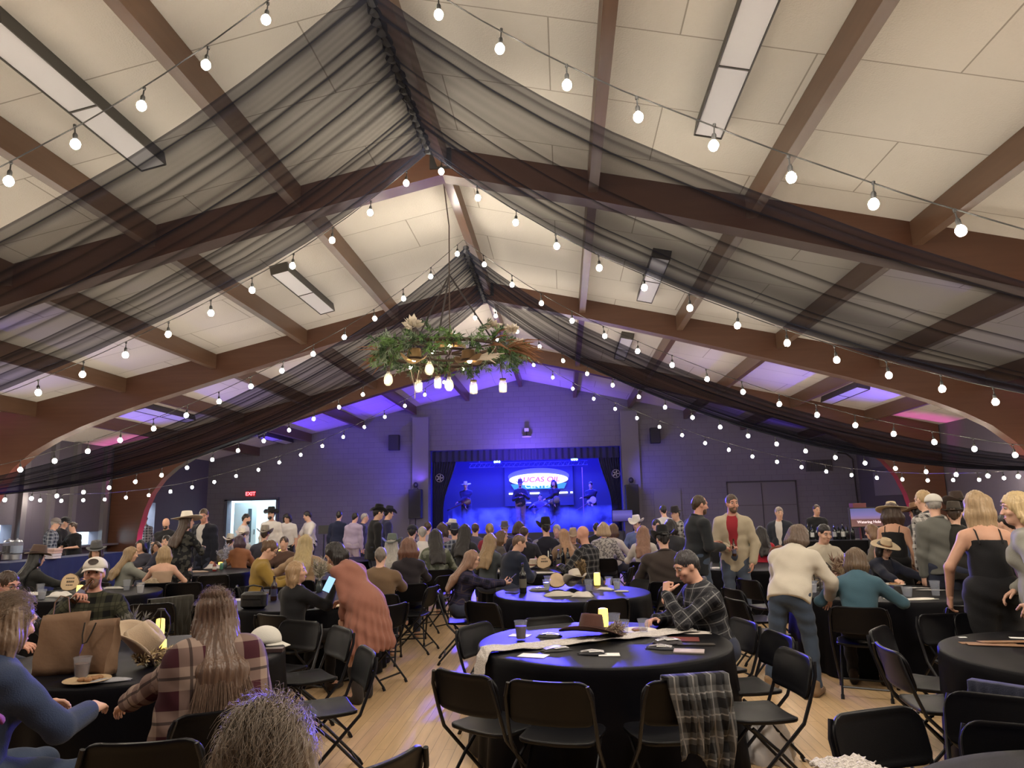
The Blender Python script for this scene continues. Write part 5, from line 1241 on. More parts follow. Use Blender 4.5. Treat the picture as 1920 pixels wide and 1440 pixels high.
def napkin(px, py, label, deg, col=(.015, .015, .018), l=.17, w=.09, name='napkin_bundle', cat='napkin', h=.03):
    p = onto(at_z(px, py, TZ)); rg = np.random.default_rng(int(px*7+py)); n, m_ = 14, 10; P = np.zeros((n, m_, 3))
    for i in range(n):
        for j in range(m_):
            u, v = i/(n-1)-.5, j/(m_-1)-.5
            P[i, j] = (u*l*(1+.1*math.sin(9*v)), v*w*(1+.15*math.sin(7*u+1)), h*max(0, 1-(2*u)**4)*max(0, 1-(2*v)**2)*(.7+.3*math.sin(23*v+5*u+px))+.002)
    v, f = grid_mesh(P)
    t = thing(name, label, cat, (p.x, p.y, TZ), D2(deg), 'napkins and cutlery rolls', mesh_of(v, f, True, 180), cloth_mat(col, 'nap'))
    md = t.modifiers.new('thick', 'SOLIDIFY'); md.thickness = .003; md.offset = -1
    if name == 'napkin_bundle' and max(col) < .3:
        mb = MB()
        for k in range(3): mb.tube([(-l*.42, w*(.18*(k-1)), h*.75), (0, w*(.2*(k-1)), h+.006), (l*.44, w*(.22*(k-1)), h*.7)], [.004, .0035, .006], 6)
        mb.build('cutlery', mat('bright_steel', (.6, .6, .62), .25, metal=.9), t)
        MB().box((l*.1, -w*.12, h*.98), (l*.45, w*.5, .004), Matrix.Rotation(.2, 3, 'Z')).build('paper_napkin', paper, t, smooth=False)
    return t
def lantern(px, py, label, h=.125, r=.036, frame=False):
    t = item('candle_lantern', label, 'candle lantern', px, py, TZ, 0, 'amber candle lanterns')
    MB().lathe([(.001, .004), (r*.92, .004), (r, h*.5), (r*.9, h*.97), (r*.55, h), (.001, h)], 14).build('lit_shade', lant_glow, t)
    MB().lathe([(r*1.05, 0), (r*1.05, .006), (.001, .006)], 14).build('base', ink, t)
    return t
def wood_sign(px, py, label, r, deg, tilt=72, lines=3, z=TZ):
    p = onto(at_z(px, py, z)); t = thing('wood_slice_sign', label, 'wood slice', (p.x, p.y, z+.001), group='wood slice table signs')
    t.rotation_euler = (D2(tilt), 0, D2(deg)); k = 26; rg = np.random.default_rng(int(px))
    R_ = r*(1+.05*np.sin(np.arange(k)*2*np.pi/k*3+px)+.02*rg.normal(0, 1, k)); A = np.arange(k)*2*np.pi/k
    poly = [(float(R_[i]*math.cos(A[i])), float(r+R_[i]*math.sin(A[i])*.92)) for i in range(k)]
    MB().prism(poly, 'z', -.012, .010).build('bark_edge', bark, t)
    MB().prism([(x*.94, r+(y-r)*.94) for x, y in poly], 'z', .009, .013).build('cut_face', woodslice, t)
    rr = random.Random(int(px))
    for i in range(lines):
        yy = r*(1.42-.36*i); x0 = -r*.45*rr.uniform(.7, 1); mb = MB(); xx = x0
        while xx < -x0: w_ = rr.uniform(.012, .022)*r/.1; mb.box((xx+w_/2, yy, .0135), (w_*.72, r*(.2 if i == 1 else .12), .001)); xx += w_
        mb.build('lettering', ink, t)
    return t
def hat_thing(px, py, label, kind, col, band, deg, s=1.15, tilt=(0, 0), z=TZ, dz=0., name='cowboy_hat', group=None):
    p = onto(at_z(px, py, z)); root = thing(name, label, 'hat', (p.x, p.y, z+dz), group=group); root.rotation_euler = (D2(tilt[0]), D2(tilt[1]), D2(deg))
    o = hat_part(root, kind, col, np.array([0, 0, -.052*s+.02]), np.eye(3), s, band)
    return root
def sprig(mb, base, tip, n, leaf, rg, droop=.0):
    base, tip = Vector(base), Vector(tip); ax = (tip-base)
    mb.tube([base, base+ax*.5+Vector((0, 0, .02)), tip], [.0025, .002, .001], 5)
    for i in range(n):
        t = rg.uniform(.25, 1); p = base+ax*t; d = Vector((rg.gauss(0, 1), rg.gauss(0, 1), rg.gauss(0, 1)-droop)).normalized()*leaf[0]*rg.uniform(.6, 1.2)+ax.normalized()*leaf[0]*.6
        w = d.cross(Vector((rg.gauss(0, 1), rg.gauss(0, 1), rg.gauss(0, 1)))).normalized()*leaf[1]
        q = p+d*.5
        mb.add([p, q+w, p+d, q-w], [(0, 1, 2, 3)])
def bouquet(px, py, label, h, spread, col, seed, n=9, vase=True, leaf=(.05, .006), name='dried_flower_bouquet', z=TZ, cols=None, lean=(0, 0)):
    rg = random.Random(seed); t = item(name, label, 'flowers', px, py, z, 0, None); hv = .14 if vase else 0
    if vase: MB().lathe([(.03, 0), (.045, .03), (.04, .09), (.028, .12), (.032, hv)], 14).build('vase', mat('vase_glass', (.05, .06, .06), .15, spec=.6), t)
    for ci, c in enumerate(cols or [col]):
        mb = MB()
        for i in range(n):
            a = rg.uniform(0, 6.3); q = rg.uniform(.2, 1)*spread
            sprig(mb, (0, 0, max(hv-.03, .01)), (q*math.cos(a)+lean[0], q*math.sin(a)+lean[1], hv+h*rg.uniform(.55, 1)), 34, leaf, rg)
        o = mb.build('stems', mat('dried_%02x%02x%02x' % tuple(int(k*255) for k in c), c, .8), t, smooth=False); o['kind'] = 'stuff'
    return t
def runner(label, pts, w, mt, name='lace_runner', cat='table runner', hang=None):
    """cloth strip lying on a table along world points"""
    n = 60; m_ = 15; P = np.zeros((n, m_, 3)); L = np.array([(p.x, p.y, p.z) for p in pts]); T_ = np.linspace(0, len(L)-1, n)
    for i, t in enumerate(T_):
        c = np.array([np.interp(t, np.arange(len(L)), L[:, k]) for k in range(3)]); e = np.array([np.interp(min(t+.05, len(L)-1), np.arange(len(L)), L[:, k])-np.interp(max(t-.05, 0), np.arange(len(L)), L[:, k]) for k in range(3)])
        sd = unit(np.cross(e, [0, 0, 1])) if np.linalg.norm(e[:2]) > 1e-4 else np.array([1, 0, 0])
        for j in range(m_):
            v = j/(m_-1)-.5; P[i, j] = c+sd*v*w*(1+.08*math.sin(i*.9))+np.array([0, 0, .016+.007*math.sin(v*26+i*.35)+.004*math.sin(i*1.3+v*9)])
    v, f = grid_mesh(P); t = thing(name, label, cat, (0, 0, 0), me=mesh_of(v, f, True, 180), mt=mt)
    md = t.modifiers.new('thick', 'SOLIDIFY'); md.thickness = .002
    return t
lace = mat('white_lace', (.55, .51, .48), .95, bump=1., bscale=140, var=.35, vscale=70)
TB = lambda px, py: at_z(px, py, TZ+.002)

# T1: brown hat table
x1, y1 = TABLES['T1']
e_ = at_z(925, 1222, TZ)
d_ = Vector((e_.x-x1, e_.y-y1, 0)).normalized(); r_ = lambda k, z: Vector((x1+d_.x*k, y1+d_.y*k, z))
runner('white lace runner across the brown hat table, its left end hanging over the rim', [r_(.985, .50), r_(.965, .60), r_(.945, .70), r_(.91, TZ+.004), TB(1000, 1213), TB(1090, 1204), TB(1170, 1196), TB(1250, 1188), TB(1300, 1184)], .20, lace)
h1 = hat_thing(1108, 1196, 'dark brown felt hat with a wide tan brim and feathers, on the nearest centre table', 'flat', felt_brown, (.03, .012, .01), 20, 1.14, (-8, 8), dz=.03, name='felt_hat')
rg = random.Random(3); mb = MB()
for i in range(26):
    a = rg.uniform(-.9, .9); sprig(mb, (.09, -.06, .03), (.10+.17*rg.uniform(.3, 1)*math.cos(a), -.08+.17*math.sin(a)*rg.uniform(.3, 1), rg.uniform(-.01, .10)), 26, (.035, .004), rg)
mb.build('feather_trim', mat('feather_tan', (.30, .23, .17), .9), h1, smooth=False)
lantern(1132, 1176, 'amber candle lantern behind the dark brown felt hat', .15, .042)
cup(977, 1199, 'plastic cup of dark red drink on the brown hat table', .135, .05, (.07, .012, .012))
cup(1152, 1188, 'tall clear cup right of the brown hat feathers', .15, .05)
cup(1170, 1192, 'shorter clear cup just behind the tall one by the feathers')
cup(1207, 1190, 'clear cup standing at the plate of bread')
plate(1198, 1186, 'plate with bread and leftovers on the brown hat table', .14)
napkin(1030, 1194, 'black napkin roll with silver cutlery, left of the brown hat', -10, (.05, .05, .055), .18, .10, h=.022)
napkin(1042, 1220, 'black and white napkin roll on the runner, at the front of the brown hat table', 25, (.05, .05, .05), .2, .10, h=.022)
napkin(1110, 1226, 'dark napkin pouch in front of the brown hat', 0, (.03, .03, .035), .18, .10, h=.020)
napkin(1238, 1216, 'grey napkin pouch nearest the rim at right of the brown hat table', -15, (.04, .04, .05), .18, .10, h=.020)
napkin(1252, 1206, 'crumpled dark napkin beside the red menu', 10, (.05, .045, .05), .2, .12)
card(975, 1192, 'white card under the cup of red drink', .16, .11, paper, -15)
card(1000, 1230, 'white card at the front left rim of the brown hat table', .19, .12, paper, -18)
card(1142, 1228, 'white card beside the dark napkin pouch in front of the hat', .14, .10, paper, 0)
card(1292, 1222, 'glossy white folder by the right rim of the brown hat table', .20, .12, mat('glossy_card', (.5, .42, .40), .25), -12, thick=.008)
card(1282, 1199, 'dark red printed menu near the man resting on his fist', .22, .16, mat('menu_red', (.16, .04, .035), .4), -8, thick=.004)
card(1305, 1209, 'slim black menu folder under the red menu', .26, .07, ink, -6, thick=.006)
card(1225, 1195, 'blue-grey card holder between the bread plate and the red menu', .2, .06, mat('slate_card', (.12, .11, .15), .4), -14, thick=.006)
napkin(1292, 1187, 'fringed white cloth end in front of the plaid shirt man', -5, (.5, .46, .42), .3, .12, 'folded_cloth', 'cloth', .012)
# T2: cream hat table
bottle(981, 1112, 'tall dark wine bottle in front of the woman in navy plaid', .34, .042, None, (.10, .09, .07))
hat_thing(1080, 1104, 'cream cowboy hat tipped against a wood slice, second table from the front', 'cowboy', (.50, .45, .38), (.2, .17, .13), 25, .92, (-25, 0), dz=.09)
wood_sign(1046, 1104, 'tilted wood slice leaning behind the cream hat', .105, 10, 62, 0)
cup(1025, 1106, 'clear cup left of the cream hat, front one', .12, .05, (.45, .47, .5)); cup(1020, 1096, 'clear cup left of the cream hat, rear one', .12, .05)
cup(1104, 1108, 'clear goblet-like cup right of the cream hat', .13, .05)
lantern(1120, 1098, 'amber candle lantern at the right of the cream hat', .16, .042)
cup(1142, 1102, 'clear cup behind the lantern at the cream hat table', .13, .05); cup(1157, 1106, 'clear cup nearest the right rim of the cream hat table', .13, .05, (.4, .42, .5))
napkin(1050, 1117, 'crumpled cream cloth in front of the cream hat', 10, (.52, .48, .42), .34, .16, 'crumpled_cloth', 'cloth', .05)
napkin(1092, 1119, 'white napkin heap right of the crumpled cream cloth', -10, (.58, .54, .5), .22, .14, h=.06)
napkin(1135, 1106, 'white folded napkin leaning by the right cups', -25, (.6, .57, .53), .2, .09)
napkin(1165, 1109, 'flat white napkin at the right rim of the cream hat table', 0, (.6, .57, .53), .16, .08, h=.01)
napkin(1010, 1107, 'grey cloth roll behind the wine bottle', 8, (.25, .24, .25), .22, .08)
card(960, 1112, 'dark phone lying left of the wine bottle', .075, .15, ink, 60, 'phone', 'phone', None, .008)
bouquet(1107, 1087, 'tall twisted twig centrepiece at the back of the cream hat table', .30, .07, (.20, .14, .07), 5, 14, False, (.05, .012), 'twig_centrepiece')
# T3: bottles table
for i, (bx, by, lb) in enumerate([(1033, 1062, 'leftmost dark bottle of the row on the middle table'), (1048, 1066, 'second dark bottle of the row, the nearest to us'), (1058, 1060, 'third dark bottle of the row, beside the white candle'), (1066, 1064, 'fourth dark bottle of the row'), (1080, 1059, 'rightmost dark bottle of the row, standing apart')]):
    bottle(bx, by, lb, .30, .036, None, (.12, .10, .07) if i % 2 else None)
t = item('taper_candle', 'white taper candle standing among the dark bottles', 'candle', 1041, 1056); MB().lathe([(.018, 0), (.018, .02), (.010, .024), (.010, .24), (.002, .25)], 10).build('wax', paper, t)
wood_sign(1020, 1068, 'round wood slice beside the bottle row', .12, 5, 75, 2)
hat_thing(1000, 1066, 'pale felt hat left of the wood slice, on the bottle table', 'cowboy', (.45, .38, .30), (.15, .05, .04), -20, .85, (0, 0), dz=.03)
lantern(1026, 1058, 'amber lantern behind the wood slice at the bottle table', .15, .038)
for cx, cy, lb in ((920, 1071, 'glass at the left end of the bottle table'), (936, 1066, 'second glass from the left on the bottle table'), (953, 1072, 'third glass from the left on the bottle table'), (965, 1064, 'glass next to the pale felt hat'), (985, 1068, 'glass in front of the pale felt hat')): cup(cx, cy, lb, .11, .04, (.35, .36, .42) if cx % 2 else None)
napkin(922, 1073, 'crumpled white napkin at the left of the bottle table', 0, (.56, .53, .5), .3, .16, h=.05); napkin(1012, 1075, 'white cloth at the front of the bottle table', 4, (.56, .53, .5), .5, .12, h=.02)
# TL: kraft bags
def kraft_bag(px, py, label, w, h, d, deg, lean=0.):
    p = at_z(px, py, TZ); t = thing('paper_bag', label, 'paper bag', (p.x, p.y, TZ+.001), D2(deg), 'kraft paper bags'); n = 15
    P = []
    for z in np.linspace(0, h, 9):
        q = z/h; dd = d*(1-.75*q**1.5); ring = []
        for k in range(24):
            a = k/24*4; sd = int(a); e = a-sd; x_, y_ = [(-w/2+e*w, -dd/2), (w/2, -dd/2+e*dd), (w/2-e*w, dd/2), (-w/2, dd/2-e*dd)][sd]
            if sd in (1, 3): x_ -= math.copysign(.03*q*math.sin(e*math.pi), x_)
            ring.append((x_+lean*q*.06+.004*math.sin(z*40+k), y_+.006*math.sin(z*25+x_*30)+lean*0, z+(.008*math.sin(x_*14) if q == 1 else 0)))
        P.append(ring)
    P = np.array(P).transpose(1, 0, 2); v, f = grid_mesh(P, True); f = [t_[::-1] for t_ in f]; o = link('bag_body', mesh_of(v, f, True, 35), kraft, t); md = o.modifiers.new('thick', 'SOLIDIFY'); md.thickness = .002
    return t
b1 = kraft_bag(112, 1262, 'larger kraft paper bag with twisted handles on the left table', .27, .365, .15, 10, .2)
MB().tube([(-.08, .02, .355), (-.08, .03, .43), (-.05, .03, .47), (.0, .03, .46), (.02, .02, .36)], .004, 6).build('handle', kraft, b1)
b2 = kraft_bag(180, 1266, 'smaller kraft paper bag with a dark cord handle, front of the pair', .195, .335, .12, -6, .6)
MB().tube([(-.045, -.075, .325), (-.05, -.082, .25), (-.04, -.086, .20), (-.015, -.084, .21), (.01, -.082, .26), (.035, -.076, .325)], .0045, 6).build('handle', ink, b2)
hat_thing(250, 1246, 'tan cowboy hat tipped on its side with dried flowers, on the left table', 'cowboy', (.44, .34, .24), (.36, .28, .2), -62, 1.2, (-48, 14), dz=.10)
bouquet(262, 1250, 'dried flower and wheat bundle lying across the tan hat', .10, .16, (.32, .23, .12), 12, 9, False, (.035, .006), cols=[(.34, .25, .13), (.55, .44, .26), (.20, .12, .10)], lean=(.10, .04))
bouquet(242, 1192, 'grey-green dried grass tuft behind the tan hat', .20, .10, (.16, .15, .13), 14, 14, False, (.06, .005), 'dried_grass')
lantern(302, 1222, 'amber lantern between the tan hat and the plaid shawl', .085, .035)
lantern(299, 1196, 'amber lantern in a black cage behind the tan hat', .15, .035)
t = item('lantern_cage', 'black wire cage around the amber lantern behind the tan hat', 'lantern cage', 299, 1197)
for k in range(6):
    a = k*math.pi/3; MB().tube([(.03*math.cos(a), .03*math.sin(a), .22), (.075*math.cos(a), .075*math.sin(a), .16), (.085*math.cos(a), .085*math.sin(a), .08), (.06*math.cos(a), .06*math.sin(a), 0)], .004, 5).build('cage_bar', ink, t)
MB().lathe([(.03, .215), (.03, .23), (.001, .235)], 12).build('cage_top', ink, t)
cup(152, 1274, 'clear tumbler with a straw beside the smaller kraft bag', .13, .05, (.10, .045, .025))
plate(163, 1280, 'tan plate with leftovers at the front of the left table', .13, True, (.45, .33, .2))
napkin(205, 1278, 'crumpled foil and cutlery beside the tan plate', 25, (.25, .25, .27), .22, .07, 'cutlery_roll', 'cutlery', .018)
napkin(330, 1247, 'dark napkin and cutlery under the plaid sleeve', 15, (.2, .2, .22), .2, .07)
t = thing('baseball_cap', 'white cap with a curved brim lying on the left table', 'cap', TB(497, 1206), D2(-100)); hat_part(t, 'cap', (.60, .58, .53), np.array([0, 0, -.038]), np.eye(3), 1.12)
card(513, 1222, 'folded dark glasses case in front of the white cap', .17, .07, mat('case_brown', (.05, .03, .03), .4), 8, 'glasses_case', 'case', None, .025)
plate(490, 1243, 'small silver plate at the right rim of the left table', .07, False, (.4, .4, .42))
# TL2
wood_sign(128, 1110, 'wood slice sign behind the man in the white cap', .125, 8, 78, 3)
lantern(149, 1112, 'amber lantern touching the wood slice sign at left', .10, .04)
cup(75, 1112, 'clear cup left of the wood slice sign, rear one', .12, .05); cup(78, 1124, 'clear cup left of the wood slice sign, front one', .12, .05, (.35, .35, .4))
cup(264, 1113, 'cup of cloudy white drink near the right rim of the left back table', .14, .05, (.5, .5, .52)); cup(237, 1107, 'clear cup with a straw near the strapless blonde', .14, .05)
napkin(112, 1119, 'white napkin heap in front of the wood slice sign', 0, (.6, .57, .54), .3, .14, h=.07); napkin(60, 1116, 'white napkins beside the man with dark glasses', 10, (.58, .55, .52), .2, .12, h=.04)
napkin(212, 1104, 'cutlery and napkin near the grey jacket woman', 5, (.4, .38, .36), .28, .06)
# TL3
t = item('handbag', 'black leather handbag on the table behind the long-haired woman', 'handbag', 476, 1141)
MB().box((0, 0, .085), (.27, .13, .17), None, .045).build('bag_body', mat('black_leather', (.012, .012, .013), .4, bump=.3), t); MB().tube([(-.10, 0, .16), (-.09, -.02, .22), (0, -.03, .24), (.09, -.02, .22), (.10, 0, .16)], .008, 6).build('strap', mat('black_leather'), t); MB().box((0, -.068, .10), (.2, .006, .006)).build('zip', chair_tube, t)
bottle(513, 1126, 'plastic cola bottle beside the black handbag', .27, .036, mat('cola', (.02, .008, .006), .15), (.02, .02, .06))
plate(628, 1140, 'white plate between the blonde in black and the rust dress', .14, False, (.68, .64, .58))
cup(497, 1124, 'clear cup between handbag and cola bottle', .11, .045, (.3, .12, .06)); napkin(450, 1126, 'white napkin left of the handbag', 0, (.6, .57, .54), .24, .12, h=.02)
bouquet(622, 1098, 'feathery dried bouquet in a vase beside the rust dress', .26, .13, (.42, .36, .26), 21, 12, True, (.06, .005), cols=[(.45, .40, .32), (.30, .28, .20)])
# TM and further left tables
lantern(541, 1042, 'amber lantern between the mustard sweater and the long blonde', .16, .045)
wood_sign(607, 1026, 'oval wood slice by the long-haired blonde', .12, -8, 75, 2)
hat_thing(634, 1022, 'straw hat with leaf pattern on the table behind the rust dress', 'cowboy', (.45, .36, .24), (.2, .12, .07), 30, 1.1, (-20, 20), dz=.08)
lantern(430, 1062, 'amber lantern on the table of bottles and cans', .11, .04); can(415, 1068, 'green drink can at the amber lantern', (.10, .25, .18)); bottle(402, 1071, 'squat red bottle left of the green can', .17, .035, mat('red_sauce', (.14, .015, .012), .3), (.5, .45, .4))
cup(356, 1072, 'clear cup at the left end of the bottles and cans table'); napkin(400, 1066, 'white flower-like napkins behind the squat red bottle', 0, (.6, .55, .55), .3, .16, h=.09); napkin(372, 1073, 'tan cloth roll at the front of the bottles and cans table', 4, (.34, .25, .2), .34, .08)
bouquet(441, 1062, 'white blossom bouquet in front of the rust top', .30, .16, (.4, .4, .5), 31, 9, True, (.05, .01))
# TR1
t = item('wire_basket', 'black wire basket stand on the teal denim woman\'s table', 'basket stand', 1545, 1108)
for k in range(8):
    a = k*math.pi/4; MB().tube([(.09*math.cos(a), .09*math.sin(a), 0), (.10*math.cos(a), .10*math.sin(a), .26), (.05*math.cos(a), .05*math.sin(a), .31)], .005, 5).build('upright', ink, t)
for z, r in ((.01, .09), (.14, .097), (.26, .10)): MB().tube([(r*math.cos(a), r*math.sin(a), z) for a in np.linspace(0, 2*math.pi, 20, endpoint=False)], .005, 5, closed=True).build('ring', ink, t)
hat_thing(1556, 1079, 'round brown hat propped on the basket stand', 'derby', (.17, .065, .03), (.05, .02, .01), 0, 1.2, (-50, 20), dz=.20)
bouquet(1562, 1085, 'dried palm and wheat spray around the brown hat stand', .30, .20, (.34, .24, .15), 41, 10, False, (.09, .008), cols=[(.36, .27, .17), (.18, .10, .07)], lean=(-.05, 0))
hat_thing(1556, 1104, 'cream hat at the foot of the wire basket stand', 'cowboy', (.48, .40, .32), (.2, .15, .1), 40, .85, (0, 0), dz=.02); cup(1525, 1112, 'clear cup between the white sweater and the basket stand', .13, .05, (.45, .45, .5))
cup(1702, 1119, 'wide clear tub at the right elbow of the teal shirt', .10, .055); cup(1755, 1117, 'tall clear tumbler near the right rim of the teal woman\'s table', .15, .05)
card(1683, 1117, 'black tablet stand at the teal shirt\'s right elbow', .10, .09, ink, 0, 'tablet_stand', 'tablet', None, .10)
napkin(1722, 1124, 'white paper napkin spread at the front of the teal woman\'s table', 12, (.62, .58, .52), .34, .12, h=.012); napkin(1678, 1123, 'small white napkin under the tablet stand', 0, (.62, .58, .52), .2, .1, h=.01); plate(1677, 1098, 'plate with a paper napkin in front of the flat tan hat', .12)
napkin(1745, 1107, 'pair of long cutlery pieces by the tall tumbler', 80, (.3, .29, .28), .05, .26, 'cutlery', 'cutlery', .008); napkin(1720, 1103, 'cutlery laid behind the wide clear tub', 80, (.3, .29, .28), .05, .24, 'cutlery', 'cutlery', .008)
for k, (mx, my, dg) in enumerate([(1852, 1207, -8), (1868, 1211, -14), (1885, 1206, 0)]): card(mx, my, 'brown wood-grain menu fanned on the bare table', .34, .07, mat('menu_wood', (.20, .105, .055), .5), dg, dz=.004*k)
card(1784, 1193, 'scrap of white paper near the far rim of the bare table', .05, .03, paper, 0, 'paper_scrap', 'paper', None); card(1912, 1197, 'white card at the right edge of the bare table', .12, .05, paper, -20)
runner('white lace runner end on the bottom right table', [TB(1560, 1429), TB(1600, 1450), TB(1660, 1480)], .22, lace)
# T4, TRR
can(1354, 1068, 'green can on the table behind the plaid shirt man', (.02, .22, .05)); can(1363, 1072, 'red can in front of the green can', (.40, .02, .03)); cup(1327, 1068, 'clear glass at the left end of the cans table')
wood_sign(1397, 1067, 'round wood slice sign tilted at the cream jacket man', .12, -14, 58, 2); bouquet(1386, 1052, 'green leafy bouquet in a dark vase at the cream jacket', .30, .17, (.12, .14, .09), 51, 12, True, (.06, .012))
napkin(1335, 1066, 'white cloth at the left of the cans table', 0, (.58, .55, .52), .36, .14, h=.02); t = item('handbag', 'flat black bag in front of the round wood slice at the cans table', 'handbag', 1398, 1068); MB().box((0, 0, .04), (.26, .12, .07), None, .025).build('bag_body', mat('black_leather'), t)
lantern(1577, 1030, 'amber lantern by the cream sweater at right', .16, .045); wood_sign(1597, 1032, 'round wood slice behind the teal woman\'s bob', .14, 0, 78, 1)
for bx, by, lb in ((1592, 1036, 'first dark bottle right of the wood slice at right'), (1606, 1034, 'second dark bottle right of the wood slice at right'), (1618, 1038, 'third dark bottle, nearest the flat tan hat')): bottle(bx, by, lb, .30, .036)
cup(1632, 1034, 'wine glass by the flat tan hat crown', .16, .045); cup(1640, 1030, 'second wine glass behind the flat tan hat', .16, .045); napkin(1775, 1055, 'white papers in front of the tan check shirt', 0, (.58, .55, .55), .3, .14, h=.01)
# things held
def held_bottle(pr_, hand, tip, label, L=.235, r=.030):
    a, b = world_of(pr_, hand), world_of(pr_, tip); d = (b-a).normalized(); t = thing('bottle', label, 'bottle', a-d*.10, rot=d.to_track_quat('Z', 'Y').to_euler(), group='bottles held in hand')
    MB().lathe([(.001, 0), (r*.95, 0), (r, .006), (r, L*.56), (r*.8, L*.66), (.013, L*.78), (.012, L), (.001, L)], 14).build('glass', glass_brown, t)
    MB().lathe([(r+.0008, L*.15), (r+.0008, L*.45)], 14, caps=False).build('paper_label', mat('beer_label', (.10, .10, .16), .5), t)
w = g_cap['wr'][1]; mo = g_cap['H'](0, .112, -.072); held_bottle(g_cap, w+(mo-w)*.35+np.array([-.02, .02, .02]), mo, 'brown beer bottle raised to the mouth of the man in the white cap')
w = g_crm['wr'][1]+np.array([-.06, .06, .0]); held_bottle(g_crm, w, w+np.array([0, .0, .3]), 'brown beer bottle in the hand of the cream jacket man')
screen = mat('phone_screen', (.05, .08, .12), .2, emit=(.35, .62, .95), estr=1.3)
def phone(loc, rot, label, lit=True):
    t = thing('phone', label, 'phone', loc, rot=rot); MB().box((0, 0, 0), (.074, .009, .15), None, .008 if False else 0).build('case', ink, t); MB().box((0, -.0055, 0), (.066, .002, .138)).build('screen', screen if lit else ink, t, smooth=False)
q = at_y(617, 1096, 6.72); phone(q, (D2(-14), D2(24), D2(8)), 'lit phone held up by the blonde woman in black')
w = g_plaid['wr']; q = world_of(g_plaid, (w[0]+w[1])/2+np.array([0, .10, .05])); phone(q, (D2(-50), 0, D2(-82)), 'phone in the hands of the woman in navy plaid', False)
# clothes on chairs and the floor
def draped(label, chair_i, mt, w=.40, back=.44, front=.22, name='flannel_shirt', cat='shirt', skew=.06, seed=1):
    x, y = CHAIRS[chair_i]; ch = [o for o in COL.objects if o.name.startswith('folding_chair') and (o.location.x, o.location.y) == (CH_LOC[chair_i].x, CH_LOC[chair_i].y)][0]
    n, m_ = 44, 40; P = np.zeros((m_, n, 3)); A = np.zeros((m_, n, 3)); rg = np.random.default_rng(seed); ph = rg.uniform(0, 6, 4)
    for j in range(m_):
        s_ = -front+(front+back)*j/(m_-1)
        for i in range(n):
            u = i/(n-1)-.5; bk = back*(1-.18*math.sin(u*5+ph[0])); ss = s_ if s_ < 0 else s_*bk/back
            fold = (.022*math.sin(u*21+ph[1]+2.2*math.sin(ss*6+u*4))+.014*math.sin(u*37+ph[2]+ss*7))*min(1, abs(ss)/.10)
            if ss < 0: q = (-.265+.0-fold*.3-.010+abs(ss)*.16, .815-abs(ss)*.97)
            else: q = (-.322-.012-abs(fold)*1.25-.03*min(1, ss/.2)+.02*ss, .815-ss*.98)
            if abs(ss) < .035: q = (q[0], .815+.004*(1-abs(ss)/.035))
            P[j, i] = (u*w*(1-.22*max(0, ss)/back)+skew+.03*ss+.012*math.sin(ss*9+ph[3]), q[0], q[1]); A[j, i] = (u*w*1.05+.03*math.sin(ss*7), ss, 0)
    v, f = grid_mesh(P); me = mesh_of(v, f, True, 180); a = me.attributes.new('cloth', 'FLOAT_VECTOR', 'POINT'); a.data.foreach_set('vector', A.astype(np.float32).reshape(-1))
    t = thing(name, label, cat, ch.location, ch.rotation_euler.z, me=me, mt=mt); md = t.modifiers.new('thick', 'SOLIDIFY'); md.thickness = .007; md.offset = 1
    return t
CH_LOC = [o.location for o in COL.objects if o.name.startswith('folding_chair')]
plaid('plaid_flannel', (.10, .10, .10), (.016, .016, .018), (.26, .25, .24), 9)
draped('grey plaid flannel shirt hung over the back of a chair, bottom centre', 2, MATS['plaid_flannel'], .36, .46, .26, skew=.05)
draped('dark coat hung over a chair at the right edge', 34, cloth_mat((.012, .014, .03)), .46, .5, .3, 'coat', 'coat', 0, 5)
draped('dark olive coat over a chair behind the long-haired woman', 38, cloth_mat((.035, .032, .026)), .5, .42, .3, 'coat', 'coat', 0, 6)
draped('dark red wrap over a chair in the aisle behind the rust dress', 14, cloth_mat((.09, .012, .02)), .40, .40, .2, 'wrap', 'wrap', 0, 7)
n_ = 30; p = at_z(300, 1090, .80); P = np.zeros((n_, n_, 3))
for i in range(n_):
    for j in range(n_):
        u, v = i/(n_-1)-.5, j/(n_-1); P[i, j] = (u*(.42+.20*v)+.02*math.sin(9*v), -.10*math.cos(u*3)-.08*v+.025*math.sin(u*19+v*5), .80-.62*v+.05*math.cos(u*6)*(1-v)+.015*math.sin(11*u+8*v))
v, f = grid_mesh(P); t = thing('fur_wrap', 'cream furry wrap hanging from the strapless blonde\'s chair', 'wrap', (p.x-.12, p.y+.0, 0), .2, me=mesh_of(v, f, True, 180), mt=mat('cream_fur', (.40, .32, .23), .95, bump=1., bscale=90, var=.25, vscale=30)); md = t.modifiers.new('thick', 'SOLIDIFY'); md.thickness = .03
p = at_z(1440, 1425, 0.0); rg = np.random.default_rng(2); n_ = 26; P = np.zeros((n_, 12, 3))
for i in range(n_):
    a = 2*np.pi*i/n_
    for j in range(12):
        z = j/11; r = (.17*(1-.55*z**1.4)+.015*math.sin(a*5+z*6)+.02*math.sin(a*9+j)); P[i, j] = (r*math.cos(a), r*math.sin(a)*.8, .002+.34*z+.01*math.sin(a*7))
v, f = grid_mesh(P, True); thing('plastic_bag', 'crumpled white plastic bag on the floor under the right front chair', 'plastic bag', (p.x, p.y, 0), me=mesh_of(v, [q[::-1] for q in f], True, 180), mt=mat('white_plastic_bag', (.6, .58, .58), .35, alpha=.85))
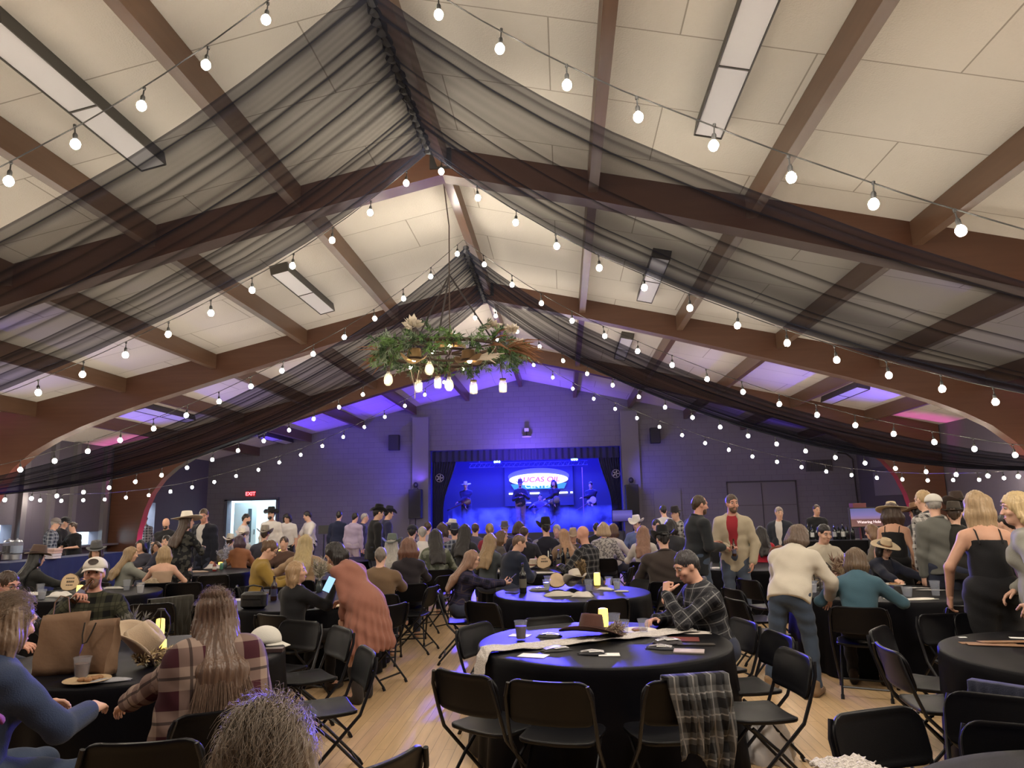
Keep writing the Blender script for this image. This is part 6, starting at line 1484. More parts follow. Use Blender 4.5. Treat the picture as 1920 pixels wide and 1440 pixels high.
# ---------------------------------------------------------------- floral wagon-wheel chandelier
def chandelier():
    cx, cy, cz = -1.62, 10.2, 4.02; R = .92
    t = thing('floral_chandelier', 'round hanging chandelier wrapped in greenery, with cowboy hats, jars and glowing bulbs', 'chandelier', (cx, cy, cz))
    iron = mat('branch_brown', (.06, .04, .03), .8)
    MB().tube([(R*math.cos(a), R*math.sin(a), 0) for a in np.linspace(0, 2*math.pi, 40, endpoint=False)], .028, 8, closed=True).tube([(R*.45*math.cos(a), R*.45*math.sin(a), -.02) for a in np.linspace(0, 2*math.pi, 24, endpoint=False)], .018, 6, closed=True).build('hoop', iron, t)
    rg = random.Random(11)
    for k in range(8):
        a = k*math.pi/4+.2; pts = [(.05*math.cos(a), .05*math.sin(a), 0), (.4*math.cos(a+.1), .4*math.sin(a+.1), .03), (R*math.cos(a), R*math.sin(a), 0), (R*1.12*math.cos(a-.08), R*1.12*math.sin(a-.08), .05)]
        MB().tube(pts, [.016, .014, .012, .006], 6).build('spoke_branch', iron, t)
    for k in range(3):
        a = k*2*math.pi/3+.5; MB().tube([(R*.95*math.cos(a), R*.95*math.sin(a), .02), (0, 0, 1.22)], .013, 6).build('hanging_rope', mat('rope_dark', (.03, .025, .025), .9), t)
    MB().tube([(0, 0, 1.20), (0, 0, 2.0), (.02, -.6, 2.42)], .010, 6).build('hanging_cable', iron, t); MB().tube([(0, 0, 0), (0, 0, 1.22)], .010, 6).build('centre_cord', iron, t)
    greens = [mat('leaf_dark', (.04, .085, .035), .6, var=.3), mat('leaf_mid', (.10, .20, .05), .55, var=.3), mat('leaf_sage', (.20, .27, .17), .6, var=.2)]
    for gi in range(3):
        mb = MB()
        for i in range(95):
            a = rg.uniform(0, 2*math.pi); r = R*rg.uniform(.86, 1.10); b = (r*math.cos(a), r*math.sin(a), rg.uniform(-.04, .10))
            out = rg.uniform(-.05, .26); tip = ((r+out)*math.cos(a+rg.uniform(-.22, .22)), (r+out)*math.sin(a+rg.uniform(-.22, .22)), b[2]+rg.uniform(-.20, .14))
            sprig(mb, b, tip, 22, (.07, .011) if gi < 2 else (.085, .006), rg, .2)
        o = mb.build('foliage', greens[gi], t, smooth=False); o['kind'] = 'stuff'
    cream_petal = mat('cream_petal', (.68, .60, .50), .7)
    for (a, r, z, s) in ((-.75, .95, .20, 1.3), (-.25, .98, .22, 1.3), (-2.1, .80, .24, 1.5), (2.9, 1.0, .14, .9), (.3, 1.05, .16, 1.2)):
        mb = MB()
        for i in range(34):
            d = Vector((rg.gauss(0, 1), rg.gauss(0, 1), abs(rg.gauss(0, 1))*.8+.1)).normalized()*.13*s*rg.uniform(.6, 1); w = d.cross(Vector((rg.gauss(0, 1), rg.gauss(0, 1), 1))).normalized()*.028*s; c = Vector((r*math.cos(a), r*math.sin(a), z))
            mb.add([c+d*.15, c+d*.6+w, c+d, c+d*.6-w], [(0, 1, 2, 3)])
        mb.build('cream_bloom', cream_petal, t, smooth=False)
    rust = mat('rust_plume', (.22, .10, .05), .8)
    for (a, r, n) in ((3.05, 1.0, 12), (-.05, 1.0, 12), (-.25, 1.02, 8), (-.6, .95, 5)):
        mb = MB()
        for i in range(n):
            q = a+rg.uniform(-.16, .16); z0 = rg.uniform(-.06, .1); z1 = z0+rg.uniform(-.30, .10); mb.tube([(r*.9*math.cos(q), r*.9*math.sin(q), z0), (r*1.15*math.cos(q), r*1.15*math.sin(q), (z0+z1)/2+.03), (r*rg.uniform(1.25, 1.42)*math.cos(q), r*1.3*math.sin(q), z1)], [.010, .014, .002], 5)
        mb.build('feather_spray', rust, t)
    # hats hung brim-down as shades, with a bulb inside each
    glow2 = mat('edison_glow', (1, .85, .55), .4, emit=(1, .76, .42), estr=45)
    for (x, y, z, s, rot, col) in ((-.42, -.55, -.26, 1.25, .3, (.36, .24, .11)), (.05, -.35, -.03, 1.3, 1.2, (.30, .20, .10)), (.36, -.50, -.30, 1.25, -.4, (.20, .12, .06))):
        h = hat_part(t, 'cowboy', col, np.array([x, y, z]), rz(rot) @ rx(.12), s, (.05, .03, .02), 'cowboy_hat'); MB().ball((x, y, z+.07), .035, 10, 8).build('hat_bulb', glow2, h)
    clear = mat('jar_glass', (.85, .88, .85), .08, alpha=.22, spec=.8)
    for (px, py) in ((728, 712), (842, 722), (805, 692)):
        p = at_y(px, py, cy-.45); x, y, z = p.x-cx, p.y-cy, p.z-cz; mb = MB().lathe([(.001, -.085), (.035, -.08), (.062, -.04), (.066, 0), (.055, .045), (.03, .09), (.022, .12)], 14)
        b = mb.build('large_bulb', clear, t, loc=(x, y, z)); MB().lathe([(.006, -.05), (.022, -.035), (.024, .03), (.006, .06)], 10).build('filament', glow2, b); MB().lathe([(.024, .115), (.024, .165), (.008, .18)], 10).build('bulb_cap', iron, b); MB().tube([(0, 0, .17), (-x*.12, -y*.12, -z+.0)], .006, 5).build('bulb_cord', iron, b)
    for (px, py) in ((785, 722), (821, 715), (888, 725), (943, 722)):
        p = at_y(px, py, cy-.30+(.35 if px == 821 else 0)); x, y, z = p.x-cx, p.y-cy, p.z-cz
        b = MB().lathe([(.001, -.10), (.05, -.10), (.056, -.09), (.056, .03), (.042, .055), (.042, .085), (.046, .085)], 14).build('glass_jar', clear, t, loc=(x, y, z)); MB().ball((0, 0, -.03), (.028, .028, .045), 10, 8).build('jar_light', glow2, b); MB().lathe([(.047, .07), (.047, .095), (.001, .10)], 12).build('jar_lid', iron, b)
        MB().tube([(0, 0, .09), (-x*.1, -y*.1, -z)], .005, 5).build('jar_cord', iron, b)
    mb = MB()
    for i in range(14): mb.tube([(.45+.03*rg.gauss(0, 1), -.55, -.24+.02*i/3), (.62, -.56, -.2+.03*rg.gauss(0, 1)), (.80+.05*rg.gauss(0, 1), -.55, -.17+.05*rg.gauss(0, 1))], [.006, .016, .004], 5)
    mb.build('pampas_plume', cream_petal, t); MB().tube([(-.48, -.5, -.32), (-.42, -.48, -.62), (-.36, -.5, -.34)], .006, 5).tube([(-.42, -.48, -.62), (-.42, -.48, -.74)], .006, 5).build('cord_loop', cream, t)
chandelier()

# ---------------------------------------------------------------- stage
def text(body, size, loc, mt, parent, name='lettering', rot=(math.pi/2, 0, 0), sx=1., shear=0., ext=.004):
    cu = bpy.data.curves.new(name, 'FONT'); cu.body = body; cu.size = size; cu.align_x = 'CENTER'; cu.align_y = 'CENTER'; cu.extrude = ext; cu.shear = shear; cu.offset = size*.012
    tmp = bpy.data.objects.new('tmp', cu); me = bpy.data.meshes.new_from_object(tmp); bpy.data.objects.remove(tmp); bpy.data.curves.remove(cu)
    o = link(name, me, mt, parent, loc, rot); o.scale = (sx, 1, 1)
    return o
def emis(name, col, s): return mat(name, col, .5, emit=col, estr=s)
SF = .9
t = thing('led_sign', 'glowing oval led sign reading LUCAS OIL CENTER at the back of the stage', 'sign', (-1.08, 31.3, 0))
def oval(w, h, z, y, d=.04, n=48, x=0): return MB().prism([(x+w*math.cos(a), z+h*math.sin(a)) for a in np.linspace(0, 2*math.pi, n, endpoint=False)], 'y', y, y+d)
oval(1.34, .36, 3.17, .02).build('upper_oval', emis('sign_dim_blue', (.12, .14, 1.0), .55), t, smooth=False)
oval(1.29, .27, 3.03, -.05).build('white_oval', emis('sign_white', (.9, .95, 1), 1.15), t, smooth=False)
text('LUCAS OIL', .30, (.02, -.06, 3.02), emis('sign_red', (.60, .05, .07), .7), t, sx=1.22, shear=.15)
MB().prism([(-1.22, 2.84), (1.22, 2.86), (1.10, 2.62), (-1.08, 2.62)], 'y', -.04, .0).build('lower_panel', emis('sign_teal', (.05, .30, .55), .8), t, smooth=False)
text('CENTER', .24, (0, -.05, 2.735), emis('sign_pale', (.55, 1, 1), 1.6), t, sx=1.35)
for x, w in ((-1.22, .18), (-.18, .42), (1.05, .40), (1.42, .10)): MB().box((x, -.02, 2.44), (w, .03, .07)).build('light_strip', emis('sign_strip', (.85, .95, 1), 3), t, smooth=False)
MB().box((0, .12, 2.75), (3.0, .12, 1.7)).build('backing', stage_black, t, smooth=False)
for sx_ in (-1.3, 1.3): MB().tube([(sx_, .12, SF), (sx_, .12, 2.0)], .03, 6).build('support_post', dark, t)
# curtains
curtain = mat('stage_curtain', (.03, .03, .09), .9)
def curtain_mesh(x0, x1, z0, z1, y, folds, amp, pinch=0.):
    n, m_ = folds*8, 14; P = np.zeros((n, m_, 3))
    for i in range(n):
        for j in range(m_):
            u, v = i/(n-1), j/(m_-1); xx = x0+(x1-x0)*u; c = x0 if pinch > 0 else x1; k = abs(pinch)*math.sin(min(1, v*1.4)*math.pi/2)**2
            P[i, j] = (xx*(1-k)+c*k, y+amp*math.sin(u*folds*2*math.pi), z1+(z0-z1)*v)
    return grid_mesh(P)
for nm, a in (('pleated dark valance across the top of the stage opening', (-5.03, 2.16, 3.60, 4.02, 27.1, 30, .035)), ('dark stage curtain gathered at the left of the stage', (-5.03, -4.05, SF, 4.0, 27.25, 9, .05, .55)), ('dark stage curtain gathered at the right of the stage', (2.16, 1.3, SF, 4.0, 27.25, 9, .05, .55))):
    v, f = curtain_mesh(*a); thing('stage_curtain', nm, 'curtain', (0, 0, 0), me=mesh_of(v, f, True, 180), mt=curtain)
for x, lb in ((-4.72, 'small round fan on the left stage curtain'), (1.98, 'small round fan on the right stage curtain')):
    t = thing('wall_fan', lb, 'fan', (x, 27.1, 3.0)); MB().tube([(.15*math.cos(a), 0, .15*math.sin(a)) for a in np.linspace(0, 2*math.pi, 20, endpoint=False)], .014, 6, closed=True).build('guard', mat('fan_grey', (.3, .28, .36), .5), t)
    mb = MB()
    for k in range(5): a = k*1.257; mb.box((.07*math.cos(a), .01, .07*math.sin(a)), (.10, .004, .045), Matrix.Rotation(-a, 3, 'Y'))
    mb.build('blades', mat('fan_grey'), t, smooth=False); MB().box((0, .06, 0), (.04, .1, .04)).build('bracket', dark, t)
# truss and lamp heads
truss_m = mat('truss_metal', (.10, .10, .14), .4, metal=.5)
t = thing('lighting_truss', 'lattice lighting truss hanging above the band', 'truss', (-1.4, 28.9, 3.55)); mb = MB()
for z, y in ((.09, 0), (-.09, -.09), (-.09, .09)): MB().tube([(-2.4, y, z), (2.4, y, z)], .016, 6).build('chord', truss_m, t)
for i in range(24): x = -2.4+.2*i; mb.tube([(x, -.09, -.09), (x+.1, 0, .09), (x+.2, -.09, -.09)], .008, 5)
mb.build('lattice', truss_m, t)
for sx_ in (-2.0, 2.0): MB().tube([(sx_, 0, .09), (sx_, 0, .95)], .01, 5).build('hanger', truss_m, t)
for x, z, lb in ((-2.64, 3.67, 'bright cyan lamp head at the left end of the stage truss'), (.47, 3.69, 'bright cyan lamp head at the right end of the stage truss')):
    t = thing('stage_lamp', lb, 'stage light', (x, 28.6, z)); MB().box((0, .06, 0), (.30, .12, .2)).build('housing', dark, t, smooth=False); MB().box((0, .06, .16), (.03, .03, .16)).build('yoke', dark, t, smooth=False)
    for k in (-1, 0, 1): MB().lathe([(.001, -.012), (.045, -.010), (.045, 0)], 12, (k*.09, 0, -.01), Matrix(rx(math.pi/2).tolist())).build('led_cell', emis('led_cyan', (.35, .9, 1), 14), t)
    MB().tube([(0, .06, .22), (0, .06, .7)], .012, 5).build('clamp_pole', dark, t)
# band
def guitar(label, pr_, col, side=1, tilt=22):
    r = pr_['root']; c = pr_['T'](.02*side, .20, .10); p = world_of(pr_, c); t = thing('guitar', label, 'guitar', p, rot=(0, 0, r.rotation_euler.z), group='guitars on stage')
    a = D2(tilt)*side; X = np.array([-side*math.cos(a), 0, math.sin(a)]); Z = np.array([side*math.sin(a), 0, math.cos(a)])
    Fb = Fld().ell(-X*.10, (.14, .035, .15), None, .04).ell(X*.08, (.11, .033, .11), None, .05); v, f = Fb.poly(.018); link('guitar_body', mesh_of(v, f, True, 60), mat('guitar_%02x' % int(col[0]*255), col, .25, coat=.5), t)
    MB().tube([tuple(X*.12+[0, .035, 0]), tuple(X*.66+[0, .035, 0])], [.022, .018], 6).build('guitar_neck', mat('guitar_neck', (.12, .06, .03), .4), t); q = X*.72+np.array([0, .035, 0]); MB().tube([tuple(X*.66+[0, .035, 0]), tuple(q), tuple(X*.80+[0, .035, 0])], [.022, .035, .025], 6).build('headstock', dark, t)
g1 = guest('guitarist in a pale feathered hat at the left of the stage', 873, 901, 28.6, 175, z=SF, pose='stand', top=(.03, .03, .05), hair=('short', BLKH), hat=('wide', (.5, .48, .45), None, .85), hands=[(.34, .32, 1.14), (-.02, .28, 1.0)], pants=(.05, .05, .08)); guitar('electric guitar of the player in the pale feathered hat', g1, (.10, .03, .02), -1)
g2 = guest('singer in a hat and tan trousers at the left of the stage centre', 975, 898, 28.0, 185, z=SF, pose='stand', top=(.03, .03, .05), hair=('short', BLKH), hat=('cowboy', (.10, .06, .05)), hands=[(-.1, .3, 1.42), (.05, .28, 1.3)], pants=(.24, .15, .14))
g3 = guest('long-haired singer with a guitar right of the stage centre', 1038, 899, 28.0, 170, z=SF, pose='stand', female=True, top=(.03, .03, .04), hair=('long', DKBR), hands=[(.34, .34, 1.2), (-.04, .28, 1.0)], pants=(.02, .02, .03)); guitar('guitar of the long-haired singer', g3, (.14, .12, .12), -1, 26)
g4 = guest('bass player in dark clothes at the right of the stage', 1107, 903, 28.9, 165, z=SF, pose='stand', top=(.03, .03, .05), hair=('short', DKBR), hands=[(.36, .34, 1.24), (-.04, .28, 1.0)], pants=(.08, .08, .14)); guitar('white bass guitar of the right-hand player', g4, (.5, .42, .42), -1, 30)
g5 = guest('drummer seated behind the kit', 1012, 916, 30.0, 180, z=SF, top=(.12, .10, .14), hair=('short', BLKH), hands=[(-.3, .42, 1.0), (.3, .42, 1.0)])
p = g5['root'].location
t = thing('drum_kit', 'drum kit with shiny shells between the two singers', 'drum kit', (p.x, p.y-.85, SF)); shell = mat('drum_shell', (.16, .15, .2), .2, metal=.6); skin_d = mat('drum_skin', (.5, .48, .5), .5); brass = mat('cymbal_brass', (.5, .36, .14), .25, metal=.9)
RY = Matrix(rx(math.pi/2).tolist())
MB().lathe([(.28, -.2), (.28, .2)], 24, (0, 0, .28), RY).build('bass_drum', shell, t); MB().lathe([(.001, .201), (.275, .201)], 24, (0, 0, .28), RY, caps=False).build('bass_head', skin_d, t)
for x, y, z, r, h in ((-.22, .05, .68, .16, .2), (.22, .05, .68, .17, .22), (-.5, .3, .5, .18, .14), (.55, .35, .30, .22, .40)):
    o = MB().lathe([(r, 0), (r, h), (r*.98, h+.005), (.001, h+.005)], 18, (x, y, z)).build('drum', shell, t); MB().tube([(x, y, 0), (x, y, z)], .012, 5).build('drum_stand', dark, o)
for x, y, z, r in ((-.55, .0, 1.12, .22), (.6, .05, 1.18, .24), (-.75, .3, .9, .17)):
    o = MB().lathe([(.001, .02), (.04, .012), (r, -.008), (r, -.010), (.001, .005)], 22, (x, y, z), Matrix(rx(.2).tolist())).build('cymbal', brass, t); MB().tube([(x, y, 0), (x, y, z)], .009, 5).build('cymbal_stand', dark, o)
for (q, lb) in ((g2, 'microphone stand in front of the singer in tan trousers'), (g3, 'microphone stand in front of the long-haired singer')):
    h_ = world_of(q, q['H'](0, .17, -.07)); t = thing('microphone_stand', lb, 'microphone stand', (h_.x, h_.y-.02, SF)); MB().lathe([(.14, 0), (.14, .02), (.02, .035)], 14).build('base', dark, t); MB().tube([(0, 0, .02), (0, 0, h_.z-SF-.05)], .011, 6).build('pole', dark, t); MB().ball((0, .02, h_.z-SF), .028, 8, 6).tube([(0, 0, h_.z-SF-.06), (0, .01, h_.z-SF-.01)], .014, 6).build('microphone', dark, t)
p = at_y(1094, 950, 28.5); t = thing('microphone_stand', 'tall thin stand with a pink lit pole near the bass player', 'stand', (p.x, 28.5, SF)); MB().tube([(0, 0, .02), (0, 0, 2.45)], .018, 6).build('pole', mat('pole_pink_light', (.4, .2, .3), .5), t); MB().lathe([(.2, 0), (.2, .02), (.02, .06)], 10).build('base', dark, t)  # the pink light on the pole is put into its colour
# fog
fg = bpy.data.materials.new('stage_fog'); fg.use_nodes = True; N = fg.node_tree.nodes; L = fg.node_tree.links; N.remove(N['Principled BSDF'])
vs = N.new('ShaderNodeVolumePrincipled'); vs.inputs['Color'].default_value = (.75, .8, 1, 1); vs.inputs['Anisotropy'].default_value = .3
tc = N.new('ShaderNodeTexCoord'); nz = N.new('ShaderNodeTexNoise'); nz.inputs['Scale'].default_value = 1.5; nz.inputs['Detail'].default_value = 4; L.new(tc.outputs['Object'], nz.inputs['Vector'])
mr = N.new('ShaderNodeMapRange'); mr.inputs['From Min'].default_value = .47; mr.inputs['From Max'].default_value = .62; mr.inputs['To Max'].default_value = 4.5; L.new(nz.outputs['Fac'], mr.inputs['Value'])
sp = N.new('ShaderNodeSeparateXYZ'); L.new(tc.outputs['Object'], sp.inputs[0]); m2 = N.new('ShaderNodeMapRange'); m2.inputs['From Min'].default_value = .95; m2.inputs['From Max'].default_value = .0; L.new(sp.outputs[2], m2.inputs['Value'])
mm = N.new('ShaderNodeMath'); mm.operation = 'MULTIPLY'; L.new(mr.outputs[0], mm.inputs[0]); L.new(m2.outputs[0], mm.inputs[1]); L.new(mm.outputs[0], vs.inputs['Density']); L.new(vs.outputs[0], N['Material Output'].inputs['Volume'])
t = thing('stage_fog', 'low blue lit fog rolling across the stage floor', 'fog', (-1.2, 27.7, SF+.02), me=MB().box((0, 0, .5), (6.4, 1.3, 1.0)).mesh(False), mt=fg); t['kind'] = 'stuff'

# ---------------------------------------------------------------- things on and by the far wall
spk = mat('speaker_black', (.012, .012, .016), .55, bump=.2, bscale=250)
def speaker(label, x, y, z, w, h, d, fixed):
    t = thing('loudspeaker', label, 'loudspeaker', (x, y, z)); MB().box((0, 0, h/2), (w, d, h), None, .02).build('cabinet', spk, t); MB().box((0, -d/2-.004, h/2), (w*.86, .012, h*.88)).build('grille', mat('grille', (.02, .02, .024), .7, bump=.6, bscale=400), t, smooth=False)
    if fixed: MB().box((0, d/2+.06, h/2), (.06, .14, .06)).build('bracket', dark, t)
    else:
        MB().tube([(0, 0, -z), (0, 0, 0)], .022, 8).build('pole', dark, t)
        for k in range(3): a = k*2.094+.5; MB().tube([(0, 0, .75-z), (.4*math.cos(a), .3*math.sin(a), .02-z)], .014, 6).build('leg', dark, t)
        MB().box((0, 0, h+.03), (.16, .14, .06)).ball((0, 0, h+.16), (.09, .08, .11), 10, 7).build('moving_head_lamp', dark, t)
speaker('black wall speaker left of the stage', -6.35, 26.5, 4.05, .40, .58, .26, True)
speaker('black wall speaker right of the stage', 3.44, 26.5, 4.05, .36, .57, .26, True)
speaker('tall loudspeaker on a stand at the left of the stage', -5.48, 26.3, 1.5, .46, 1.06, .42, False)
speaker('tall loudspeaker on a stand at the right of the stage', 2.46, 26.3, 1.45, .46, 1.1, .42, False)
t = thing('wall_camera', 'small white camera on a bracket above the stage', 'camera', (-1.32, 26.6, 4.42)); MB().lathe([(.17, 0), (.19, .02), (.10, .05)], 14).build('base', mat('cam_white', (.5, .5, .55), .5), t); MB().tube([(0, 0, .03), (0, 0, .22)], .02, 6).build('stem', dark, t); MB().box((0, 0, .27), (.16, .16, .12)).build('camera_head', mat('cam_white'), t, smooth=False); MB().box((0, .1, .02), (.06, .18, .03)).build('bracket', dark, t)
t = thing('exit_sign', 'red lit EXIT sign above the open doorway', 'exit sign', (-11.96, 26.70, 2.55)); MB().box((0, 0, 0), (.36, .05, .20)).build('housing', mat('exit_box', (.25, .02, .02), .5, emit=(1, .05, .06), estr=.25), t, smooth=False); text('EXIT', .19, (0, -.03, 0), emis('exit_red', (1, .10, .12), 6), t)
# doorway at the left of the far wall
fr = MB()
for (x, w, z, h) in ((-12.9, .1, 1.17, 2.34), (-10.9, .1, 1.17, 2.34), (-11.9, 2.1, 2.35, .1)): fr.box((x, 26.73, z), (w, .12, h))
fr.build('door_1', mat('door_frame', (.10, .10, .13), .6), kind='structure', smooth=False)
t = thing('door_leaf', 'half-open dark door with a tall glass pane at the lit doorway', 'door', (-12.75, 27.1, 0), D2(52)); MB().box((.45, 0, 1.12), (.9, .05, 2.22)).build('panel', mat('door_white', (.5, .55, .58), .5), t, smooth=False); MB().box((.62, -.03, 1.35), (.14, .012, 1.3)).build('glass_pane', mat('door_pane', (.03, .04, .05), .1), t, smooth=False); MB().tube([(.8, -.07, 1.0), (.8, -.07, 1.2)], .015, 6).build('handle', dark, t)
t = thing('whiteboard', 'whiteboard on the wall inside the lit doorway', 'whiteboard', (-11.55, 29.4, 1.75)); MB().box((0, 0, 0), (.85, .03, .8)).build('board', mat('board_white', (.62, .7, .75), .4), t, smooth=False); MB().box((0, -.03, .42), (.9, .06, .06)).build('rail', ink, t, smooth=False)
MB().box((7.2, 26.755, 1.27), (2.45, .02, 2.54)).build('door_2', mat('painted_door', (.145, .135, .165), .6), kind='structure', smooth=False)
mb = MB()
for (x, w, z, h) in ((5.97, .05, 1.28, 2.6), (8.43, .05, 1.28, 2.6), (7.2, 2.5, 2.57, .05), (7.2, .02, 1.27, 2.5), (7.2, 2.4, 1.72, .015)): mb.box((x, 26.73, z), (w, .03, h))
mb.build('trim_5', mat('dark_reveal', (.05, .045, .05), .7), kind='structure', smooth=False)
MB().box((3.79, 26.75, 1.17), (.98, .03, 2.34)).build('door_3', mat('painted_door'), kind='structure', smooth=False); MB().box((-6.35, 26.75, 1.16), (1.1, .03, 2.3)).build('door_4', mat('painted_door'), kind='structure', smooth=False)
t = thing('wall_vent', 'dark slatted vent high on the far wall at right', 'vent', (9.32, 26.74, 3.1)); MB().box((0, 0, 0), (.95, .04, .42)).build('vent_frame', mat('vent_dark', (.07, .065, .075), .6), t, smooth=False); mb = MB()
for i in range(14): mb.box((-.43+.066*i, -.03, 0), (.012, .03, .38))
mb.build('slats', mat('dark_reveal'), t, smooth=False)
t = thing('conduit', 'dark cable conduit curving down the far right corner', 'conduit', (10.5, 26.7, 0), me=MB().tube([(-.5, 0, 3.55), (-.2, 0, 3.5), (0, -.02, 3.3), (.02, -.02, 2.0), (.1, -.02, 0)], .025, 8).mesh(), mt=ink)
# high windows and panels on the right wall
for i, y in enumerate((22.2, 23.6, 25.0)):
    MB().box((XRT-.02, y, 3.15), (.05, 1.15, .5)).build('window_%d' % (i+1), mat('window_grey', (.16, .155, .18), .25), kind='structure', smooth=False)
MB().box((XRT-.03, 23.6, 2.35), (.05, 3.6, .8)).build('trim_6', mat('panel_lilac', (.2, .18, .22), .7), kind='structure', smooth=False)
# screens
def grad_screen(name, stops, s):
    M = bpy.data.materials.new(name); M.use_nodes = True; N = M.node_tree.nodes; L = M.node_tree.links; b = N['Principled BSDF']; b.inputs['Base Color'].default_value = (.01, .01, .01, 1); b.inputs['Roughness'].default_value = .2
    tc = N.new('ShaderNodeTexCoord'); sp = N.new('ShaderNodeSeparateXYZ'); r = N.new('ShaderNodeValToRGB'); L.new(tc.outputs['Generated'], sp.inputs[0]); L.new(sp.outputs[2], r.inputs[0])
    while len(r.color_ramp.elements) < len(stops): r.color_ramp.elements.new(.5)
    for e, (p_, c) in zip(r.color_ramp.elements, stops): e.position = p_; e.color = (*c, 1)
    L.new(r.outputs[0], b.inputs['Emission Color']); b.inputs['Emission Strength'].default_value = s; return M
p = at_y(1628, 970, 14.8); t = thing('display_screen', 'screen with a sunset picture reading Watering Hole, by the right bar', 'screen', (p.x, 14.8, 0)); zc = p.z
MB().box((0, .02, zc), (.72, .05, .39)).build('casing', ink, t, smooth=False); MB().box((0, -.008, zc), (.68, .01, .35)).build('picture', grad_screen('sunset_picture', [(0, (.26, .12, .10)), (.38, (.20, .08, .08)), (.44, (.34, .20, .34)), (.62, (.24, .18, .5)), (1, (.10, .12, .36))], .8), t, smooth=False)
text('Watering Hole', .075, (0, -.016, zc-.09), emis('screen_text', (.75, .6, .65), .9), t, ext=.001)
MB().tube([(0, .05, 0), (0, .05, zc)], .025, 8).build('pole', dark, t); MB().lathe([(.3, 0), (.3, .02), (.03, .04)], 14, (0, .05, 0)).build('base', dark, t)
p = at_y(1608, 949, 15.2); t = thing('red_box', 'dark red box showing above the left corner of the sunset screen', 'box', (p.x, 15.2, 0), me=MB().box((0, 0, p.z-.05), (.26, .2, .22)).tube([(0, 0, 0), (0, 0, p.z)], .02, 6).mesh(False), mt=mat('red_box', (.09, .015, .02), .6))
p = at_y(1167, 967, 25.8); t = thing('display_screen', 'blue lit screen on a stand at the right front of the stage', 'screen', (p.x, 25.8, 0)); MB().box((0, .02, p.z), (.74, .04, .42)).build('casing', ink, t, smooth=False); MB().box((0, -.006, p.z), (.70, .01, .38)).build('picture', grad_screen('crowd_picture', [(0, (.05, .03, .25)), (.4, (.15, .12, .6)), (.6, (.22, .18, .8)), (1, (.1, .08, .6))], .6), t, smooth=False); MB().tube([(0, .05, 0), (0, .05, p.z)], .025, 8).build('pole', dark, t); MB().lathe([(.3, 0), (.3, .02), (.03, .04)], 14, (0, .05, 0)).build('base', dark, t)
# long drinks tables
def long_table(label, x0, x1, y0, y1, z, mt):
    t = thing('long_table', label, 'table', ((x0+x1)/2, (y0+y1)/2, 0)); w, d = x1-x0, y1-y0; ring = []; n = 120
    per = 2*(w+d); P = np.zeros((n, 5, 3))
    for i in range(n):
        s = per*i/n
        if s < w: c = (-w/2+s, -d/2, 0, -1)
        elif s < w+d: c = (w/2, -d/2+s-w, 1, 0)
        elif s < 2*w+d: c = (w/2-(s-w-d), d/2, 0, 1)
        else: c = (-w/2, d/2-(s-2*w-d), -1, 0)
        for j, q in enumerate((0, .01, .3, .65, 1)): k = .02*q*math.sin(s*22)+.02*q; P[i, j] = (c[0]+c[2]*k, c[1]+c[3]*k, z-.004*(j > 0)-(z-.01)*q*(j > 0))
    v, f = grid_mesh(P, True); f = [tuple(reversed(q)) for q in f]+[tuple(range(0, n*5, 5))]
    link('tablecloth', mesh_of(v, f, True, 50), mt, t); MB().box((0, 0, z-.03), (w-.04, d-.04, .03)).build('tabletop', mat('table_board'), t, smooth=False)
long_table('long table under a navy cloth along the left wall, with drink dispensers', -11.25, -10.6, 13.2, 17.0, .92, mat('navy_cloth', (.010, .018, .075), .6, spec=.3))
long_table('bar table under a black cloth in front of the bartender', 4.0, 6.8, 14.9, 15.8, .98, black_cloth)
for px, col, lb in ((14, (.02, .012, .01), 'glass drink dispenser of dark tea, left of the pair'), (29, (.25, .3, .4), 'glass drink dispenser of water, right of the pair')):
    t = item('drink_dispenser', lb, 'drink dispenser', px, 1049, .92); MB().lathe([(.11, 0), (.11, .10), (.10, .11)], 16).build('stand', mat('steel', (.4, .42, .45), .3, metal=.8), t); MB().lathe([(.10, .11), (.12, .13), (.12, .33), (.09, .36)], 16, caps=False).build('jar', cup_clear, t); MB().lathe([(.001, .125), (.112, .13), (.112, .28), (.001, .28)], 14).build('drink', mat('dd_%d' % px, col, .2), t); MB().lathe([(.10, .36), (.08, .39), (.02, .40), (.02, .43), (.001, .435)], 14).build('lid', mat('steel'), t); MB().tube([(0, -.11, .15), (0, -.16, .15)], .012, 6).build('tap', mat('steel'), t)
t = item('food_box_stack', 'stack of white and pink takeaway boxes on the navy table', 'boxes', 95, 1048, .92)
for k in range(4): MB().box((.01*k, 0, .03+.052*k), (.26, .26, .05), None, .008).build('box', mat('box_white', (.5, .48, .55), .6) if k < 2 else mat('box_pink', (.48, .33, .30), .6), t)
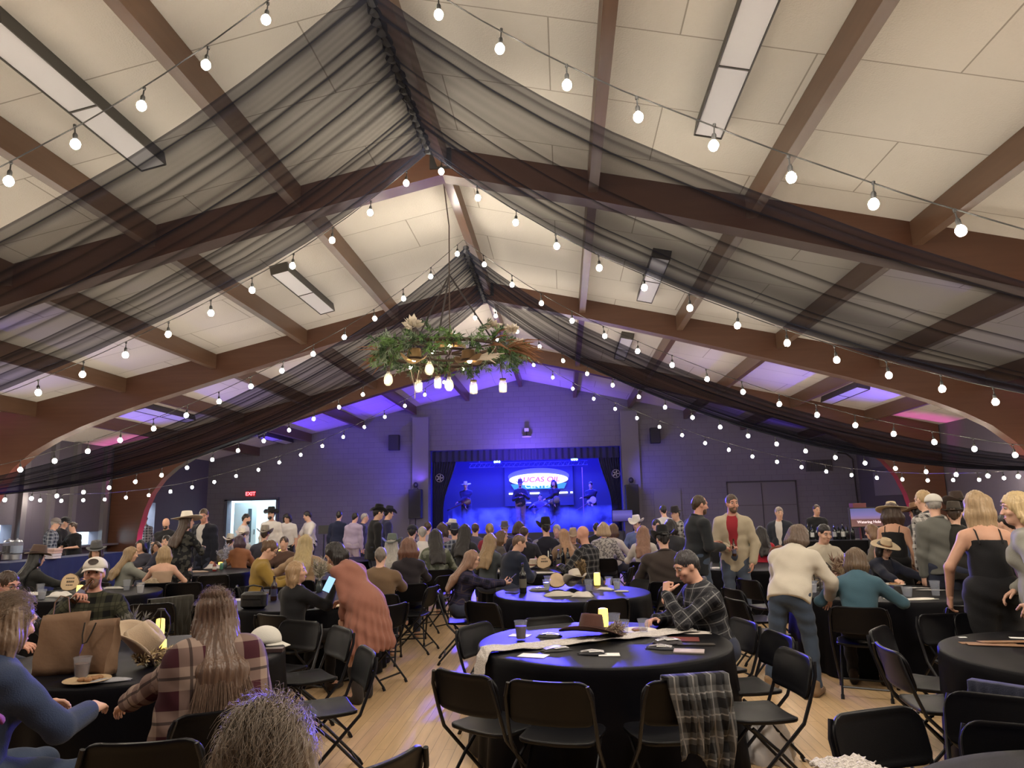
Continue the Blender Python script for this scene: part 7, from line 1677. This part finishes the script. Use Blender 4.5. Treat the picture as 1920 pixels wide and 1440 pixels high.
for i, (px, hgt, c) in enumerate([(1478, .30, None), (1487, .33, (.5, .5, .5)), (1497, .28, None), (1506, .31, (.4, .4, .42)), (1516, .34, None), (1524, .30, (.5, .5, .5)), (1534, .26, None), (1566, .33, (.3, .3, .32)), (1574, .30, None), (1582, .34, (.4, .4, .4)), (1590, .28, None), (1600, .30, None)]):
    bottle(px, 1012, ('%s bottle from the left on the bar in front of the bartender' % ['first', 'second', 'third', 'fourth', 'fifth', 'sixth', 'seventh', 'eighth', 'ninth', 'tenth', 'eleventh', 'twelfth'][i]), hgt, .04, None, c, 'bottles on the bar', .985)
t = item('serving_stand', 'black music-stand-like tablet stand at the far left wall', 'stand', 608, 1020, 0); 
p = at_y(608, 985, 18.5); t.location = (p.x, 18.5, 0); MB().tube([(0, 0, 0), (0, 0, 1.2)], .02, 6).build('pole', dark, t); MB().box((0, 0, 1.32), (.3, .04, .22)).build('tray', dark, t, smooth=False); MB().lathe([(.2, 0), (.2, .02), (.02, .04)], 12).build('base', dark, t)
# patch on the white cap
pc = [o for o in g_cap['root'].children if o.name.startswith('cap')][0]; Hc = g_cap['H']
pts = []; v = [tuple(Hc(.0, .112, .100))]; 
for k in range(20): a = 2*math.pi*k/20; x_, z_ = .042*math.cos(a), .098+.026*math.sin(a); v.append(tuple(Hc(x_, .1185*math.sqrt(max(0, 1-(x_/.098)**2))*math.cos((z_-.045)/.105*.62)+.004, z_)))
link('cap_patch', mesh_of(v, [(0, k+1, (k+1) % 20+1) for k in range(20)], False), mat('patch_brown', (.06, .045, .04), .8), pc)
# cans that hold the wall and arch lights
for (x, y) in [(-12.6, 24.0), (-8.6, 26.2), (-12.9, 17.8), (10.0, 24.0), (10.1, 17.5)]:
    t = thing('light_can', 'small black uplight can on the floor by the side wall', 'uplight', (x, y, 0), group='uplight cans along the walls'); MB().lathe([(.09, .02), (.10, .06), (.10, .20), (.085, .20), (.085, .08), (.001, .08)], 14).build('can', dark, t); MB().lathe([(.001, .10), (.08, .10)], 12, caps=False).build('lens', emis('can_lens', (.2, .1, 1), 2), t); MB().box((0, 0, .01), (.2, .12, .02)).build('foot', dark, t, smooth=False)
